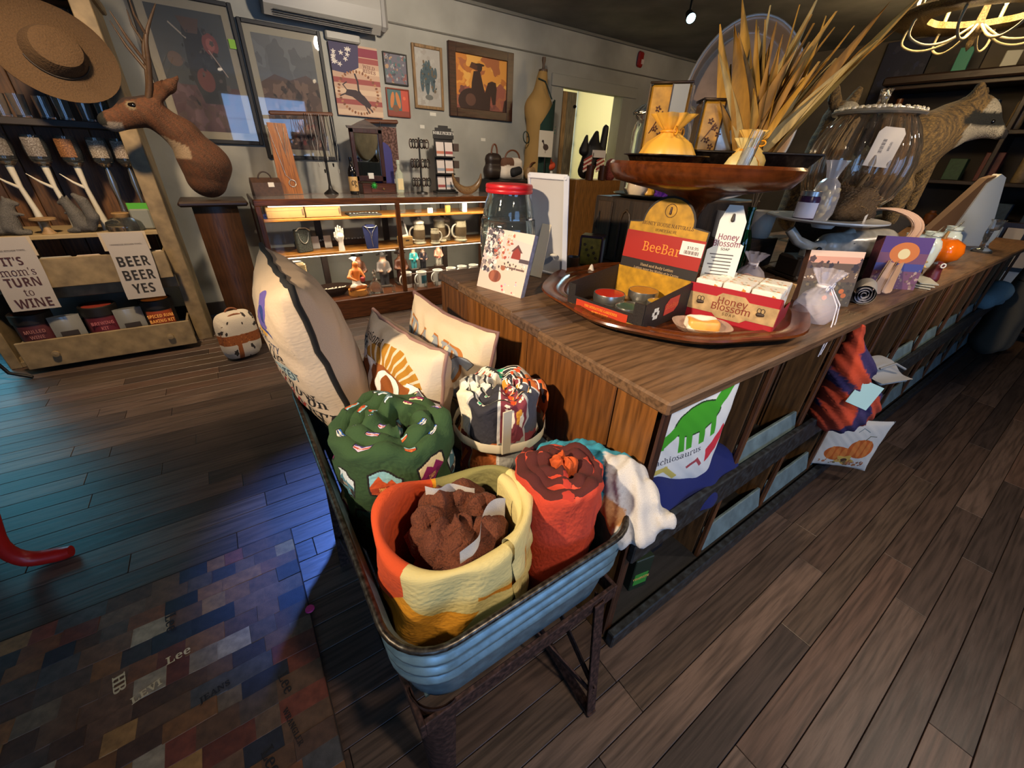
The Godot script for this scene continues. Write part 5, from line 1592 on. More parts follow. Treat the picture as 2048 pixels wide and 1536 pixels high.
	o = thing("pumpkin_jar", "big ribbed clear glass pumpkin jar with a beaded lid and stem", "jar", base + V(0, 0.281, 0))
	g = G.new()
	var rib := func(a: float, yy: float): return 1.0 + 0.035 * sin(a * 20.0 + yy * 1.2)
	g.lathe(PR([0, 0, 0.1, 0, 0.14, 0.012, 0.185, 0.06, 0.212, 0.14, 0.218, 0.21, 0.205, 0.29, 0.175, 0.36, 0.15, 0.395, 0.145, 0.4, 0.17, 0.352, 0.198, 0.288, 0.211, 0.21, 0.205, 0.14, 0.18, 0.064, 0.135, 0.018, 0.0, 0.01]), 160, Vector3.ZERO, rib)
	part("glass_body", g, solid_glass("f0e4d4"), o)
	g = G.new(); g.lathe(PR([0.13, 0.4, 0.175, 0.402, 0.182, 0.41, 0.175, 0.418, 0.12, 0.432, 0.03, 0.44, 0, 0.44]), 64)
	part("lid", g, m("9a948a", 0.2, 0.6), o)
	g = G.new()
	for q in 90:
		var a := q * 2.399; var r := 0.05 + 0.12 * sqrt(q / 90.0)
		g.blob([[V(cos(a) * r, 0.432 - 0.012 * q / 90.0, sin(a) * r), V(cos(a) * r, 0.434 - 0.012 * q / 90.0, sin(a) * r), 0.011, 0.011]], 0.008, 0.002)
	part("beaded_top", g, m("b8b0a0", 0.3, 0.3), o)
	g = G.new(); g.lathe(PR([0.0, 0.43, 0.028, 0.43, 0.02, 0.46, 0.024, 0.5, 0.027, 0.505, 0, 0.505]), 7)
	part("stem", g, solid_glass("f0e4d4"), o)
	g = G.new()
	for q in 3: g.tube([V(0.01, 0.44, 0), V(-0.04 - 0.02 * q, 0.46 + 0.01 * q, 0.02), V(-0.08, 0.45 + 0.02 * q, 0.03), V(-0.09 - 0.01 * q, 0.47, 0.05)], 0.003, 5)
	part("tendril", g, m("a8a090", 0.3, 0.3), o)
	var tg := T(-0.17, 0.27, 0.135, -0.9, 0.0, -0.08)
	g = G.new(); g.xf = tg; g.ext(P2([-0.05, -0.075, 0.05, -0.075, 0.05, 0.055, 0.035, 0.075, -0.035, 0.075, -0.05, 0.055]), 0.0016)
	var pt := part("price_tag", g, m("c8beb2", 0.7), o, "white hang tag with a bar code")
	g = G.new()
	for q in 12:
		g.xf = tg * T(-0.012, -0.022 + q * 0.0046, 0.0022); g.box(Vector3.ZERO, V(0.014, 0.0012 + 0.0016 * (q * 5 % 3) / 2.0, 0.0006))
	part("bar_code", g, m("3a3434", 0.7), pt)
	letters("$65.00", 0.008, m("5a5250", 0.7), pt, tg * T(0.016, 0.005, 0.002, 0, 0, PI / 2), "Droid Sans")
	g = G.new(); g.tube([V(-0.14, 0.33, 0.11), V(-0.1, 0.4, 0.09), V(-0.05, 0.44, 0.04)], 0.0012, 5)
	part("string", g, m("c8c0b0", 0.8), o)
	# drawstring bags in front
	var sheer := glass("efe8f4", 0.26, 0.5); var tie := m("e4e0e8", 0.4)
	organza("drawstring_bag", "white organza bag with a peach filling before the green bottle", V(1.80, 1.0, -0.83), 0.058, 0.145, sheer, tie, m("e09a68", 0.7), 0.4)
	organza("drawstring_bag", "sheer white organza bag at the counter edge with ribbons hanging down", V(1.60, 1.0, -0.492), 0.062, 0.17, sheer, tie, null, 0.1, 0.11)
	# picture blocks
	var k := ink(256, 256, "6a5238")
	k.rect(0, 0, 1, 0.22, Color("e0a080")); k.rect(0, 0.0, 1, 0.1, Color("f0c8a8")); k.specks(rng, 20, 0, 0.15, 1, 0.35, 0.06, [Color("3c2c24"), Color("5a4030")])
	k.specks(rng, 40, 0, 0.4, 1, 0.5, 0.02, [Color("c8a878"), Color("e8d8c0"), Color("8a6a4a")]); k.oval(0.4, 0.45, 0.07, 0.08, Color("4a4250"))
	k.rect(0, 0.55, 1, 0.45, Color("5a4c34")); k.specks(rng, 60, 0, 0.55, 1, 1, 0.03, [Color("6a5a3c"), Color("4a3c28"), Color("7a6844")])
	for q in [[0.62, 0.76], [0.78, 0.72], [0.84, 0.8], [0.5, 0.85]]: k.oval(q[0], q[1], 0.05, 0.045, Color("d0702c"))
	picture_block("photo_block", "square picture block of a harvest field at sunset with orange pumpkins", V(1.83, 1.0, -0.545), -0.62, 0.16, 0.2, 0.2, 0.03, k, "4a2c20", "picture blocks on the counter")
	k = ink(256, 256, "7a4a60")
	k.rect(0, 0, 1, 0.3, Color("5a3a78")); k.oval(0.5, 0.3, 0.3, 0.2, Color("d87a2c")); k.oval(0.5, 0.32, 0.12, 0.1, Color("f0dca0")); k.rect(0, 0.5, 1, 0.15, Color("4a4a8c")); k.specks(rng, 60, 0, 0.62, 1, 1, 0.03, [Color("9a7a68"), Color("6a4a48"), Color("b89a88")])
	picture_block("photo_block", "purple and orange sunset picture block beside the rolled napkin", V(2.42, 1.0, -0.50), -0.7, 0.12, 0.2, 0.22, 0.05, k, "5a2430", "picture blocks on the counter")
	# towel hanging from the scale and a rolled napkin
	g = G.new()
	for sd in 2:
		g.sheet(10, 30, func(u: float, w: float):
			var s := w
			var x := lerpf(2.56, 2.62, minf(s * 3.0, 1.0)) - 0.38 * smoothstep(0.35, 1.0, s)
			var yy := 1.30 + 0.015 * sin(s * 3.0) - 0.29 * smoothstep(0.18, 1.0, s)
			var z := -0.74 + 0.2 * smoothstep(0.0, 0.5, s) + 0.055 * smoothstep(0.5, 1.0, s)
			var wdt := 0.055 * (1.0 - 0.35 * sin(PI * s))
			return V(x + (u - 0.5) * wdt * 1.6, yy + 0.006 * sin(u * 14.0), z + (u - 0.5) * wdt * 0.7 + 0.008 * sin(u * 11.0 + s * 4.0) - sd * 0.006)
		, false, sd == 1)
	solo("tea_towel", g, m("d8b49c", 0.95, 0.0, "weave", Vector3.ONE * 9.0), "cream and peach tea towel draped down from the scale", "towel")
	o = thing("rolled_napkin", "white napkin rolled up with its spiral end facing the aisle", "napkin", V(2.06, 1.038, -0.49), -0.95)
	g = G.new()
	g.sheet(90, 2, func(u: float, w: float):
		var a := u * TAU * 3.2
		var r := 0.006 + 0.029 * u
		return V(lerpf(-0.07, 0.07, w) * 0.4 + cos(a) * r, sin(a) * r, lerpf(0.07, -0.09, w)))
	part("cloth", g, m("d4d4e4", 0.95, 0.0, "weave", Vector3.ONE * 9.0), o)
	g = G.new(); g.tube([V(-0.028, 0, 0.068), V(0.028, 0, -0.09)], 0.0368, 24, false)
	part("outer_turn", g, m("cfc4b4", 0.95, 0.0, "weave", Vector3.ONE * 9.0), o)
	g = G.new()
	g.sheet(12, 4, func(u: float, w: float): return V(-0.03 - u * 0.13, -0.033 + 0.002 * sin(w * 7.0), 0.05 - w * 0.12))
	part("loose_corner", g, m("d8ccbc", 0.95), o)
	# jars, figurine, dried flowers, pumpkin further along
	for q in 3:
		var at: Vector3 = [V(2.98, 1.0, -0.62), V(3.22, 1.0, -0.60), V(3.75, 1.0, -0.62)][q]
		o = thing("milk_jar", ["milky glass jar nearest the picture block", "milky glass jar with a wire bail beside the orange pumpkin", "clear glass jar just behind the orange pumpkin"][q], "jar", at, 0.0, "old glass jars")
		g = G.new(); g.lathe(PR([0, 0, 0.05, 0, 0.058, 0.01, 0.06, 0.11, 0.05, 0.14, 0.038, 0.15, 0.038, 0.18, 0.042, 0.185, 0.036, 0.185, 0.034, 0.15, 0.054, 0.11, 0.052, 0.012, 0, 0.008]), 28)
		part("glass_body", g, glass("d4e0da", 0.6, 0.08), o)
		g = G.new(); g.tube(arc(V(0, 0.165, 0), V(0.044, 0, 0), V(0, 0, 0.044), 0, TAU, 20), 0.002, 5, false); g.tube([V(-0.044, 0.165, 0), V(-0.03, 0.2, 0.02), V(0.02, 0.215, 0.02), V(0.044, 0.165, 0)], 0.002, 5)
		part("wire_bail", g, m("8a8680", 0.3, 0.8), o)
	o = thing("pumpkin", "small orange glass pumpkin among the jars", "ornament", V(3.5, 1.0, -0.6))
	g = G.new(); g.lathe(PR([0, 0.002, 0.06, 0.0, 0.1, 0.03, 0.112, 0.07, 0.1, 0.11, 0.06, 0.135, 0.02, 0.13, 0, 0.125]), 48, Vector3.ZERO, func(a: float, yy: float): return 1.0 + 0.06 * absf(sin(a * 4.5)))
	part("body", g, m("c8600c", 0.15), o)
	g = G.new(); g.tube([V(0, 0.12, 0), V(0.005, 0.15, 0), V(0.02, 0.17, 0.0)], [0.012, 0.009, 0.007], 8)
	part("stem", g, m("7a5a28", 0.6), o)
	o = thing("dried_flowers", "clump of dried cream flowers behind the sunset picture block", "dried flowers", V(2.72, 1.0, -0.6))
	g = G.new()
	for q in 46:
		var a := rng.randf() * TAU; var e := rng.randf_range(0.25, 1.3); var r := 0.11
		var p := V(cos(a) * cos(e) * r, sin(e) * r * 1.3 + 0.02, sin(a) * cos(e) * r)
		g.xf = Transform3D(Basis.from_euler(V(rng.randf() * 3, rng.randf() * 3, rng.randf() * 3)), p)
		g.sheet(4, 4, func(u: float, w: float): return V((u - 0.5) * 0.05, 0.016 * cos(PI * (u - 0.5)) * cos(PI * (w - 0.5)), (w - 0.5) * 0.035))
	part("blossoms", g, m("c8a872", 0.9), o).set_meta("kind", "stuff")
	g = G.new(); g.blob([[V(0, 0.02, 0), V(0, 0.06, 0), 0.05, 0.05]], 0.02, 0.02)
	part("stems", g, m("6a5030", 0.9), o)
	o = thing("figurine", "small maroon figurine with a white ring eye near the picture block", "figurine", V(2.72, 1.0, -0.44))
	g = G.new(); g.blob([[V(0, 0.03, 0), V(0, 0.06, 0), 0.032, 0.026], [V(0.01, 0.085, 0), V(-0.012, 0.09, 0.01), 0.022, 0.018]], 0.008, 0.012)
	part("body", g, m("5a1c20", 0.4), o)
	g = G.new(); g.xf = T(-0.022, 0.092, 0.024, -0.8); g.tube(arc(Vector3.ZERO, V(0.009, 0, 0), V(0, 0.009, 0), 0, TAU, 14), 0.003, 6, false)
	part("eye_ring", g, m("d8d4cc", 0.4), o)
	o = thing("folded_cards", "stack of folded white cards at the counter edge", "cards", V(2.62, 1.0, -0.44), 0.2)
	for q in 3:
		g = G.new(); g.xf = T(0.01 * q, 0.004 + q * 0.012, 0, 0.2 * q, 0, 0.05 * q); g.box(Vector3.ZERO, V(0.12, 0.004, 0.07))
		part("card", g, m("b8b4a4", 0.7), o)
	o = thing("glass_figurine", "clear cut glass candlestick standing at the counter's far edge", "candlestick", V(4.35, 1.0, -0.53))
	g = G.new(); g.lathe(PR([0, 0, 0.06, 0, 0.055, 0.015, 0.025, 0.03, 0.018, 0.06, 0.03, 0.09, 0.035, 0.13, 0.03, 0.19, 0.04, 0.21, 0.03, 0.21, 0.02, 0.15, 0, 0.14]), 10)
	part("stick", g, solid_glass("e0e8f0"), o)
	o = thing("paper_pouch", "tall folded white and tan paper pouch beyond the jars", "bag", V(4.6, 1.0, -0.72), -0.5)
	g = G.new(); g.ext(P2([-0.16, 0, 0.16, 0, 0.15, 0.2, 0.05, 0.46, 0.0, 0.48, -0.07, 0.42]), 0.05)
	part("pouch", g, m("c8cac4", 0.6), o)
	g = G.new(); g.xf = T(-0.02, 0, -0.01); g.ext(P2([-0.3, 0.1, -0.12, 0, 0.0, 0.47, -0.06, 0.45]), 0.05)
	part("tan_flap", g, m("6a4a2c", 0.7), o)

# ------------------------------------------------------------------ things on the back wall
func framed(called: String, label: String, x0: float, x1: float, y0: float, y1: float, bw: float, frame: Material, k: Ink, mat_w := 0.0, mat_hex := "a49a88", d := 0.03, glazed := false) -> Node3D:
	var w := x1 - x0; var h := y1 - y0
	var o := thing(called, label, "picture", V((x0 + x1) / 2, (y0 + y1) / 2, -4.699))
	var g := G.new(); g.box(V(0, 0, d * 0.25), V(w - 0.004, h - 0.004, d * 0.5))
	part("mount", g, m(mat_hex, 0.8), o)
	for s in [-1, 1]:
		g = G.new(); g.box(V(s * (w - bw) / 2, 0, d / 2), V(bw, h, d), 0.004)
		part("frame_side", g, frame, o)
		g = G.new(); g.box(V(0, s * (h - bw) / 2, d / 2), V(w - bw * 2, bw, d), 0.004)
		part("frame_side", g, frame, o)
	card(w - 2 * (bw + mat_w), h - 2 * (bw + mat_w), print_mat(k, 0.6), o, T(0, 0, d * 0.5 + 0.001), "print")
	if glazed:
		card(w - 2 * bw + 0.004, h - 2 * bw + 0.004, glass("181a1c", 0.04, 0.02), o, T(0, 0, d * 0.5 + 0.006), "glazing", 0.002)
	return o

func wall_things() -> void:
	rng.seed = 15
	var black := m("0e0e12", 0.6); var c := func(h: String) -> Color: return Color(h)
	var k := ink(384, 512, "3c4042")
	k.rect(0, 0.6, 1, 0.4, Color("4a3438")); k.specks(rng, 40, 0, 0.6, 1, 1, 0.08, [Color("3c2c30"), Color("5a4448"), Color("4c3a36")])
	k.poly([[0.4, 0.12], [0.62, 0.1], [0.7, 0.3], [0.85, 0.45], [0.8, 0.75], [0.45, 0.75], [0.35, 0.5]], Color("23262a")); k.poly([[0.36, 0.06], [0.66, 0.06], [0.6, 0.18], [0.44, 0.18]], Color("4a3a34"))
	k.oval(0.74, 0.25, 0.11, 0.09, Color("6a3a38")); k.oval(0.74, 0.25, 0.06, 0.05, Color("84504a")); k.oval(0.55, 0.55, 0.12, 0.1, Color("5a3230")); k.oval(0.2, 0.4, 0.1, 0.06, Color("5a4a40")); k.line([[0.25, 0.12], [0.42, 0.22]], 0.02, Color("8a8478")); k.line([[0.7, 0.3], [0.88, 0.5]], 0.015, Color("8a7a70"))
	k.specks(rng, 30, 0.3, 0.15, 0.85, 0.75, 0.03, [Color("2c2e30"), Color("4a4240"), Color("1c1e20")])
	var o := framed("framed_print", "large dark print of a loaded saddle in a black frame, left of two", -0.18, 0.462, 1.46, 2.41, 0.03, black, k, 0.055, "8f8878", 0.03, true)
	card(0.05, 0.06, m("7aa838", 0.7), o, T(0.27, 0.22, 0.024), "green_sticker", 0.001)
	k = ink(384, 512, "5c5e60")
	k.specks(rng, 20, 0, 0, 1, 0.3, 0.15, [Color("66686a"), Color("545658")]); k.poly([[0, 0.4], [0.25, 0.32], [0.5, 0.36], [0.8, 0.3], [1, 0.36], [1, 1], [0, 1]], Color("4e3c36"))
	k.specks(rng, 120, 0, 0.4, 1, 1, 0.06, [Color("5e4a40"), Color("3c2e2c"), Color("6a5448"), Color("2c2426"), Color("54403a")]); k.specks(rng, 30, 0.3, 0.7, 0.9, 0.95, 0.03, [Color("6a2c2c"), Color("1c1a1e"), Color("8a6a5a")])
	framed("framed_print", "tall print of a rocky canyon with riders in a black frame", 0.475, 1.095, 1.36, 2.335, 0.03, black, k, 0.05, "9a9484", 0.03, true)
	# rodeo canvas: flag, rope ring, bucking bull
	k = ink(384, 512, "b09078")
	for q in 6: k.rect(0, 0.16 + q * 0.15, 1, 0.075, Color("8a4440") if q % 2 == 0 else Color("c0a488"))
	k.rect(0.55, 0.03, 0.45, 0.12, Color("7a2c3c")); k.poly([[0, 0], [0.6, 0], [0.56, 0.3], [0.3, 0.4], [0, 0.38]], Color("3a3450"))
	for q in 12: k.oval(rng.randf_range(0.05, 0.5), rng.randf_range(0.03, 0.3), 0.035, 0.025, Color("c8c0b4"), 0.0, 0.5)
	for q in 40:
		var a := TAU * q / 40.0
		k.oval(0.5 + cos(a) * 0.42, 0.66 + sin(a) * 0.3, 0.03, 0.016, Color("9a6a48") if q % 2 else Color("6e4630"), a)
	k.poly([[0.25, 0.62], [0.45, 0.62], [0.62, 0.7], [0.75, 0.82], [0.7, 0.88], [0.55, 0.82], [0.35, 0.72], [0.2, 0.7]], Color("33262a")); k.line([[0.25, 0.63], [0.18, 0.56], [0.26, 0.52]], 0.02, Color("33262a")); k.line([[0.6, 0.82], [0.68, 0.94]], 0.025, Color("33262a")); k.line([[0.66, 0.82], [0.76, 0.92]], 0.025, Color("33262a")); k.line([[0.22, 0.68], [0.1, 0.72]], 0.025, Color("33262a"))
	k.line([[0.5, 0.64], [0.5, 0.5], [0.46, 0.4]], 0.035, Color("2c2024")); k.line([[0.5, 0.62], [0.58, 0.72]], 0.03, Color("2c2024")); k.text("WILD", 0.78, 0.28, 0.05, Color("6a4038"), "Droid Serif", 0.1, 1.0, 700); k.text("RIDES", 0.78, 0.34, 0.05, Color("6a4038"), "Droid Serif", 0.1, 1.0, 700)
	var g := G.new(); g.box(Vector3.ZERO, V(0.43, 0.54, 0.03), 0.003)
	o = thing("rodeo_canvas", "unframed canvas of a bull rider inside a rope ring on a flag", "picture", V(1.365, 2.012, -4.684))
	part("canvas", g, m("6a4a40", 0.8), o); card(0.43, 0.54, print_mat(k, 0.7), o, T(0, 0, 0.0158), "printed_face")
	k = ink(192, 192, "5a5660")
	k.specks(rng, 80, 0, 0, 1, 1, 0.06, [Color("7a4a44"), Color("4a5a60"), Color("8a8a88"), Color("3a3a44"), Color("9a7a5a"), Color("3a5a5c")])
	framed("framed_print", "small colourful town picture above a red and teal one", 1.636, 1.876, 2.03, 2.28, 0.012, m("2a2620", 0.5), k, 0.0, "a49a88", 0.02)
	k = ink(192, 192, "3c5a5a")
	k.rect(0.65, 0, 0.35, 1, Color("a8402c")); k.rect(0, 0.8, 1, 0.2, Color("7a3426")); k.oval(0.22, 0.4, 0.09, 0.32, Color("b06a34"), 0.2); k.oval(0.5, 0.4, 0.09, 0.32, Color("b06a34"), -0.2); k.oval(0.36, 0.72, 0.16, 0.14, Color("6a4428")); k.oval(0.8, 0.3, 0.07, 0.07, Color("c85a3a"))
	framed("framed_print", "small red and teal picture with two tall orange ears", 1.634, 1.874, 1.765, 2.003, 0.012, m("7a3a28", 0.5), k, 0.0, "a49a88", 0.02)
	k = ink(192, 320, "a8a49c")
	k.specks(rng, 30, 0, 0, 1, 1, 0.1, [Color("b0aca4"), Color("a09a90")])
	for q in [[0.45, 0.5, 0.11, 0.3], [0.25, 0.55, 0.08, 0.2], [0.68, 0.52, 0.09, 0.22], [0.55, 0.38, 0.07, 0.2], [0.35, 0.38, 0.06, 0.15], [0.8, 0.4, 0.06, 0.1]]: k.oval(q[0], q[1], q[2], q[3], Color("44565c"))
	k.specks(rng, 40, 0.2, 0.2, 0.8, 0.75, 0.04, [Color("2c3a40"), Color("5a6c70"), Color("6a5a44")]); k.oval(0.5, 0.84, 0.16, 0.05, Color("6a6a64"))
	framed("framed_print", "blue-grey cactus print in a tan wood frame", 1.93, 2.256, 1.858, 2.382, 0.028, wood("8a6a42", "y"), k, 0.0, "a49a88", 0.025, true)
	k = ink(384, 320, "b8722c")
	k.specks(rng, 50, 0, 0, 1, 0.6, 0.14, [Color("c88838"), Color("a8642a"), Color("d09a48"), Color("9a5a34")]); k.rect(0, 0.75, 1, 0.25, Color("7a4438")); k.specks(rng, 30, 0, 0.6, 1, 1, 0.1, [Color("8a4c3c"), Color("6a3c34"), Color("94583c")])
	var dk := Color("2e1a14")
	k.oval(0.3, 0.86, 0.26, 0.26, dk); k.poly([[0.34, 0.28], [0.46, 0.26], [0.52, 0.5], [0.56, 0.66], [0.6, 1.0], [0.28, 1.0], [0.3, 0.5]], dk); k.oval(0.45, 0.2, 0.055, 0.08, dk); k.poly([[0.3, 0.12], [0.42, 0.14], [0.4, 0.26], [0.26, 0.22]], Color("4a2a1c")); k.oval(0.46, 0.15, 0.09, 0.025, dk)
	k.poly([[0.56, 0.66], [0.62, 0.46], [0.7, 0.42], [0.78, 0.44], [0.8, 0.56], [0.78, 0.86], [0.72, 0.88], [0.68, 0.7], [0.66, 1.0], [0.5, 1.0]], dk); k.poly([[0.93, 1.0], [0.96, 0.78], [1, 0.74], [1, 1]], dk); k.oval(0.28, 0.82, 0.1, 0.12, Color("54362a"))
	framed("framed_painting", "painting of a rider on horseback at sunset in a wide brown frame", 2.318, 3.122, 1.82, 2.452, 0.082, wood("3a1c14", "x", 0.35), k, 0.0, "a49a88", 0.04)
	# split air conditioner with its pipe cover
	o = thing("air_conditioner", "white wall mounted air conditioner unit above the pictures", "air conditioner", V(1.12, 2.52, -4.699))
	g = G.new(); g.xf = T(-0.45, 0, 0, PI / 2); g.ext(P2([0, -0.13, -0.14, -0.16, -0.2, -0.1, -0.22, 0.0, -0.21, 0.12, -0.17, 0.15, 0, 0.15]), 0.92)
	part("casing", g, m("8c8a84", 0.4), o)
	g = G.new()
	for q in 3: g.box(V(0.0, -0.128 - q * 0.012, 0.19 - q * 0.022), V(0.78, 0.006, 0.02), 0.002)
	part("louvre", g, m("2c2c2c", 0.5), o)
	g = G.new(); g.box(V(0.505, 0.02, 0.09), V(0.09, 0.3, 0.17), 0.03)
	part("end_cap", g, m("7c7a76", 0.5), o)
	g = G.new(); g.box(Vector3.ZERO, V(0.3, 0.07, 0.05), 0.012)
	solo("pipe_cover", g, m("8c8a82", 0.5), "short white cover box on the wall under the air conditioner", "cover", V(1.285, 2.325, -4.674))
	g = G.new(); g.xf = T(0, 0, 0, 0, 0, -0.06); g.box(Vector3.ZERO, V(0.11, 0.17, 0.04), 0.02)
	o = thing("fire_alarm", "red fire alarm strobe high on the back wall", "alarm", V(5.18, 2.66, -4.68))
	part("body", g, m("8a1812", 0.4), o); card(0.05, 0.05, m("c8b8b0", 0.3), o, T(0.025, -0.025, 0.021), "lens", 0.006)
	for q in [[2.13, 1.82, 0.07], [2.0, 1.7, 0.05], [2.75, 1.62, 0.06]]:
		g = G.new(); g.box(Vector3.ZERO, V(q[2], 0.03, 0.002)); solo("wall_tag", g, m("c0bcb0", 0.7), ["white price tag under the cactus print", "white price tag beside the mirror", "white price tag under the horse painting"][[2.13, 2.0, 2.75].find(q[0])], "tag", V(q[0], q[1], -4.6988))
	# dress form with a green apron
	o = thing("dress_form", "tan dress form wearing a dark green apron beside the doorway", "mannequin", V(3.36, 1.3, -4.47))
	g = G.new(); g.blob([[V(0, 0.02, 0), V(0.0, 0.2, 0), 0.15, 0.13], [V(0, 0.2, 0), V(0, 0.56, 0.02), 0.12, 0.15], [V(-0.03, 0.66, 0), V(0.03, 0.66, 0), 0.14, 0.14], [V(0.01, 0.78, 0), V(0.03, 0.98, 0), 0.09, 0.055]], 0.024, 0.06)
	part("torso", g, m("b08a4c", 0.85, 0.0, "weave", Vector3.ONE * 6.0), o)
	g = G.new(); g.lathe(PR([0, 1.0, 0.05, 1.0, 0.05, 1.02, 0.014, 1.03, 0.012, 1.06, 0.022, 1.1, 0.02, 1.13, 0, 1.135]), 16, V(0.035, 0, 0))
	part("neck_finial", g, wood("5a4028", "y"), o)
	g = G.new()
	g.sheet(14, 14, func(u: float, w: float):
		var a := lerpf(-0.5, 1.5, u)
		var top := 0.74 - 0.5 * maxf(0.0, 0.5 - u)
		var yy := lerpf(top, -0.07, w)
		return V(sin(a) * 0.185 + 0.0, yy, cos(a) * 0.18 + 0.01))
	part("apron", g, m("10352c", 0.9, 0.0, "weave", Vector3.ONE * 6.0), o)
	g = G.new(); g.tube([V(0.06, 0.74, 0.16), V(0.0, 0.9, 0.1), V(-0.05, 0.93, 0.03)], 0.008, 6); g.tube(arc(V(-0.2, 0.36, 0.06), V(0.03, 0.03, 0), V(-0.03, 0.05, 0), 0, TAU, 12), 0.006, 6, false)
	part("apron_strap", g, m("14241e", 0.9), o)
	g = G.new(); g.tube([V(0, -0.079, 0), V(0, 0.0, 0)], 0.02, 8); g.lathe(PR([0, -0.079, 0.13, -0.079, 0.12, -0.06, 0.02, -0.05]), 20)
	part("stand", g, m("2a1c14", 0.5), o)
	for q in 3: card(0.05, 0.012, m("2a7a60", 0.7), o, T(0.14, 0.48 - q * 0.03, 0.16, 0.7), "apron_print")

# ------------------------------------------------------------------ glass display case
func glass_case() -> void:
	var o := thing("display_case", "long oak and glass display case under the pictures", "display case", V(0, 0, 0))
	var oak := wood("6a3a16", "x", 0.35, true); var oaky := wood("5c3214", "y", 0.35, true)
	var x0 := 0.22; var x1 := 2.62; var zf := -3.95; var zb := -4.52
	var g := G.new()
	for z in [zf - 0.025, zb + 0.025]:
		g = G.new(); g.box(V((x0 + x1) / 2, 1.062, z), V(x1 - x0, 0.05, 0.05), 0.006); part("top_rail", g, oak, o)
	for x in [x0 + 0.025, x1 - 0.025]:
		g = G.new(); g.box(V(x, 1.062, (zf + zb) / 2), V(0.05, 0.05, zf - zb - 0.1), 0.004); part("top_rail", g, oak, o)
		for z in [zf - 0.022, zb + 0.022]:
			g = G.new(); g.box(V(x, 0.62, z), V(0.042, 0.84, 0.042), 0.005); part("corner_post", g, oaky, o)
	g = G.new(); g.box(V(1.385, 0.62, zf - 0.018), V(0.04, 0.84, 0.036), 0.004); part("mullion", g, oaky, o)
	for x in [0.75, 1.42, 2.1]:
		g = G.new(); g.box(V(x, 0.62, zb + 0.02), V(0.06, 0.84, 0.03), 0.003); part("back_post", g, wood("2c1a10", "y", 0.5, true), o)
	g = G.new(); g.box(V((x0 + x1) / 2, 0.1, (zf + zb) / 2), V(x1 - x0, 0.2, zf - zb), 0.008)
	part("plinth", g, wood("5a3014", "x", 0.35, true), o)
	for q in [[0.91, 0.022], [0.61, 0.022]]:
		g = G.new(); g.box(V((x0 + x1) / 2, q[0], -4.28), V(x1 - x0 - 0.09, q[1], 0.4), 0.004); part("shelf", g, wood("b0752c", "x", 0.4, true), o)
	for q in [[0.26, 1.365], [1.405, 2.58]]:
		card(q[1] - q[0], 0.84, glass("20262a", 0.04), o, T((q[0] + q[1]) / 2, 0.62, zf - 0.012), "front_pane", 0.004)
	for x in [x0 + 0.012, x1 - 0.012]: card(0.49, 0.84, glass("20262a", 0.04), o, T(x, 0.62, (zf + zb) / 2, PI / 2), "side_pane", 0.004)
	g = G.new(); g.box(V((x0 + x1) / 2, 1.084, (zf + zb) / 2), V(x1 - x0 - 0.02, 0.008, zf - zb - 0.02))
	part("top_pane", g, glass("d8e0dc", 0.12), o)
	g = G.new(); g.box(V((x0 + x1) / 2, 1.03, zf - 0.06), V(2.2, 0.012, 0.02), 0.003)
	part("real_or_added_strip", g, glow("fff0d8", 2.5), o)
	var l := AreaLight3D.new()
	o.add_child(l)
	l.name = "strip_light"; l.transform = T((x0 + x1) / 2, 1.02, zf - 0.07, 0, -PI / 2 + 0.35); l.area_size = Vector2(2.2, 0.03); l.light_color = Color("ffeccc"); l.light_energy = 1.5; l.area_range = 6.0; l.area_attenuation = 2.0; l.shadow_enabled = true
	for q in 2:  # unseen strips added under the lower shelf to brighten the case bottom
		g = G.new(); g.box(V(0.81 + q * 1.18, 0.596, zf - 0.135), V(1.1, 0.008, 0.012), 0.002)
		part("real_or_added_strip", g, glow("fff0d8", 2.5), o)
		l = AreaLight3D.new()
		o.add_child(l, true)
		l.name = "added_shelf_light_%d" % (q + 1); l.transform = T(0.81 + q * 1.18, 0.588, zf - 0.135, 0, -PI / 2 + 0.25); l.area_size = Vector2(1.1, 0.02); l.light_color = Color("ffeccc"); l.light_energy = 0.7; l.area_range = 6.0; l.area_attenuation = 2.0; l.shadow_enabled = true
	case_goods()

func stein(label: String, at: Vector3, s: float, turn: float, lid: bool) -> void:
	var o := thing("beer_stein", label, "stein", at, turn, "cream ceramic steins in the case")
	var clay := m("c0b496", 0.4, 0.0, "blotch", Vector3.ONE * 14.0)
	var pr := []
	for q in [[0, 0], [0.06, 0], [0.062, 0.012], [0.05, 0.022], [0.052, 0.15], [0.047, 0.165], [0.05, 0.175], [0.044, 0.175], [0.042, 0.03], [0, 0.025]]: pr.append(Vector2(q[0], q[1]) * s)
	var g := G.new(); g.lathe(pr, 24)
	part("mug", g, clay, o)
	g = G.new(); g.tube(arc(V(-0.05, 0.09, 0) * s, V(-0.042, 0, 0) * s, V(0, 0.055, 0) * s, -PI / 2, PI / 2, 10), 0.008 * s, 8)
	part("handle", g, m("d0c8b4", 0.35), o)
	g = G.new(); g.lathe(PR([0.0525 * s, 0.05 * s, 0.0535 * s, 0.05 * s, 0.0535 * s, 0.125 * s, 0.0525 * s, 0.125 * s]), 24)
	part("relief_band", g, m("8a7a5a", 0.6, 0.0, "rust", Vector3.ONE * 16.0), o)
	if lid:
		g = G.new(); g.lathe(PR([0.051 * s, 0.176 * s, 0.05 * s, 0.19 * s, 0.03 * s, 0.205 * s, 0.012 * s, 0.21 * s, 0.01 * s, 0.225 * s, 0, 0.228 * s]), 20)
		part("lid", g, m("d0c8b4", 0.35), o)

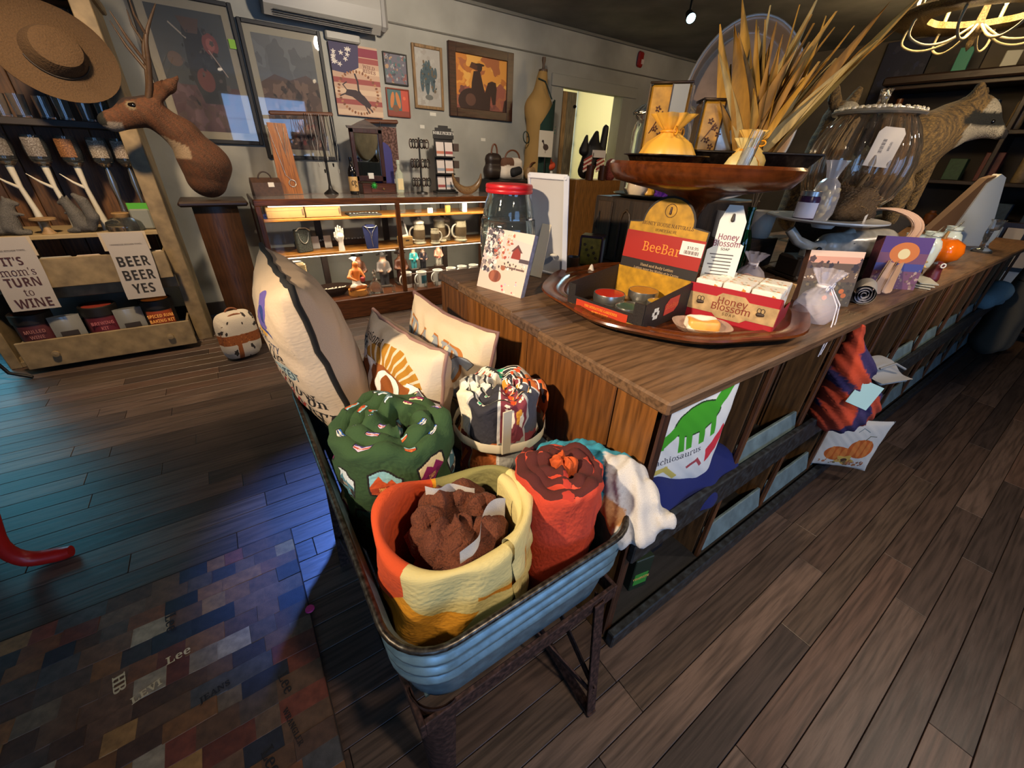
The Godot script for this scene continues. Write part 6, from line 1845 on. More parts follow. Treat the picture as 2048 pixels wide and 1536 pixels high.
func statue(called: String, label: String, at: Vector3, h: float, coat: String, legs: String, skin: String, hat: String, pose := 0.0) -> void:
	var o := thing(called, label, "figurine", at, pose, "figurines in the glass case")
	var s := h / 0.25
	var g := G.new()
	g.blob([[V(-0.018, 0.015, 0) * s, V(-0.016, 0.1, 0) * s, 0.014 * s, 0.018 * s], [V(0.018, 0.015, 0) * s, V(0.016, 0.1, 0) * s, 0.014 * s, 0.018 * s], [V(0, 0.1, 0) * s, V(0, 0.17, 0) * s, 0.026 * s, 0.032 * s], [V(0.034, 0.17, 0) * s, V(0.045, 0.12, 0.015) * s, 0.012 * s, 0.01 * s], [V(0.045, 0.12, 0.015) * s, V(0.02, 0.11, 0.04) * s, 0.01 * s, 0.008 * s], [V(-0.034, 0.17, 0) * s, V(-0.046, 0.12, 0.012) * s, 0.012 * s, 0.01 * s], [V(-0.046, 0.12, 0.012) * s, V(-0.02, 0.12, 0.038) * s, 0.01 * s, 0.008 * s], [V(0, 0.18, 0) * s, V(0, 0.215, 0.004) * s, 0.012 * s, 0.02 * s]], 0.0075 * s, 0.012 * s)
	g.paint(func(p: Vector3) -> Color: return Color(skin) if p.y > 0.187 * s or p.z > 0.03 * s else (Color(coat) if p.y > 0.095 * s else Color(legs)))
	part("body", g, painted(0.45), o)
	if hat != "":
		g = G.new(); g.lathe(PR([0, 0.226, 0.04, 0.224, 0.041, 0.229, 0.02, 0.231, 0.018, 0.25, 0, 0.253]).map(func(q): return q * s), 18)
		part("hat", g, m(hat, 0.6), o)
	g = slab(0.09 * s, 0.014 * s, 0.07 * s, 0.003); part("plinth", g, m("3a3028", 0.6), o)

func case_goods() -> void:
	rng.seed = 51
	var y1 := 0.9215; var y2 := 0.6215; var y0 := 0.2005
	var o: Node3D; var g: G
	for q in 2:
		o = thing("flat_box", ["woven tan box at the left end of the top case shelf", "woven tan box with a dark clasp, second on the top case shelf"][q], "box", V(0.45 + q * 0.305, y1, -4.2), 0.0, "woven boxes in the case")
		part("body", slab(0.295, 0.09, 0.2, 0.006), m("9a7844", 0.8, 0.0, "weave", V(5, 12, 5)), o)
		g = G.new(); g.box(V(0, 0.062, 0.1005), V(0.29, 0.003, 0.002)); g.box(V(0.135, 0.05, 0.1015), V(0.014, 0.05, 0.004), 0.001)
		part("clasp", g, m("4a341c", 0.6), o)
	for q in 5:
		o = thing("glass_tumbler", ["clear glass at the mullion on the top case shelf", "clear glass with a white print, second on the top case shelf", "clear glass, middle of the top case shelf", "clear glass, fourth on the top case shelf", "clear glass at the far end of the top case shelf"][q], "glass", V(1.52 + q * 0.17, y1, -4.22), 0.0, "drinking glasses in the case")
		g = G.new(); g.lathe(PR([0, 0, 0.035, 0, 0.04, 0.1, 0.037, 0.1, 0.033, 0.008, 0, 0.008]), 20); part("tumbler", g, solid_glass("f0f4f2"), o)
	for q in 3:
		g = slab(0.05, 0.05 + 0.02 * q, 0.03, 0.003); solo("trinket_box", g, m(["d0c8b8", "b88a3c", "c8c4bc"][q], 0.4), ["small white trinket box on the top case shelf", "small gold trinket box on the top case shelf", "taller pale trinket box on the top case shelf"][q], "box", V(1.78 + q * 0.2, y1, -4.12), 0.2 * q, "trinkets in the case")
	o = thing("bracelet_tray", "low tray of silver jewellery on the top case shelf", "tray", V(1.12, y1, -4.18)); part("tray", slab(0.3, 0.014, 0.18, 0.004), m("2a2622", 0.5), o)
	g = G.new()
	for q in 9: g.tube(arc(V(-0.12 + q * 0.03, 0.018, 0.02 * sin(q)), V(0.012, 0, 0), V(0, 0, 0.012), 0, TAU, 10), 0.003, 5, false)
	part("jewellery", g, m("b8b4ac", 0.25, 0.9), o)
	# middle shelf, left
	o = thing("ring_stand", "grey green block display hung with jewellery in the case", "jewellery stand", V(0.55, y2, -4.18), 0.3); part("block", slab(0.13, 0.2, 0.05, 0.006), m("54605a", 0.7, 0.0, "rust", Vector3.ONE * 8.0), o)
	g = G.new(); g.tube([V(-0.06, 0.19, 0.03), V(-0.03, 0.215, 0.03), V(0.03, 0.21, 0.03), V(0.065, 0.185, 0.03)], 0.006, 6); g.tube(arc(V(0, 0.17, 0.03), V(0.045, 0, 0), V(0, 0.09, 0), PI, TAU, 12), 0.003, 5)
	part("necklace", g, m("c0bcb0", 0.3, 0.7), o)
	for q in 2:
		g = G.new(); g.xf = T(0, 0.055, 0, 0, -0.15); g.box(Vector3.ZERO, V(0.065, 0.11, 0.003)); g.box(V(-0.012, -0.01, 0.002), V(0.004, 0.03, 0.002)); g.box(V(0.012, -0.01, 0.002), V(0.004, 0.03, 0.002))
		solo("earring_card", g, m("d0ccc0", 0.7), ["white earring card left of the white hand", "white earring card leaning right beside the white hand"][q], "card", V(0.67 + q * 0.11, y2 + 0.001, -4.3), 0.0, "earring cards")
	o = thing("hand_display", "white porcelain hand standing upright for rings in the case", "jewellery stand", V(0.86, y2, -4.12), 0.2)
	g = G.new()
	var hb := [[V(0, 0.0, 0), V(0, 0.07, 0), 0.03, 0.022], [V(0, 0.07, 0), V(0, 0.125, 0), 0.022, 0.033], [V(-0.02, 0.12, 0), V(0.022, 0.125, 0), 0.016, 0.016]]
	for q in 4:
		var x := -0.027 + q * 0.018
		var ln: float = [0.072, 0.088, 0.08, 0.06][q]
		hb.append_array([[V(x, 0.135, 0), V(x * 1.1, 0.135 + ln * 0.55, 0.004), 0.0095, 0.0085], [V(x * 1.1, 0.135 + ln * 0.55, 0.004), V(x * 1.12, 0.135 + ln, 0.012), 0.0085, 0.007]])
	hb.append_array([[V(-0.028, 0.095, 0.004), V(-0.05, 0.13, 0.012), 0.011, 0.0095], [V(-0.05, 0.13, 0.012), V(-0.054, 0.165, 0.018), 0.0095, 0.008]])
	g.blob(hb, 0.0045, 0.007); part("hand", g, m("dcd4c8", 0.35), o)
	o = thing("necklace_bust", "blue velvet necklace stand with a silver chain in the case", "jewellery stand", V(1.15, y2, -4.14), -0.1)
	g = G.new(); g.ext(P2([-0.05, 0, 0.05, 0, 0.07, 0.2, 0.03, 0.22, -0.03, 0.22, -0.07, 0.2]), 0.05); part("bust", g, m("1f2858", 0.85), o)
	g = G.new(); g.tube([V(-0.05, 0.21, 0.053), V(-0.01, 0.15, 0.054), V(0.0, 0.06, 0.054), V(0.005, 0.02, 0.054)], 0.003, 5); g.tube([V(0.05, 0.21, 0.053), V(0.012, 0.15, 0.054), V(0.0, 0.1, 0.054)], 0.003, 5); g.tube(arc(V(-0.0, 0.215, 0.055), V(0.06, 0, 0), V(0, -0.02, 0), 0, PI, 10), 0.004, 5)
	part("chain", g, m("c8c4bc", 0.25, 0.9), o)
	o = thing("pebble_strip", "dark strip tray of white trinkets behind the porcelain hand", "tray", V(0.86, y2, -4.4)); part("tray", slab(0.72, 0.05, 0.08, 0.004), m("3a2418", 0.5), o)
	g = G.new()
	for q in 24: g.blob([[V(-0.34 + q * 0.03, 0.054, 0.02 * sin(q * 3.0)), V(-0.335 + q * 0.03, 0.056, 0.0), 0.011, 0.009]], 0.006, 0.003)
	part("trinkets", g, m("c8c4bc", 0.5), o).set_meta("kind", "stuff")
	# middle shelf, right
	o = thing("photo_crate", "small wooden box holding a black and white photograph", "box", V(1.49, y2, -4.13), 0.2); part("crate", slab(0.13, 0.09, 0.09, 0.004), wood("b88a4a", "x", 0.6), o)
	g = G.new(); g.box(V(0, 0.055, 0.046), V(0.04, 0.012, 0.002)); part("slot", g, m("2a1c10", 0.8), o)
	g = G.new(); g.xf = T(-0.01, 0.17, -0.01, 0, -0.2, 0.12); g.box(Vector3.ZERO, V(0.085, 0.19, 0.004)); part("photo_card", g, m("ccc8be", 0.6), o)
	g = G.new(); g.xf = T(-0.01, 0.17, -0.01, 0, -0.2, 0.12); g.box(V(0, 0.0, 0.0028), V(0.05, 0.13, 0.001)); part("photo_print", g, m("5c5a56", 0.6, 0.0, "rust", Vector3.ONE * 9.0), o)
	stein("cream stein beside the photograph box in the case", V(1.66, y2, -4.16), 1.15, 0.0, true); stein("short cream mug in front of the other steins", V(1.81, y2, -4.1), 0.85, PI, false)
	stein("cream stein with a lid, third from the mullion", V(1.91, y2, -4.2), 1.2, PI * 0.9, true); stein("cream stein half hidden behind the third one", V(2.02, y2, -4.28), 1.1, 0.4, true); stein("tall cream stein at the right end of the case", V(2.14, y2, -4.15), 1.2, 0.1, false)
	# bottom
	o = thing("tan_case", "pale tan leather case standing at the left end of the glass case", "case", V(0.4, y0, -4.15), 0.25); part("body", slab(0.17, 0.36, 0.28, 0.02), m("b49a6c", 0.7, 0.0, "blotch", Vector3.ONE * 5.0), o)
	g = G.new()
	for q in 10: g.box(V(0.086, 0.03 + q * 0.032, 0.13), V(0.004, 0.018, 0.006), 0.001)
	part("stitching", g, m("3a2c1c", 0.8), o)
	g = G.new(); g.box(V(0, 0.362, 0), V(0.13, 0.012, 0.22), 0.004); part("dark_top", g, m("2c2824", 0.6), o)
	o = thing("stone_bowl", "long dark wooden bowl of pale stones in the bottom of the case", "bowl", V(0.72, y0, -4.15), 0.1)
	g = G.new(); g.lathe(PR([0, 0.0, 0.1, 0.0, 0.17, 0.05, 0.19, 0.09, 0.18, 0.09, 0.1, 0.03, 0, 0.03]), 32, Vector3.ZERO, func(a: float, y: float): return 1.0 - 0.45 * absf(sin(a))); part("bowl", g, m("20140e", 0.4), o)
	g = G.new()
	for q in 22: g.blob([[V(-0.12 + 0.012 * q, 0.055, 0.03 * sin(q * 2.3)), V(-0.115 + 0.012 * q, 0.06, 0.03 * sin(q * 2.3)), 0.014, 0.011]], 0.008, 0.003)
	part("stones", g, m("a8a090", 0.6), o).set_meta("kind", "stuff")
	o = thing("drum_figurine", "painted figurine kneeling on a drum in the bottom of the case", "figurine", V(0.93, y0, -4.06), 0.3, "figurines in the glass case")
	g = G.new(); g.lathe(PR([0, 0, 0.085, 0, 0.092, 0.012, 0.085, 0.05, 0.088, 0.06, 0, 0.062]), 24); part("drum", g, m("b87a34", 0.5), o)
	g = G.new(); g.tube([V(0.09, 0.006, 0), V(0.045, 0.056, 0.078), V(-0.045, 0.006, 0.08), V(-0.088, 0.056, 0.01)], 0.004, 5); part("lacing", g, m("4a2a14", 0.6), o)
	g = G.new()
	g.blob([[V(0, 0.09, 0), V(0, 0.14, 0), 0.045, 0.035], [V(0, 0.15, 0), V(0.01, 0.23, 0.0), 0.035, 0.042], [V(-0.03, 0.08, 0.02), V(-0.07, 0.1, 0.05), 0.028, 0.022], [V(-0.07, 0.1, 0.05), V(-0.08, 0.07, 0.02), 0.02, 0.016], [V(0.03, 0.08, 0.02), V(0.06, 0.085, 0.05), 0.026, 0.02], [V(-0.04, 0.24, 0), V(-0.09, 0.19, 0.03), 0.016, 0.013], [V(-0.09, 0.19, 0.03), V(-0.04, 0.16, 0.07), 0.013, 0.011], [V(0.05, 0.24, 0), V(0.07, 0.17, 0.04), 0.016, 0.012], [V(0.01, 0.25, 0), V(0.01, 0.3, 0.01), 0.018, 0.028]], 0.009, 0.02)
	g.paint(func(p: Vector3) -> Color: return Color("c06a2a") if p.y > 0.14 else (Color("d8cfc0") if p.y > 0.1 else Color("b0622a"))); part("body", g, painted(0.4), o)
	g = G.new()
	for q in 7: g.bar(V(0.01, 0.32, -0.005), V(0.01 + 0.012 * (q - 3), 0.365 - 0.003 * absf(q - 3), -0.02), 0.009, 0.003)
	part("feathers", g, m("d8d4cc", 0.7), o); g = G.new(); g.box(V(0.03, 0.16, 0.07), V(0.04, 0.05, 0.03), 0.01); part("pouch", g, m("8a1c18", 0.5), o)
	statue("figurine", "dark haired woman figurine standing behind the drum figure", V(1.03, y0, -4.3), 0.36, "4a2c20", "2c2018", "7a4a30", "1c1410"); statue("figurine", "grey cowboy figurine beside the case's mullion", V(1.26, y0, -4.22), 0.36, "5a5450", "2c2c30", "8a6a54", "2a2624"); statue("figurine", "brown robed figurine right of the mullion", V(1.46, y0, -4.25), 0.36, "4a2414", "3a1c10", "6a4028", "2c1810"); statue("figurine", "figurine in a turquoise coat in the case", V(1.59, y0 + 0.15, -4.2), 0.24, "1f7a7c", "2a6a70", "9a7a60", "3a3430"); statue("figurine", "dark suited figurine holding playing cards", V(1.72, y0 + 0.12, -4.26), 0.26, "23202a", "1c1a20", "8a6a58", "1c1a1c"); statue("figurine", "figurine in a salmon jacket and wide hat", V(1.88, y0 + 0.16, -4.2), 0.24, "b06a58", "8a8478", "a07a60", "b8a888")
	g = slab(0.55, 0.12, 0.22, 0.004); solo("display_step", g, wood("3a2010", "x", 0.4), "dark wooden step under the figurines in the case", "riser", V(1.72, y0, -4.26))
	o = thing("glass_decanter", "clear glass decanter with a stopper in front of the mullion", "decanter", V(1.11, y0, -4.05)); g = G.new(); g.lathe(PR([0, 0, 0.055, 0, 0.06, 0.01, 0.055, 0.09, 0.02, 0.13, 0.016, 0.17, 0.02, 0.175, 0.01, 0.18, 0.022, 0.2, 0.012, 0.23, 0, 0.235]), 20); part("body", g, solid_glass("f0f4f2"), o)
	for q in 6:
		o = thing("coffee_mug", ["white mug with a blue print, front of the case", "white mug with a town print, second in the case", "white mug at the counter corner, third in the row", "white mug, fourth in the row in the case", "white mug, fifth in the row in the case", "white mug next to the brown robed figurine"][q], "mug", [V(1.61, y0, -4.06), V(1.8, y0, -4.06), V(1.97, y0, -4.08), V(2.12, y0, -4.1), V(2.27, y0, -4.1), V(1.46, y0, -4.1)][q], 0.3, "white souvenir mugs in the case")
		g = G.new(); g.lathe(PR([0, 0, 0.05, 0, 0.053, 0.01, 0.053, 0.15, 0.056, 0.155, 0.048, 0.155, 0.047, 0.012, 0, 0.01]), 24); part("mug", g, m("ccc8be", 0.35), o)
		g = G.new(); g.tube(arc(V(-0.052, 0.08, 0), V(-0.038, 0, 0), V(0, 0.05, 0), -PI / 2, PI / 2, 10), 0.007, 8); part("handle", g, m("ccc8be", 0.35), o)
		g = G.new(); g.sheet(10, 2, func(u: float, w: float): return V(sin(lerpf(-0.7, 0.7, u)) * 0.0537, lerpf(0.125, 0.04, w), cos(lerpf(-0.7, 0.7, u)) * 0.0537)); part("printed_picture", g, m(["2f7c94", "6a7478", "8a5a40", "7a7a70", "5a6a70", "6a5a50"][q], 0.5, 0.0, "rust", Vector3.ONE * 10.0), o)
	for q in 7:
		g = G.new(); g.lathe(PR([0, 0, 0.018, 0, 0.02, 0.05 + 0.01 * (q % 3), 0.017, 0.05 + 0.01 * (q % 3), 0.015, 0.006, 0, 0.006]), 14); solo("shot_glass", g, solid_glass("f0f4f2"), ["shot glass left of the decanter", "shot glass right of the decanter", "shot glass before the mullion", "taller shot glass past the mullion", "shot glass before the blue print mug", "shot glass between the first two mugs", "shot glass by the third mug"][q], "glass", V(1.03 + q * 0.12, y0, -3.99 - 0.01 * (q % 2)), 0.0, "shot glasses in the case")

# ------------------------------------------------------------------ on top of the case
func case_top() -> void:
	var y := 1.0885; var o: Node3D; var g: G
	o = thing("leather_bag", "small brown leather doctor's bag at the left end of the case", "bag", V(0.37, y, -4.3), 0.1)
	g = G.new(); g.xf = T(-0.11, 0, 0, PI / 2); g.ext(P2([-0.06, 0, 0.06, 0, 0.055, 0.1, 0.015, 0.135, -0.015, 0.135, -0.055, 0.1]), 0.22); part("body", g, m("4a3020", 0.55, 0.0, "blotch", Vector3.ONE * 6.0), o)
	g = G.new(); g.tube(arc(V(0, 0.125, 0.02), V(0.05, 0, 0), V(0, 0.055, 0), 0, PI, 12), 0.006, 6); part("handle", g, m("2c1c14", 0.5), o)
	card(0.045, 0.035, m("c8c0b4", 0.7), o, T(0.03, 0.085, 0.059, 0, -0.15), "price_tag")
	o = thing("necklace_board", "slanted amber wood board displaying silver and heart necklaces", "jewellery stand", V(0.57, y, -4.36), 0.05)
	var xf := T(-0.0, 0.27, -0.05, 0, -0.1, 0.0); var bw := P2([-0.09, -0.27, 0.09, -0.27, 0.07, 0.27, -0.07, 0.27])
	g = G.new(); g.xf = xf; g.ext(bw, 0.018); part("board", g, wood("a8641c", "y", 0.35), o)
	g = G.new(); g.xf = xf; g.tube([V(-0.075, 0.24, 0.021), V(-0.02, -0.12, 0.022), V(0.02, -0.16, 0.022)], 0.0025, 5); g.tube(arc(V(0.02, -0.185, 0.023), V(0.028, 0, 0), V(0, 0.028, 0), 0, TAU, 14), 0.004, 5, false); g.tube([V(-0.01, 0.24, 0.021), V(0.02, 0.05, 0.022), V(0.045, 0.24, 0.021)], 0.0025, 5); g.tube([V(0.0, 0.2, 0.021), V(0.03, -0.05, 0.022), V(0.06, 0.2, 0.021)], 0.002, 5)
	part("necklace", g, m("d0c8b8", 0.25, 0.8), o)
	o = thing("necklace_stand", "dark pedestal stand with a wooden crossbar hung with necklaces", "jewellery stand", V(0.9, y, -4.36))
	g = G.new(); g.lathe(PR([0, 0, 0.065, 0, 0.06, 0.012, 0.02, 0.04, 0.012, 0.08, 0.011, 0.62, 0, 0.625]), 20); part("post", g, m("1c1816", 0.4, 0.3), o)
	g = G.new(); g.bar(V(-0.38, 0.605, 0.015), V(0.12, 0.63, 0.015), 0.03, 0.03, 0.008); part("crossbar", g, wood("6a4026", "x"), o)
	for q in 6:
		g = G.new(); var x := -0.12 + q * 0.04; var d := 0.3 + 0.05 * (q % 3); g.tube([V(x, 0.62, 0.03), V(x - 0.012, 0.62 - d * 0.6, 0.034), V(x + 0.012, 0.62 - d, 0.036), V(x + 0.03, 0.62 - d * 0.6, 0.034), V(x + 0.016, 0.62, 0.03)], 0.0025, 5); g.blob([[V(x + 0.012, 0.6 - d, 0.036), V(x + 0.012, 0.58 - d, 0.036), 0.008, 0.006]], 0.004, 0.003)
		part("necklace", g, m("1a1818" if q % 2 == 0 else "a8a49c", 0.35, 0.4), o)
	o = thing("wine_bottle", "dark wine bottle with a tan label on the case", "bottle", V(1.1, y, -4.3))
	g = G.new(); g.lathe(PR([0, 0, 0.038, 0, 0.04, 0.006, 0.04, 0.18, 0.03, 0.215, 0.014, 0.245, 0.014, 0.31, 0, 0.31]), 24); part("bottle", g, m("0e0c10", 0.12), o)
	g = G.new(); g.lathe(PR([0.0405, 0.03, 0.0412, 0.032, 0.0412, 0.15, 0.0405, 0.152]), 24); part("label", g, m("b8935c", 0.6), o)
	g = G.new(); g.tube(arc(V(-0.012, 0.1, 0.042), V(0.011, 0, 0), V(0, 0.018, 0), 0, TAU, 12), 0.0025, 5, false); g.tube([V(0.006, 0.12, 0.042), V(0.006, 0.06, 0.042)], 0.0025, 5); g.tube([V(0.006, 0.12, 0.042), V(0.02, 0.11, 0.042), V(0.006, 0.09, 0.042), V(0.022, 0.07, 0.042)], 0.0025, 5); part("label_mark", g, m("2c1c14", 0.6), o)
	o = thing("spirit_bottle", "clear square shouldered bottle with a cream label on the case", "bottle", V(1.55, y, -4.3))
	g = G.new(); g.box(V(0, 0.1, 0), V(0.075, 0.2, 0.06), 0.016); g.lathe(PR([0.03, 0.195, 0.014, 0.22, 0.014, 0.26, 0.018, 0.262, 0.018, 0.3, 0, 0.3]), 18); part("bottle", g, glass("c8d0b8", 0.5, 0.05), o)
	card(0.056, 0.1, m("c8b88c", 0.6), o, T(0, 0.09, 0.031), "label")
	# small vanity mirror with drawer
	o = thing("vanity_mirror", "dark wood table mirror with a curved crest above a small drawer", "mirror", V(1.3, y, -4.4))
	var ma := wood("3c1c18", "y", 0.35)
	g = G.new(); g.box(V(0.06, 0.045, 0), V(0.34, 0.09, 0.14), 0.005); part("drawer_case", g, wood("4a2214", "x", 0.35), o)
	g = G.new(); g.box(V(0.09, 0.045, 0.072), V(0.24, 0.06, 0.008), 0.003); var dr := part("drawer", g, wood("54281a", "x", 0.35), o); g = G.new(); g.lathe(PR([0, 0, 0.009, 0, 0.009, 0.012, 0, 0.014]), 10); var kn := part("knob", g, m("8a7040", 0.3, 0.8), dr); kn.transform = T(0.09, 0.045, 0.076, 0, PI / 2)
	for q in [[-0.13, 0.32, 0.04, 0.46], [0.13, 0.32, 0.04, 0.46], [0, 0.525, 0.3, 0.04], [0, 0.13, 0.3, 0.05]]:
		g = G.new(); g.box(V(q[0], q[1], 0.0), V(q[2], q[3], 0.03), 0.006); part("mirror_frame", g, ma, o)
	g = G.new(); g.xf = T(0, 0.54, -0.012); g.ext(P2([-0.16, 0, 0.16, 0, 0.17, 0.02, 0.12, 0.02, 0.06, 0.05, 0.0, 0.075, -0.06, 0.05, -0.12, 0.02, -0.17, 0.02]), 0.025); part("crest", g, wood("54443a", "x", 0.35), o)
	card(0.225, 0.36, m("e8eef0", 0.02, 1.0), o, T(0, 0.33, 0.004), "looking_glass", 0.004)
	g = G.new()
	for q in 10: g.bar(V(0, 0, 0), V(cos(q * 0.628) * 0.03, sin(q * 0.628) * 0.03, 0), 0.01, 0.004)
	g.blob([[V(0, 0, 0), V(0, 0, 0.001), 0.016, 0.016]], 0.006, 0.002)
	var gs := solo("green_bow", g, m("1f9a34", 0.4), "bright green star bow stuck low on the mirror", "bow", V(1.3, y + 0.075, -4.318))
	card(0.05, 0.05, m("c8c4bc", 0.7), o, T(-0.0, 0.155, 0.02), "price_tag")
	# blue arched card and long scroll behind
	g = G.new(); var op := [-0.1, 0.0, 0.1, 0.0, 0.1, 0.35]
	for q in 9: op.append_array([cos(PI * q / 8.0) * 0.1, 0.35 + sin(PI * q / 8.0) * 0.1])
	g.ext(P2(op), 0.008); solo("arched_card", g, m("2c2868", 0.6), "deep blue arched card standing behind the vanity mirror", "card", V(1.46, y, -4.48))
	o = thing("wall_scroll", "long pinkish cloth scroll hanging from a wooden rod with a bead strand", "scroll", V(1.545, 1.25, -4.66)); g = G.new(); g.box(V(0.06, 0.2, 0), V(0.18, 0.44, 0.006)); part("cloth", g, m("8a6c66", 0.9, 0.0, "rust", Vector3.ONE * 3.0), o)
	g = G.new(); g.bar(V(-0.17, 0.455, 0.012), V(0.17, 0.47, 0.012), 0.035, 0.035, 0.01); part("rod", g, wood("6a3c22", "x"), o); g = G.new(); g.tube([V(-0.02, 0.46, 0.03), V(-0.015, 0.2, 0.034), V(-0.02, 0.06, 0.034)], 0.004, 6); part("bead_strand", g, m("14120f", 0.4), o)
	# bracelet tree
	o = thing("bracelet_stand", "black three armed stand stacked with dark bracelets", "jewellery stand", V(1.8, y, -4.34)); g = G.new(); g.lathe(PR([0, 0, 0.06, 0, 0.055, 0.012, 0.01, 0.02, 0.008, 0.5, 0, 0.5]), 16)
	for q in 3: g.bar(V(-0.09 - 0.015 * (q % 2), 0.12 + q * 0.17, 0), V(0.09 + 0.015 * (q % 2), 0.12 + q * 0.17, 0), 0.01, 0.01)
	part("tree", g, m("15120f", 0.45), o)
	for q in 3:
		for t in 7:
			g = G.new(); var bx := -0.085 + t * 0.028; g.xf = T(bx, 0.105 + q * 0.17, 0, 0.7 + 0.3 * sin(t * 3.0)); g.tube(arc(Vector3.ZERO, V(0.03, 0, 0), V(0, 0.038, 0), 0, TAU, 14), 0.006, 6, false); part("bracelet", g, m(["17130f", "2a1c16", "3c2c24"][(q + t) % 3], 0.5), o)
	# rotating card rack
	o = thing("card_rack", "black metal card rack with a stepped sign and white cards", "rack", V(2.07, y, -4.34), -0.1); g = G.new(); g.box(V(0, 0.25, -0.015), V(0.2, 0.5, 0.012)); g.box(V(0, 0.01, 0.0), V(0.24, 0.02, 0.14), 0.004); part("rack_back", g, m("17130f", 0.5), o)
	g = G.new(); g.xf = T(0, 0.5, -0.01); g.ext(P2([-0.11, 0, 0.11, 0, 0.11, 0.07, 0.085, 0.07, 0.085, 0.095, 0.05, 0.095, 0.05, 0.115, -0.05, 0.115, -0.05, 0.095, -0.085, 0.095, -0.085, 0.07, -0.11, 0.07]), 0.012); var sg := part("sign", g, m("17130f", 0.5), o); letters("NOBLE PICKER'S", 0.026, m("c8c4bc", 0.6), sg, T(0, 0.55, 0.0035), "Droid Serif", 700, 0.72)
	for q in 3:
		g = G.new(); g.box(V(0, 0.03 + q * 0.155, 0.02), V(0.2, 0.012, 0.06), 0.002); part("ledge", g, m("17130f", 0.5), o)
		for t in 2:
			g = G.new(); g.xf = T(-0.047 + t * 0.094, 0.1 + q * 0.155, 0.012, 0, -0.12); g.box(Vector3.ZERO, V(0.082, 0.125, 0.004)); var cd := part("card", g, m("bcb0a8", 0.7), o); g = G.new(); g.xf = T(-0.047 + t * 0.094, 0.1 + q * 0.155, 0.012, 0, -0.12); g.box(V(0, -0.03, 0.0028), V(0.08, 0.025, 0.001)); part("card_band", g, m(["8a3a38", "7a8088", "a8644c"][(q + t) % 3], 0.7), cd)
		g = G.new(); g.box(V(0.13, 0.12 + q * 0.155, -0.01), V(0.06, 0.07, 0.05), 0.003); part("side_pocket", g, m("3c2c24", 0.6), o)
	# crescent shaped carved bowl
	o = thing("crescent_carving", "mottled crescent shaped carved horn lying on the case", "carving", V(2.26, y, -4.2), 0.0); g = G.new(); var cp := []; var cr := []
	for q in 13: var a := PI * (1.0 + q / 12.0); cp.append(V(cos(a) * 0.17, 0.2 + sin(a) * 0.165, 0)); cr.append(0.006 + 0.034 * sin(PI * q / 12.0))
	g.tube(cp, cr, 12); part("horn", g, m("a88a60", 0.35, 0.0, "rust", Vector3.ONE * 9.0), o)
	# second cabinet with purses
	o = thing("dark_cabinet", "dark cabinet with a printed black panel right of the glass case", "cabinet", V(3.12, 0, -4.4)); part("body", slab(0.92, 1.22, 0.5, 0.01), m("16120f", 0.4), o)
	var k := ink(256, 256, "16141c"); rngk(k); card(0.46, 0.4, print_mat(k, 0.5), o, T(0.12, 0.98, 0.252), "printed_panel")
	k = ink(128, 128, "c8bcac"); rng.seed = 4; k.specks(rng, 12, 0, 0, 1, 1, 0.12, [Color("2c1c14"), Color("5a3a28")])
	var hide := print_mat(k, 0.9)
	for q in 3:
		var w: float = [0.13, 0.36, 0.26][q]; var h: float = [0.28, 0.24, 0.15][q]
		o = thing("handbag", ["dark narrow cowhide bag on the dark cabinet", "black and white cowhide bag with tan handles", "small tan leather clutch with a dark strap"][q], "bag", [V(2.72, 1.221, -4.42), V(2.94, 1.221, -4.38), V(3.26, 1.221, -4.38)][q], 0.1 * q, "bags on the dark cabinet")
		g = G.new(); g.blob([[V(-w * 0.3, h * 0.3, 0), V(w * 0.3, h * 0.3, 0), h * 0.3, h * 0.3], [V(-w * 0.28, h * 0.72, 0), V(w * 0.28, h * 0.72, 0), h * 0.24, h * 0.24]], 0.022, 0.03); part("body", g, [m("231812", 0.5), hide, m("8a6c48", 0.6)][q], o)
		g = G.new(); g.tube(arc(V(0, h * 0.9, 0.02), V(w * 0.3, 0, 0), V(0, h * 0.36, 0), 0, PI, 12), 0.009, 6); part("handle", g, m("5a3018", 0.5), o)
		if q == 1: g = G.new(); g.blob([[V(-0.02, 0.08, 0.07), V(0.06, 0.1, 0.07), 0.05, 0.045]], 0.016, 0.01); part("black_patch", g, m("121114", 0.8), o)
	o = thing("flower_vase", "orange silk flower with a white tag in front of the door casing", "flowers", V(3.48, 1.221, -4.34)); g = G.new(); g.blob([[V(-0.03, 0.14, 0), V(0.03, 0.16, 0.01), 0.04, 0.045], [V(0, 0.2, 0), V(0.01, 0.22, 0), 0.03, 0.02]], 0.012, 0.015); part("petals", g, m("b8401c", 0.7), o); g = G.new(); g.lathe(PR([0, 0, 0.03, 0, 0.035, 0.08, 0.02, 0.1, 0, 0.1]), 16); part("vase", g, m("5a5448", 0.4), o); card(0.035, 0.09, m("c8c8c4", 0.7), o, T(0.0, 0.06, 0.045), "tag")
	k = ink(96, 128, "bcb4a4"); k.oval(0.5, 0.62, 0.2, 0.12, Color("3a2a22"), 0.2); k.line([[0.38, 0.56], [0.3, 0.42]], 0.08, Color("3a2a22")); k.oval(0.27, 0.4, 0.08, 0.05, Color("2a1c18")); k.line([[0.5, 0.7], [0.48, 0.84]], 0.03, Color("3a2a22"))
	g = G.new(); g.box(Vector3.ZERO, V(0.2, 0.26, 0.006)); o = thing("duck_card", "white card printed with a brown duck in front of the apron", "card", V(3.29, 1.6, -4.2)); part("card", g, m("bcb4a4", 0.8), o); card(0.2, 0.26, print_mat(k, 0.8), o, T(0, 0, 0.0036), "duck_print"); g = G.new(); g.tube([V(0, -0.13, 0), V(0.02, -0.375, -0.02)], 0.008, 8); part("holder", g, m("1c1612", 0.5), o)
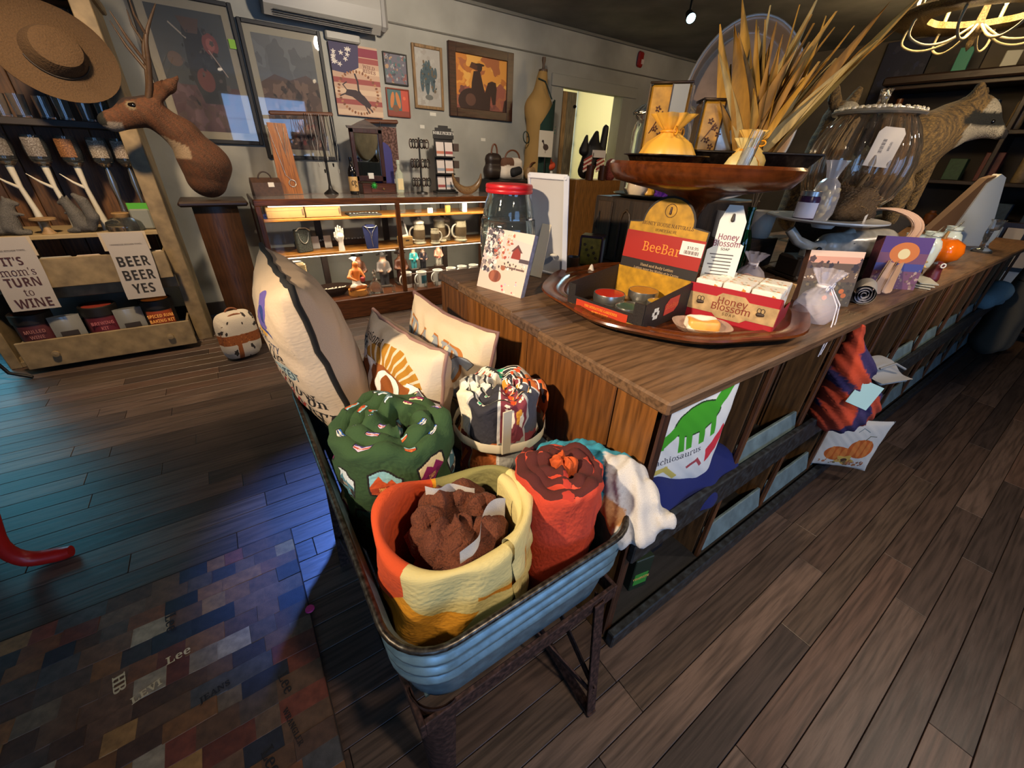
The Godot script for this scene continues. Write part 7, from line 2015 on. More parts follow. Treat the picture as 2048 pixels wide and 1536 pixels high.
	# flags and bags before the doorway
	o = thing("wooden_cabinet", "low light wood cabinet before the doorway", "cabinet", V(4.15, 0, -4.3)); part("body", slab(0.8, 1.24, 0.36, 0.008), wood("8a5c28", "y", 0.5), o)
	o = thing("dark_bust", "black pointed hat display with small white signs before the doorway", "display", V(4.1, 1.241, -4.3)); g = G.new(); g.blob([[V(-0.05, 0.1, 0), V(0.05, 0.3, 0), 0.1, 0.12], [V(-0.12, 0.32, 0), V(-0.09, 0.48, 0), 0.06, 0.02], [V(0.04, 0.36, 0), V(0.07, 0.52, 0), 0.09, 0.03], [V(0.2, 0.3, 0), V(0.22, 0.58, 0), 0.05, 0.04]], 0.022, 0.03); part("form", g, m("100d10", 0.6), o); card(0.2, 0.08, m("c8c0bc", 0.7), o, T(0.0, 0.29, 0.16, -0.2), "white_sign")
	for q in 2:
		o = thing("small_flag", ["small striped flag leaning left before the doorway", "small striped flag leaning right before the doorway"][q], "flag", V(3.98 + q * 0.22, 1.241, -4.14), -0.3, "little flags"); g = G.new(); g.tube([V(0, 0, 0), V(0.02, 0.3, 0)], 0.004, 6); part("stick", g, m("3a2a1c", 0.6), o)
		for t in 6: g = G.new(); g.xf = T(-0.05, 0.24 - t * 0.024, 0.006, 0, 0, 0.5); g.box(Vector3.ZERO, V(0.12, 0.022, 0.002)); part("stripe", g, m("8a2c24" if t % 2 == 0 else "c8b8a8", 0.8), o)
		g = G.new(); g.lathe(PR([0, 0, 0.05, 0, 0.055, 0.16, 0.05, 0.165, 0, 0.165]), 18); part("holder", g, m("3a1e14", 0.3), o)
	o = thing("gift_sack", "red, blue and white patterned sack before the doorway", "bag", V(4.36, 1.241, -4.16)); g = G.new(); g.blob([[V(0, 0.06, 0), V(0, 0.18, 0), 0.075, 0.07]], 0.02, 0.02); part("sack", g, m("a8504c", 0.8, 0.0, "rust", Vector3.ONE * 7.0), o); g = G.new(); g.tube(arc(V(0, 0.2, 0), V(0.06, 0, 0), V(0, 0.0, 0.06), 0, TAU, 14), 0.006, 6, false); part("tie", g, m("2c2c5a", 0.7), o)

func rngk(k: Ink) -> void:
	rng.seed = 88
	k.specks(rng, 30, 0.1, 0.2, 0.9, 0.9, 0.05, [Color("2c2430"), Color("3c3048"), Color("4a4258"), Color("241c20")]); k.text("SCENES", 0.2, 0.12, 0.06, Color("8a8a8c"), "Droid Sans", 0.0, 1.0, 700); k.oval(0.62, 0.5, 0.1, 0.22, Color("4a3c44"))

# ------------------------------------------------------------------ shelf unit, deer, hat
func goblet(label: String, at: Vector3, cup: String, kind: int, turn: float) -> void:
	var o := thing("antler_goblet", label, "goblet", at, turn, "antler stemmed goblets on the shelves"); var g := G.new()
	g.lathe(PR([0, 0.4, 0.03, 0.405, 0.055, 0.44, 0.06, 0.5, 0.052, 0.58, 0.05, 0.58, 0.056, 0.5, 0.05, 0.445, 0, 0.412]), 24); part("cup", g, solid_glass("eef2ee"), o)
	g = G.new()
	if kind == 0: g.tube([V(0.02, 0.0, 0), V(0.015, 0.14, 0.01), V(0.0, 0.28, 0.0), V(0, 0.405, 0)], [0.03, 0.017, 0.014, 0.02], 8); g.tube([V(0.0, 0.27, 0.0), V(-0.05, 0.31, 0.02), V(-0.1, 0.36, 0.02)], [0.012, 0.008, 0.002], 7)
	else: g.lathe(PR([0, 0, 0.04, 0, 0.03, 0.02, 0.012, 0.04, 0.02, 0.1, 0.01, 0.2, 0.022, 0.3, 0.012, 0.4]), 14)
	part("stem", g, m("bcb6a4" if kind == 0 else "8c8c8a", 0.4 if kind == 0 else 0.2, 0.0 if kind == 0 else 0.8), o)
	g = G.new(); g.sheet(8, 2, func(u: float, w: float): return V(sin(lerpf(-0.8, 0.8, u)) * 0.0606, lerpf(0.565, 0.46, w), cos(lerpf(-0.8, 0.8, u)) * 0.0606)); part("etched_badge", g, m(cup, 0.6, 0.0, "rust", Vector3.ONE * 9.0), o)

func critter(label: String, at: Vector3, turn: float) -> void:
	var o := thing("squirrel_figure", label, "figurine", at, turn, "grey squirrels on the shelf"); var g := G.new()
	g.blob([[V(0, 0.05, 0), V(0.01, 0.11, 0), 0.05, 0.042], [V(0.02, 0.14, 0), V(0.035, 0.185, 0), 0.036, 0.03], [V(0.045, 0.195, 0), V(0.075, 0.185, 0), 0.026, 0.014], [V(0.03, 0.215, 0.016), V(0.03, 0.232, 0.018), 0.009, 0.005], [V(0.03, 0.215, -0.016), V(0.03, 0.232, -0.018), 0.009, 0.005], [V(0.04, 0.13, 0.02), V(0.08, 0.12, 0.015), 0.013, 0.009], [V(0.02, 0.02, 0.035), V(0.07, 0.012, 0.035), 0.02, 0.012], [V(0.02, 0.02, -0.035), V(0.07, 0.012, -0.035), 0.02, 0.012], [V(-0.05, 0.03, 0), V(-0.085, 0.1, 0), 0.026, 0.034], [V(-0.085, 0.1, 0), V(-0.065, 0.2, 0), 0.034, 0.03], [V(-0.065, 0.2, 0), V(-0.03, 0.235, 0), 0.028, 0.016]], 0.007, 0.011)
	part("body", g, m("6a6660", 0.9, 0.0, "fur", Vector3.ONE * 3.0, "fur_bump", 0.8), o)

func shelf_unit() -> void:
	var o := thing("shelf_unit", "tall cream painted hutch of open shelves and pulled out drawers", "shelf unit", V(0, 0, 0)); var cream := m("8a7654", 0.6, 0.0, "blotch", Vector3.ONE * 2.0, "grain_bump", 0.15, true)
	var g := G.new()
	for q in [[-0.385, 0.1], [-1.5, 0.06]]: g = G.new(); g.box(V(q[0], 1.1, -4.055), V(q[1], 2.2, 0.03), 0.004); part("stile", g, cream, o)
	for x in [-0.35, -1.515]: g = G.new(); g.box(V(x, 1.1, -4.3), V(0.03, 2.2, 0.46), 0.003); part("side_panel", g, cream, o)
	for q in 8: g = G.new(); g.box(V(-1.43 + q * 0.142, 1.36, -4.53), V(0.138, 1.68, 0.02), 0.003); part("back_board", g, wood(["5a3a1c", "4a2e18", "6a4420"][q % 3], "y", 0.6, true), o)
	for q in [[1.53, 0.04, "1c140f"], [0.865, 0.03, "94805c"], [0.53, 0.02, "8a7654"]]: g = G.new(); g.box(V(-0.93, q[0], -4.29), V(1.13, q[1], 0.46), 0.004); part("shelf", g, m(q[2], 0.6), o)
	g = G.new(); g.box(V(-0.93, 2.21, -4.28), V(1.24, 0.05, 0.54), 0.008); part("cornice", g, cream, o)
	# drawers: front, sides and base
	for q in [[0.575, 0.765, -3.88, -1.2, -0.42], [0.475, 0.565, -4.0, -1.2, -0.42], [0.045, 0.24, -3.86, -1.38, -0.43]]:
		g = G.new(); g.box(V((q[3] + q[4]) / 2, (q[0] + q[1]) / 2, q[2]), V(q[4] - q[3], q[1] - q[0], 0.02), 0.004); var dr := part("drawer", g, cream, o)
		g = G.new()
		for x in [q[3] + 0.02, q[4] - 0.02]: g.box(V(x, (q[0] + q[1]) / 2, (q[2] - 4.4) / 2), V(0.014, (q[1] - q[0]) * 0.8, q[2] + 4.4 - 0.02))
		g.box(V((q[3] + q[4]) / 2, q[0] + 0.02, (q[2] - 4.4) / 2), V(q[4] - q[3] - 0.05, 0.012, q[2] + 4.4 - 0.03)); part("drawer_box", g, m("7a684a", 0.7), dr)
		if q[0] < 0.1:
			for x in [-1.21, -0.575]: g = G.new(); g.lathe(PR([0.0, 0, 0.012, 0, 0.012, 0.012, 0.022, 0.018, 0.02, 0.03, 0, 0.034]), 16); var kn := part("knob", g, cream, dr); kn.transform = T(x, 0.14, q[2] + 0.01, 0, PI / 2)
	g = G.new(); g.box(V(-0.93, 0.02, -4.28), V(1.16, 0.04, 0.46), 0.004); part("base", g, cream, o)
	# towels over the open drawer
	for q in 2:
		var w: float = [0.215, 0.225][q]; var x: float = [-0.605, -1.17][q]
		o = thing("tea_towel", ["white tea towel reading beer beer yes over the open drawer", "white tea towel reading it's mom's turn to wine"][q], "towel", V(x, 0, -3.845), 0.0, "printed tea towels"); g = G.new()
		for sd in 2: g.sheet(12, 14, func(u: float, v: float): return V((u - 0.5) * w + 0.006 * sin(v * 5.0), lerpf(0.905, 0.455, v), 0.0012 * sin(u * 9.0 + v * 3.0) - sd * 0.003 + 0.012 * v), false, sd == 1)
		part("cloth", g, m("b4aca4", 0.95, 0.0, "weave", Vector3.ONE * 8.0), o); card(w + 0.03, 0.12, m("a89880", 0.8), o, T(0, 0.85, -0.009), "card_sleeve", 0.003)
		var ts: Array = [[["BEER", 0.715, 0.066, 700], ["BEER", 0.62, 0.066, 700], ["YES", 0.525, 0.066, 700]], [["IT'S", 0.765, 0.05, 700], ["mom's", 0.7, 0.046, 400], ["TURN", 0.635, 0.055, 700], ["to", 0.57, 0.046, 400], ["WINE", 0.5, 0.058, 700]]][q]
		for t in ts: letters(t[0], t[2], m("1c1816" if q == 0 else "3a1c22", 0.8), o, T(0, t[1], 0.0016 + 0.012 * (0.905 - t[1]) / 0.45, 0, -0.027), "Droid Sans" if t[3] == 700 else "Droid Serif", t[3], 0.8)
		letters("FARMHOUSE KITCHEN TOWEL", 0.009, m("4a4038", 0.8), o, T(0, 0.83, 0.0042), "Droid Sans")
	# canisters and packets in the bottom drawer
	for q in 3:
		o = thing("canister", ["dark maroon canister at the left of the bottom drawer", "dark red canister in the middle of the bottom drawer", "black and orange spiced rum baking kit canister in the bottom drawer"][q], "canister", V([-1.275, -0.93, -0.6][q], 0.079, -3.99), 0.1, "canisters in the bottom drawer"); g = G.new(); g.lathe(PR([0, 0, 0.098, 0, 0.098, 0.27, 0, 0.27]), 32); part("body", g, m(["2c1418", "3c1418", "1c1410"][q], 0.5), o)
		g = G.new(); g.lathe(PR([0.1, 0.265, 0.104, 0.265, 0.104, 0.325, 0.096, 0.33, 0.09, 0.322, 0, 0.322]), 32); var ld := part("lid", g, m("15110f", 0.5), o); g = G.new(); g.lathe(PR([0.082, 0.3235, 0, 0.3235]), 28); part("lid_label", g, m(["3c1c14", "7a2c20", "c06a24"][q], 0.5), ld)
		g = G.new(); g.sheet(16, 2, func(u: float, w: float): return V(sin(lerpf(-0.9, 0.9, u)) * 0.0992, lerpf(0.25, 0.1, w), cos(lerpf(-0.9, 0.9, u)) * 0.0992)); part("label", g, m(["4a2024", "5a1c28", "8a3a1a"][q], 0.5), o)
		for t in 2: letters([["MULLED", "WINE"], ["BREWING", "KIT"], ["SPICED RUM", "BAKING KIT"]][q][t], 0.024, m(["8a5a54", "a05a5c", "e0a050"][q], 0.6), o, T(0, 0.215 - t * 0.04, 0.102), "Droid Sans", 700, 0.8)
	for q in 2:
		o = thing("spice_packet", ["clear packet with a dark label between the first two canisters", "pale packet with a dark label beside the orange canister"][q], "packet", V([-1.11, -0.77][q], 0.079, -3.93), 0.15, "packets in the bottom drawer"); g = G.new()
		for s in [1.0, -1.0]: g.sheet(10, 10, func(u: float, v: float): return V((u - 0.5) * 0.16, (1.0 - v) * 0.29, s * (0.004 + 0.03 * sin(PI * u) * sin(PI * minf(1.0, v + 0.25)))), false, s < 0)
		part("packet", g, m("8a8a84", 0.25, 0.2), o); card(0.09, 0.1, m("2a221c", 0.6), o, T(0, 0.14, 0.036), "label")
	for q in 3: g = slab(0.16 if q == 0 else 0.13, 0.15, 0.05, 0.01); solo("packet_box", g, m(["9a9890", "b8a89c", "c0b4a4"][q], 0.4), ["silver packet in the upper open drawer", "white packet with an orange corner in the upper open drawer", "cream packet at the upper drawer's right"][q], "packet", V([-1.0, -0.84, -0.5][q], 0.608, -3.95), 0.05 * q, "packets in the upper drawer")
	# goblets and squirrels
	goblet("antler goblet with a dark badge at the hutch's left", V(-1.06, 0.881, -4.22), "8a8c88", 0, 0.2); goblet("antler goblet with a round horned badge", V(-0.895, 0.881, -4.2), "9a9c98", 0, 0.0); goblet("antler goblet with an orange fox print", V(-0.74, 0.881, -4.2), "a87a4a", 0, -0.2); goblet("silver stemmed goblet with a white label, fourth in the row", V(-0.59, 0.881, -4.2), "bcbcae", 1, 0.0); goblet("silver stemmed goblet with a white label at the right post", V(-0.475, 0.881, -4.24), "c0bcb0", 1, 0.0)
	critter("grey squirrel at the hutch's left edge", V(-1.17, 0.881, -4.12), 0.2); critter("grey squirrel facing left beside the wooden cake stand", V(-0.83, 0.881, -4.12), 2.7)
	g = G.new(); g.lathe(PR([0, 0, 0.04, 0, 0.03, 0.012, 0.02, 0.03, 0.022, 0.075, 0.05, 0.085, 0.065, 0.088, 0.065, 0.098, 0, 0.096]), 24); solo("cake_stand", g, wood("a8865a", "x", 0.6), "tiny wooden cake stand between the squirrels", "stand", V(-1.01, 0.881, -4.12))
	o = thing("glass_jar", "low glass jar with a wooden lid on the hutch shelf", "jar", V(-0.61, 0.881, -4.12)); g = G.new(); g.lathe(PR([0, 0, 0.1, 0, 0.11, 0.02, 0.1, 0.06, 0.06, 0.085, 0.04, 0.09]), 28); part("glass_body", g, solid_glass("eef2ea"), o); g = G.new(); g.lathe(PR([0, 0.085, 0.04, 0.085, 0.05, 0.115, 0.046, 0.12, 0, 0.12]), 20); part("lid", g, wood("b08a58", "x"), o)
	o = thing("seed_packet", "clear packet with a bright green header behind the low jar", "packet", V(-0.5, 0.881, -4.13), -0.15); g = G.new(); g.box(V(0, 0.07, 0), V(0.12, 0.14, 0.03), 0.01); part("packet", g, m("7a7c72", 0.3), o); card(0.12, 0.05, m("4a9a28", 0.5), o, T(0, 0.155, 0.0), "header_card", 0.004)
	for q in 7:
		o = thing("cut_glass", ["cut glass at the left of the dark upper shelf", "cut glass, second on the dark upper shelf", "cut glass, third on the dark upper shelf", "cut glass, middle of the dark upper shelf", "cut glass, fifth on the dark upper shelf", "cut glass, sixth on the dark upper shelf", "cut glass nearest the deer on the dark upper shelf"][q], "glass", V(-1.05 + q * 0.095, 1.551, -4.12 - 0.05 * (q % 2)), 0.0, "cut glasses on the upper shelf"); g = G.new(); g.lathe(PR([0, 0, 0.034, 0, 0.04, 0.12, 0.036, 0.12, 0.03, 0.012, 0, 0.01]), 10); part("tumbler", g, solid_glass("eef2f0"), o)
	# straw hat hung on the hutch
	o = thing("straw_hat", "wide brimmed straw hat with a thin cord hung on the hutch", "hat", V(-0.57, 1.87, -3.9)); o.basis = Basis.from_euler(V(1.32, 0.12, -0.25)); g = G.new(); var straw := m("4e381e", 0.9, 0.0, "weave", Vector3.ONE * 1.6, "weave_bump", 0.9)
	g.lathe(PR([0, 0.1, 0.06, 0.112, 0.1, 0.1, 0.118, 0.06, 0.13, 0.008, 0.19, 0.0, 0.25, 0.012, 0.262, 0.022, 0.262, 0.018, 0.25, 0.006, 0.19, -0.006, 0.12, 0.002, 0.11, 0.055, 0.095, 0.09, 0, 0.092]), 48, Vector3.ZERO, func(a: float, y: float): return 1.0 + 0.06 * cos(a * 2.0)); part("straw", g, straw, o)
	g = G.new(); g.tube(arc(V(0, 0.014, 0), V(0.14, 0, 0), V(0, 0, 0.126), 0.3, PI - 0.3, 20), 0.004, 6); part("cord", g, m("1c140f", 0.6), o)
	o = thing("black_cap", "black cap with a red badge on top of the hutch", "hat", V(-0.45, 2.236, -4.15)); g = G.new(); g.blob([[V(-0.04, 0.02, 0), V(0.04, 0.05, 0), 0.1, 0.09], [V(-0.1, 0.0, 0.08), V(0.1, 0.0, 0.1), 0.03, 0.03]], 0.022, 0.03); part("crown", g, m("100e0f", 0.8), o); card(0.09, 0.06, m("5a1c1c", 0.7), o, T(0.0, 0.06, 0.11, 0, -0.3), "badge", 0.006)
	deer()

func deer() -> void:
	var o := thing("display_pedestal", "tall tapered brown wooden pedestal under the deer mount", "pedestal", V(-0.03, 0, -3.83)); var g := G.new()
	g.xf = T(0, 0, 0, PI / 4); g.lathe(PR([0, 0, 0.175, 0, 0.19, 1.07, 0, 1.07]), 4); part("column", g, wood("4a2c14", "y", 0.45), o)
	g = G.new(); g.box(V(0, 1.09, 0), V(0.41, 0.035, 0.36), 0.012); part("top", g, wood("2e1c10", "x", 0.4), o)
	o = thing("deer_mount", "taxidermy deer head and shoulders with antlers looking left", "taxidermy", V(-0.03, 1.1085, -3.81)); o.rotation.y = 0.12; o.scale = Vector3.ONE * 0.92; g = G.new()
	g.blob([[V(0.0, 0.14, 0), V(0.02, 0.24, 0), 0.13, 0.165], [V(0.02, 0.24, 0), V(-0.06, 0.42, 0), 0.155, 0.105], [V(-0.06, 0.42, 0), V(-0.2, 0.54, 0), 0.105, 0.085], [V(-0.2, 0.55, 0), V(-0.29, 0.545, 0), 0.092, 0.076], [V(-0.29, 0.54, 0), V(-0.43, 0.485, 0), 0.07, 0.046], [V(-0.43, 0.483, 0), V(-0.455, 0.478, 0), 0.046, 0.036], [V(-0.3, 0.5, 0), V(-0.42, 0.455, 0), 0.045, 0.032], [V(-0.15, 0.61, 0.05), V(-0.06, 0.7, 0.11), 0.022, 0.03], [V(-0.06, 0.7, 0.11), V(-0.0, 0.755, 0.13), 0.03, 0.01], [V(-0.16, 0.61, -0.05), V(-0.1, 0.7, -0.12), 0.022, 0.028], [V(-0.1, 0.7, -0.12), V(-0.06, 0.75, -0.14), 0.028, 0.01]], 0.0125, 0.035)
	g.paint(func(p: Vector3) -> Color:
		var fur := Color("66391a").lerp(Color("53321b"), clampf(0.5 + 0.5 * sin(p.x * 130.0 + p.y * 90.0 + 2.0 * sin(p.z * 110.0)), 0, 1))
		if p.x < -0.452 and p.y > 0.45: return Color("120d0b")
		if V(p.x + 0.295, p.y - 0.572, absf(p.z) - 0.066).length() < 0.027: return Color("7c6c52")
		if p.x < -0.37 and p.y < 0.47: return Color("8a8076")
		if p.x > -0.24 and p.x < -0.06 and p.y > 0.27 and p.y < 0.44 - (p.x + 0.24) * 0.5: return Color("9a8468")
		if p.x < -0.16 and p.y > 0.58 and absf(p.z) < 0.05: return Color("2e1c10")
		return fur)
	part("body", g, painted(0.85, "fur", V(1.4, 4, 4), "fur_bump", 0.9), o)
	for s in [-1, 1]: g = G.new(); g.blob([[V(-0.285, 0.575, s * 0.066), V(-0.3, 0.575, s * 0.064), 0.018, 0.015]], 0.005, 0.003); part("eye", g, m("0c0806", 0.08), o)
	for s in [-1, 1]:
		g = G.new(); var lean := 1.0 if s > 0 else -0.9
		g.tube(bend([V(-0.2, 0.6, s * 0.035), V(-0.16, 0.7, s * 0.07), V(-0.13, 0.82, s * 0.12), V(-0.1, 0.95, s * 0.15), V(0.0, 1.12, s * 0.13)]), taper([0.02, 0.017, 0.014, 0.011, 0.004]), 8); g.tube([V(-0.14, 0.8, s * 0.11), V(-0.2, 0.92, s * 0.15), V(-0.24, 1.04, s * 0.15)], [0.011, 0.009, 0.003], 7); g.tube([V(-0.1, 0.95, s * 0.15), V(-0.13, 1.04, s * 0.18), V(-0.13, 1.12, s * 0.19)], [0.009, 0.007, 0.003], 7); part("antler", g, m("4a3522", 0.6, 0.0, "blotch", Vector3.ONE * 8.0), o)
	# hide backpack on the floor
	var k := ink(256, 256, "c0b4a0"); rng.seed = 61; k.specks(rng, 14, 0, 0, 1, 1, 0.05, [Color("2c2420"), Color("5a4a3c")]); k.rect(0, 0.42, 1, 0.2, Color("8a4a1c")); k.specks(rng, 60, 0, 0.43, 1, 0.61, 0.015, [Color("6a3414"), Color("a8642c")]); k.rect(0.3, 0.62, 0.12, 0.38, Color("8a4a1c"))
	o = thing("hide_backpack", "small white cowhide backpack with a tooled brown band on the floor", "backpack", V(-0.13, 0, -3.5), 0.3); g = G.new()
	for s in [1.0, -1.0]: g.sheet(16, 16, func(u: float, v: float):
		var x := u * 2.0 - 1.0; var yv := 1.0 - v * 2.0; var r := pow(pow(absf(x), 4.0) + pow(absf(yv), 4.0), 0.25) / maxf(absf(x), maxf(absf(yv), 0.001)) if absf(x) + absf(yv) > 0.01 else 1.0
		return V(x / r * 0.14, 0.19 + yv / r * 0.19, s * 0.09 * pow(maxf(0.0, (1.0 - pow(absf(x), 4.0)) * (1.0 - pow(absf(yv), 4.0))), 0.4)), false, s < 0)
	part("body", g, print_mat(k, 0.9, "fur_bump", 0.4), o); g = G.new(); g.tube(arc(V(0, 0.19, 0.05), V(0.125, 0, 0), V(0, 0.175, 0), -0.4, PI + 0.4, 24), 0.007, 6); part("trim", g, m("7a4420", 0.6), o); g = G.new(); g.tube(arc(V(0, 0.37, 0), V(0.04, 0, 0), V(0, 0.03, 0), 0, PI, 8), 0.007, 6); part("handle", g, m("7a4420", 0.6), o)
	# red table leg and iron plant stand at the left edge
	o = thing("red_table", "red painted table with curved cabriole legs at the left edge", "table", V(-1.28, 0, -1.86)); g = G.new(); g.lathe(PR([0, 0.72, 0.5, 0.72, 0.51, 0.735, 0.5, 0.75, 0, 0.75]), 40); part("tabletop", g, m("7a1a12", 0.4), o)
	for q in 4:
		var a := -0.12 + q * PI / 2; var d := V(cos(a), 0, -sin(a)) ; g = G.new(); g.tube(bend([d * 0.3 + V(0, 0.72, 0), d * 0.36 + V(0, 0.55, 0), d * 0.335 + V(0, 0.32, 0), d * 0.3 + V(0, 0.14, 0), d * 0.33 + V(0, 0.05, 0), d * 0.41 + V(0, 0.028, 0), d * 0.45 + V(0, 0.028, 0)]), taper([0.03, 0.034, 0.028, 0.024, 0.028, 0.028, 0.022]), 12); part("leg", g, m("b81c14", 0.35), o)
	o = thing("plant_stand", "black wrought iron stand with curled feet by the glass door", "stand", V(-1.62, 0, -3.85)); var iron := m("0f0f10", 0.5, 0.4)
	for q in 3: var a := 0.2 + q * TAU / 3; var d := V(cos(a), 0, sin(a)); g = G.new(); g.tube([d * 0.1 + V(0, 0.62, 0), d * 0.22 + V(0, 0.4, 0), d * 0.12 + V(0, 0.2, 0), d * 0.16 + V(0, 0.06, 0), d * 0.26 + V(0, 0.012, 0)], 0.011, 7); part("leg", g, iron, o)
	g = G.new(); g.lathe(PR([0, 0.62, 0.18, 0.62, 0.18, 0.635, 0, 0.635]), 28); part("top", g, iron, o)

# ------------------------------------------------------------------ goods in the counter bins
func bin_goods() -> void:
	var k := ink(256, 256, "d8d8d4"); var gr := Color("3c9a1c"); var o: Node3D; var g: G
	k.oval(0.56, 0.25, 0.23, 0.13, Color("1c3a14"), -0.35); k.oval(0.56, 0.25, 0.215, 0.118, gr, -0.35); k.line([[0.72, 0.17], [0.84, 0.05]], 0.1, gr); k.line([[0.38, 0.32], [0.24, 0.46], [0.08, 0.5]], 0.08, gr)
	for q in [[0.5, 0.36], [0.62, 0.33], [0.73, 0.28], [0.43, 0.38]]: k.line([q, [q[0] + 0.03, q[1] + 0.12]], 0.055, gr)
	k.text("Brachiosaurus", 0.42, 0.58, 0.055, Color("2c2c3a"), "Droid Serif", -0.2); k.poly([[0.75, 0.56], [0.9, 0.36], [0.98, 0.42], [0.9, 0.58], [0.8, 0.7]], Color("c82838")); k.line([[0.2, 0.74], [0.36, 0.68], [0.48, 0.78]], 0.05, Color("c8b45a")); k.line([[0.6, 0.7], [0.68, 0.64], [0.74, 0.7]], 0.03, Color("a04048"))
	o = thing("dinosaur_pillow", "white pillow printed with green and red dinosaurs in the first bin", "pillow", V(0.98, 0.72, -0.51), -0.3); part("front_cover", cushion(0.36, 0.42, 0.1, 1.0, 0.8, 0.0015), print_mat(k, 0.95), o); part("back_cover", cushion(0.36, 0.42, 0.1, -1.0, 0.8), m("d0d0cc", 0.95), o)
	g = G.new(); g.sheet(26, 22, func(u: float, w: float):
		var x := u * 2.0 - 1.0; var t := w * PI
		var r := 1.0 - 0.12 * pow(absf(x), 4.0)
		return V(x * 0.225, 0.46 + sin(t) * (0.14 + 0.02 * sin(u * 9.0)) * r + 0.006 * sin(u * 21.0 + w * 9.0), -cos(t) * 0.1 * r + 0.01 * sin(u * 13.0)), false, true)
	solo("folded_blanket", g, m("10206a", 0.95, 0.0, "weave", Vector3.ONE * 9.0, "weave_bump", 0.3), "royal blue folded blanket hanging over the rail of the first bin", "blanket", V(1.06, 0, -0.5), -0.05)
	o = thing("tie_dye_bundle", "orange and purple tie dyed cloth twisted into a hanging bundle", "cloth", V(0, 0, 0)); g = G.new(); g.blob([[V(1.97, 0.57, -0.375), V(2.03, 0.6, -0.36), 0.1, 0.1], [V(1.95, 0.62, -0.375), V(1.87, 0.8, -0.39), 0.105, 0.07], [V(1.87, 0.8, -0.39), V(1.8, 0.965, -0.4), 0.07, 0.014]], 0.011, 0.04, func(p: Vector3) -> float: return 0.007 * sin(p.x * 80.0 + p.y * 110.0 + p.z * 70.0))
	g.paint(func(p: Vector3) -> Color: return Color("c8472a") if sin(p.x * 34.0 + p.y * 26.0 + p.z * 20.0 + 2.0 * sin(p.y * 17.0)) > -0.25 else Color("33285c")); part("cloth", g, painted(0.95, "weave", Vector3.ONE * 8.0), o)
	card(0.08, 0.1, m("8ab0b8", 0.7), o, T(1.86, 0.715, -0.3, -0.85, -0.2, -0.3), "care_label", 0.002)
	k = ink(256, 256, "c8c4ba"); rng.seed = 3
	for q in [[0.34, 0.66, 0.2, 0.15], [0.66, 0.52, 0.2, 0.19]]:
		k.oval(q[0], q[1], q[2], q[3], Color("b8581c"))
		for t in 3: k.oval(q[0] + (t - 1) * q[2] * 0.5, q[1], q[2] * 0.2, q[3] * 0.92, Color("cc7430"))
	k.oval(0.5, 0.78, 0.13, 0.1, Color("c8a04a"), 0.0, 0.25); k.oval(0.5, 0.78, 0.05, 0.04, Color("4a2c18")); k.specks(rng, 30, 0.12, 0.78, 0.88, 0.9, 0.03, [Color("8a4a2c"), Color("a8683c"), Color("6a5a34")]); k.line([[0.66, 0.34], [0.7, 0.26], [0.8, 0.26]], 0.015, Color("5a5a44")); k.line([[0.5, 0.2], [0.56, 0.12], [0.66, 0.18]], 0.012, Color("6a7a7c"))
	o = thing("pumpkin_cushion", "white cushion printed with orange pumpkins leaning out of the lower bin", "pillow", V(2.37, 0.242, -0.345), -0.76); part("front_cover", cushion(0.3, 0.32, 0.07, 1.0, 1.1, 0.0015), print_mat(k, 0.95, "weave_bump", 0.2), o); part("back_cover", cushion(0.3, 0.32, 0.07, -1.0, 1.1), m("c8c4ba", 0.95), o)
	o = thing("folded_bag", "folded white fabric bag lying on the rail further along", "bag", V(2.62, 0.555, -0.43), -0.3); g = G.new(); g.xf = T(0, 0.02, 0.03, 0, 0.35); g.sheet(12, 12, func(u: float, w: float): return V((u - 0.5) * 0.22, 0.03 * sin(PI * u) * (1.0 - w) + 0.01 * sin(w * 7.0), (w - 0.5) * 0.16)); g.box(V(0, -0.012, 0), V(0.2, 0.012, 0.15), 0.005); part("bag", g, m("b4b0a8", 0.9), o); g = G.new(); g.tube([V(-0.08, 0.05, 0.05), V(0.0, 0.075, 0.06), V(0.08, 0.04, 0.07)], 0.006, 6); part("handle", g, m("a8a49c", 0.9), o)
	o = thing("small_carton", "small green and black printed carton on the lowest bin shelf", "box", V(0.955, 0.0605, -0.52), -0.2); part("carton", slab(0.08, 0.17, 0.12, 0.003), m("1c2a1c", 0.5), o); card(0.06, 0.06, m("3a8a34", 0.5), o, T(0, 0.06, 0.061), "green_label"); letters("YOSEMITE", 0.011, m("c8a05a", 0.6), o, T(0, 0.065, 0.062), "Droid Sans", 700)
	o = thing("dark_carton", "flat black box behind the small green carton", "box", V(1.1, 0.0605, -0.6)); part("carton", slab(0.16, 0.2, 0.14, 0.004), m("14161c", 0.5), o); card(0.05, 0.012, m("8a8c90", 0.5), o, T(-0.05, 0.16, 0.071), "label")
	o = thing("purple_packet", "small purple printed packet standing in a lower bin", "packet", V(1.83, 0.0605, -0.5), -0.4); part("packet", slab(0.09, 0.2, 0.04, 0.01), m("2c2040", 0.5), o); card(0.06, 0.03, m("b8b0c0", 0.6), o, T(0, 0.1, 0.021), "label")
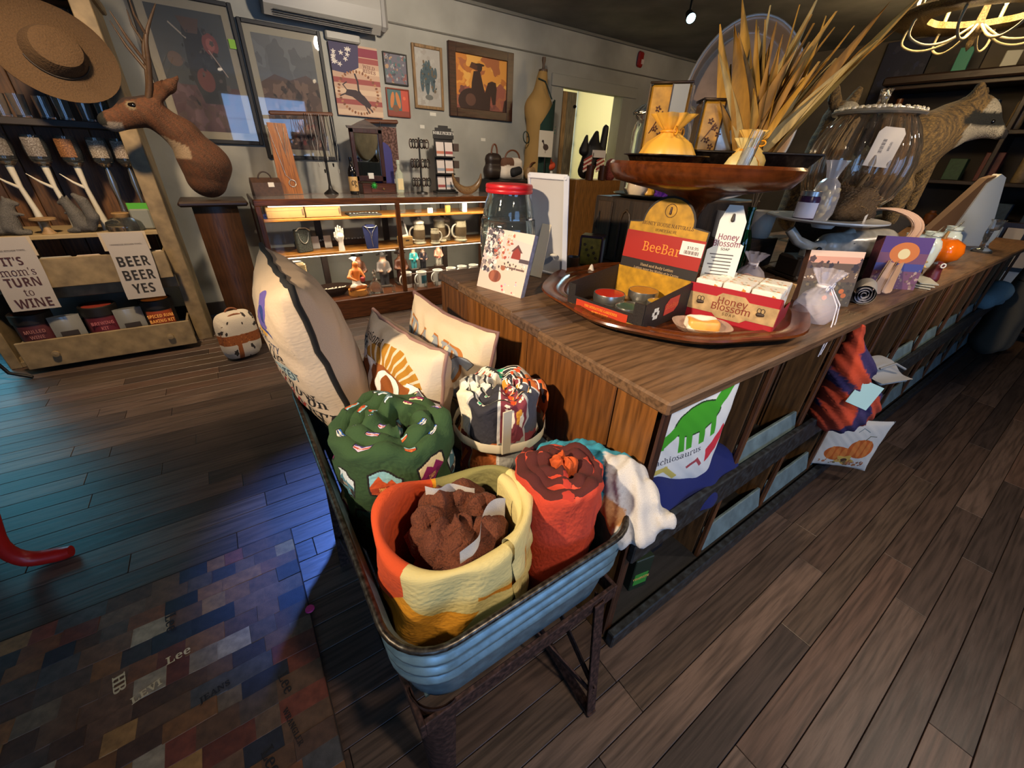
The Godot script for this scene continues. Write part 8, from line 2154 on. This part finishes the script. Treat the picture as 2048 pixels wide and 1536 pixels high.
	# sacks at the far end
	for q in 2:
		o = thing("cloth_sack", ["grey brown cloth sack hanging off the counter's far end", "pale blue gathered cloth on the far rail"][q], "sack", [V(5.62, 0, -0.3), V(5.0, 0.545, -0.42)][q]); g = G.new()
		if q == 0: g.blob([[V(0, 0.16, 0), V(0, 0.4, 0), 0.14, 0.12], [V(0, 0.4, 0), V(0.02, 0.78, -0.02), 0.12, 0.06]], 0.03, 0.05, func(p: Vector3) -> float: return 0.012 * sin(p.x * 30.0 + p.z * 24.0))
		else: g.blob([[V(-0.1, 0.05, 0), V(0.12, 0.1, 0.02), 0.07, 0.09], [V(0.1, 0.12, 0), V(0.2, 0.02, 0.05), 0.06, 0.04]], 0.024, 0.03)
		part("cloth", g, m(["5a5448", "7a98a0"][q], 0.95, 0.0, "weave", Vector3.ONE * 4.0), o); g = G.new(); g.tube(arc(V(0, [0.7, 0.1][q], 0), V(0.075, 0, 0), V(0, 0, 0.075), 0, TAU, 14), 0.008, 6, false); part("tie", g, m("3a342c", 0.9), o)

# ------------------------------------------------------------------ raccoons
func raccoons() -> void:
	var mask := func(p: Vector3, hc: Vector3, f: Vector3) -> Color:
		var d := p - hc; var along := d.dot(f)
		if d.length() < 0.21:
			if along > 0.175: return Color("17120f")
			if d.y > -0.035 and d.y < 0.03 and along > 0.02 and d.length() > 0.05: return Color("1c1613")
			if along > 0.05: return Color("b8ac92")
		return Color("94743f").lerp(Color("3c3022"), clampf(0.35 + 0.25 * sin(p.x * 90.0 + 3.0 * sin(p.y * 73.0) + p.z * 87.0) + 0.4 * sin(p.x * 190.0 + p.z * 161.0 + p.y * 130.0), 0, 1))
	for q in 2:
		var o := thing("raccoon_mount", ["taxidermy raccoon standing upright behind the glass pumpkin", "taxidermy raccoon stretched out along a branch, masked face to the right"][q], "taxidermy", [V(3.4, 1.0, -1.36), V(3.26, 1.0, -0.9)][q], 0.0, "taxidermy raccoons")
		var bones: Array; var hc: Vector3; var f: Vector3
		if q == 0:
			hc = V(-0.0, 0.76, 0.0); f = V(-0.3, -0.1, 0.95).normalized()
			bones = [[V(0, 0.2, 0), V(0, 0.4, 0), 0.15, 0.14], [V(0, 0.4, 0), V(0, 0.6, 0), 0.14, 0.1], [V(0, 0.62, 0), V(0, 0.74, 0.01), 0.09, 0.09], [V(-0.1, 0.52, 0.06), V(-0.16, 0.38, 0.14), 0.045, 0.035], [V(0.1, 0.52, 0.06), V(0.14, 0.38, 0.16), 0.045, 0.035], [V(-0.08, 0.12, 0.04), V(-0.1, 0.03, 0.12), 0.07, 0.035], [V(0.08, 0.12, 0.04), V(0.1, 0.03, 0.12), 0.07, 0.035], [V(0.1, 0.16, -0.1), V(0.3, 0.1, -0.14), 0.06, 0.045]]
		else:
			hc = V(0.35, 0.735, 0.11); f = V(0.1, -0.2, 0.95).normalized()
			bones = [[V(-0.08, 0.47, -0.06), V(0.04, 0.6, 0.0), 0.145, 0.14], [V(0.04, 0.6, 0.0), V(0.24, 0.68, 0.06), 0.14, 0.12], [V(0.25, 0.7, 0.07), V(0.35, 0.735, 0.11), 0.1, 0.118], [V(-0.06, 0.38, 0.06), V(-0.02, 0.22, 0.08), 0.07, 0.035], [V(-0.08, 0.36, -0.08), V(-0.04, 0.22, -0.06), 0.07, 0.035], [V(0.2, 0.56, 0.06), V(0.22, 0.28, 0.08), 0.05, 0.03], [V(0.18, 0.56, -0.05), V(0.14, 0.3, 0.02), 0.05, 0.03], [V(-0.06, 0.42, -0.14), V(0.06, 0.3, -0.19), 0.055, 0.045]]
		var sd := f.cross(Vector3.UP).normalized()
		bones.append([hc + f * 0.06, hc + f * 0.17 + V(0, -0.04, 0), 0.07, 0.028])
		for s in [-1, 1]: bones.append([hc + sd * s * 0.075 + V(0, 0.08, 0), hc + sd * s * 0.1 + V(0, 0.14, 0), 0.036, 0.022])
		var g := G.new(); g.blob(bones, 0.016, 0.04); g.paint(func(p: Vector3) -> Color: return mask.call(p, hc, f)); part("body", g, painted(0.9, "fur", Vector3.ONE * 2.6, "fur_bump", 1.0), o)
		for s in [-1, 1]: g = G.new(); g.blob([[hc + f * 0.108 + sd * s * 0.05 + V(0, 0.004, 0), hc + f * 0.112 + sd * s * 0.05 + V(0, 0.004, 0), 0.014, 0.013]], 0.005, 0.002); part("eye", g, m("0a0806", 0.08), o)
	var g2 := G.new(); g2.tube(bend([V(-0.2, 0.09, 0.02), V(-0.05, 0.12, 0.04), V(0.15, 0.16, 0.04), V(0.42, 0.2, 0.06)]), taper([0.08, 0.09, 0.085, 0.05]), 14); g2.tube([V(0.16, 0.12, 0.04), V(0.18, 0.0, 0.04)], [0.06, 0.08], 12)
	solo("tree_branch", g2, m("1c1511", 0.9, 0.0, "rust", Vector3.ONE * 5.0, "plaster_bump", 1.0), "dark bark covered branch under the stretched raccoon", "branch", V(3.26, 1.0, -0.92))

# ------------------------------------------------------------------ chandelier and far right
func chandelier() -> void:
	var c := V(4.95, 2.44, -1.28); var o := thing("chandelier", "cream beaded chandelier ring with curved arms and candle bulbs", "chandelier", c); var cream := m("9c8a54", 0.6, 0.0, "rust", Vector3.ONE * 7.0); var g := G.new()
	g.lathe(PR([0.3, 0.03, 0.5, 0.02, 0.53, 0.035, 0.53, 0.055, 0.5, 0.075, 0.3, 0.07, 0.3, 0.03]), 56, Vector3.ZERO, func(a: float, y: float): return 1.0 + 0.012 * sin(a * 44.0)); part("beaded_ring", g, cream, o)
	for q in 8:
		var a := TAU * q / 8.0; var d := V(cos(a), 0, sin(a)); g = G.new(); g.tube(bend([V(0, -0.02, 0) + d * 0.03, d * 0.16 + V(0, -0.11, 0), d * 0.3 + V(0, -0.13, 0), d * 0.42 + V(0, -0.08, 0), d * 0.43 + V(0, 0.0, 0), d * 0.42 + V(0, 0.02, 0)]), 0.009, 8); part("arm", g, m("a89c78", 0.5), o)
		g = G.new(); g.xf = T(d.x * 0.42, 0.07, d.z * 0.42); g.lathe(PR([0, 0, 0.04, 0.004, 0.042, 0.01, 0.012, 0.012, 0.012, 0.09, 0, 0.092]), 14); part("candle_cup", g, m("b0a884", 0.5), o)
		g = G.new(); g.xf = T(d.x * 0.42, 0.16, d.z * 0.42); g.lathe(PR([0, 0, 0.009, 0.004, 0.014, 0.02, 0.008, 0.045, 0, 0.056]), 12); part("bulb", g, glow("ffe2a8", 2.5), o)
	g = G.new(); g.lathe(PR([0, -0.17, 0.012, -0.15, 0.02, -0.12, 0.016, -0.1, 0.035, -0.07, 0.045, -0.04, 0.025, 0.0, 0.018, 0.1, 0.012, 0.37, 0.05, 0.375, 0.05, 0.38, 0, 0.38]), 16); part("spindle", g, cream, o)
	var l := OmniLight3D.new(); o.add_child(l); l.name = "bulb_light"; l.position = V(0, 0.26, 0); l.light_color = Color("ffd9a0"); l.light_energy = 4.2; l.light_size = 0.35; l.omni_range = 12.0; l.omni_attenuation = 2.0; l.shadow_enabled = true

func far_right() -> void:
	rng.seed = 19; var o: Node3D; var g: G
	for q in 2:
		var k := ink(128, 192, ["161a30", "15110f"][q]); k.specks(rng, 30, 0, 0, 1, 1, 0.08, [[Color("1c2444"), Color("121626"), Color("2a2a3c")], [Color("1e1814"), Color("261c16"), Color("100d0c")]][q])
		o = thing("dark_poster", ["dark blue poster high on the far right wall", "near black poster beside the blue one on the far wall"][q], "poster", V(6.97, 2.42, [-2.3, -1.86][q]), -PI / 2); g = G.new(); g.box(Vector3.ZERO, V(0.46, 0.72, 0.03), 0.004); part("panel", g, m("14131a", 0.6), o); card(0.45, 0.71, print_mat(k, 0.6), o, T(0, 0, 0.016), "printed_face")
	o = thing("dark_hutch", "dark wooden hutch of shelves along the far right wall", "shelf unit", V(6.75, 0, -1.1)); var dk := wood("2c1c14", "z", 0.5)
	for y in [0.06, 0.5, 0.95, 1.4, 1.85, 2.28]: g = G.new(); g.box(V(0, y, 0), V(0.42, 0.04, 2.2), 0.006); part("shelf", g, dk, o)
	for z in [-1.1, 0.0, 1.1]: g = G.new(); g.box(V(0, 1.15, z), V(0.42, 2.3, 0.04), 0.005); part("upright", g, dk, o)
	g = G.new(); g.box(V(-0.02, 2.34, 0), V(0.5, 0.08, 2.34), 0.015); part("cornice", g, dk, o); g = G.new(); g.box(V(0.2, 1.15, 0), V(0.02, 2.2, 2.2)); part("back", g, m("1c120c", 0.7), o)
	var names := ["amber bottle", "cream box", "dark book", "green box", "white card", "brown jar", "blue tin", "red tin", "tan candle"]; var hx := ["6a3a14", "7a6c54", "2a1c18", "2c4a2c", "9a948a", "3c2618", "34485a", "5a1c18", "8a7450"]
	var lv := ["lowest", "second", "third", "fourth", "top"]
	for r in 4:
		for q in 8:
			var t := (r * 3 + q * 2 + (r * q) % 3) % 9; g = G.new(); var h := 0.14 + 0.06 * ((q * 5 + r) % 4); var cyl: bool = t in [0, 5, 8]
			if cyl: g.lathe(PR([0, 0, 0.05, 0, 0.055, 0.01, 0.055, h * 0.7, 0.03, h * 0.85, 0.03, h, 0, h]), 16)
			else: g = slab(0.1, h, 0.08 if t == 2 else 0.14, 0.004)
			solo(names[t].replace(" ", "_"), g, m(hx[t], 0.45, 0.0, "blotch", Vector3.ONE * 6.0), "%s, %s from the left on the %s shelf of the dark hutch" % [names[t], ["first", "second", "third", "fourth", "fifth", "sixth", "seventh", "eighth"][q], lv[r + 1]], names[t].split(" ")[1], V(6.68 + 0.0001 * q, [0.52, 0.97, 1.42, 1.87][r] + 0.001, -2.1 + q * 0.25), 0.0, "goods in the dark hutch")
	for q in 3: g = slab(0.02, [0.2, 0.13, 0.15][q], 0.11, 0.003); solo("upright_book", g, m(["1f6a58", "9a9a8c", "2a5a3c"][q], 0.5), ["teal book standing on top of the dark hutch", "pale boxed card on the dark hutch's top", "green boxed card on the dark hutch's top"][q], "book", V(6.6, 2.381, [-1.7, -1.35, -1.1][q]), 0.4 * q, "books on top of the dark hutch")
	# cards on a rack beyond the counter's end
	o = thing("postcard_rack", "dark rack of pale blue postcards beyond the counter", "rack", V(6.1, 0, -0.75), -1.2); g = G.new(); g.box(V(0, 0.55, -0.03), V(0.8, 1.1, 0.03), 0.005); g.box(V(0, 0.02, 0), V(0.8, 0.04, 0.3), 0.006); part("rack_back", g, dk, o)
	for r in 3:
		for q in 5: card(0.12, 0.15, m(["8a98a8", "a89c8c", "7a90a0", "6a5a50"][(r + q) % 4], 0.6), o, T(-0.3 + q * 0.15, 0.6 + r * 0.19, 0.01, 0, -0.15), "postcard", 0.003)
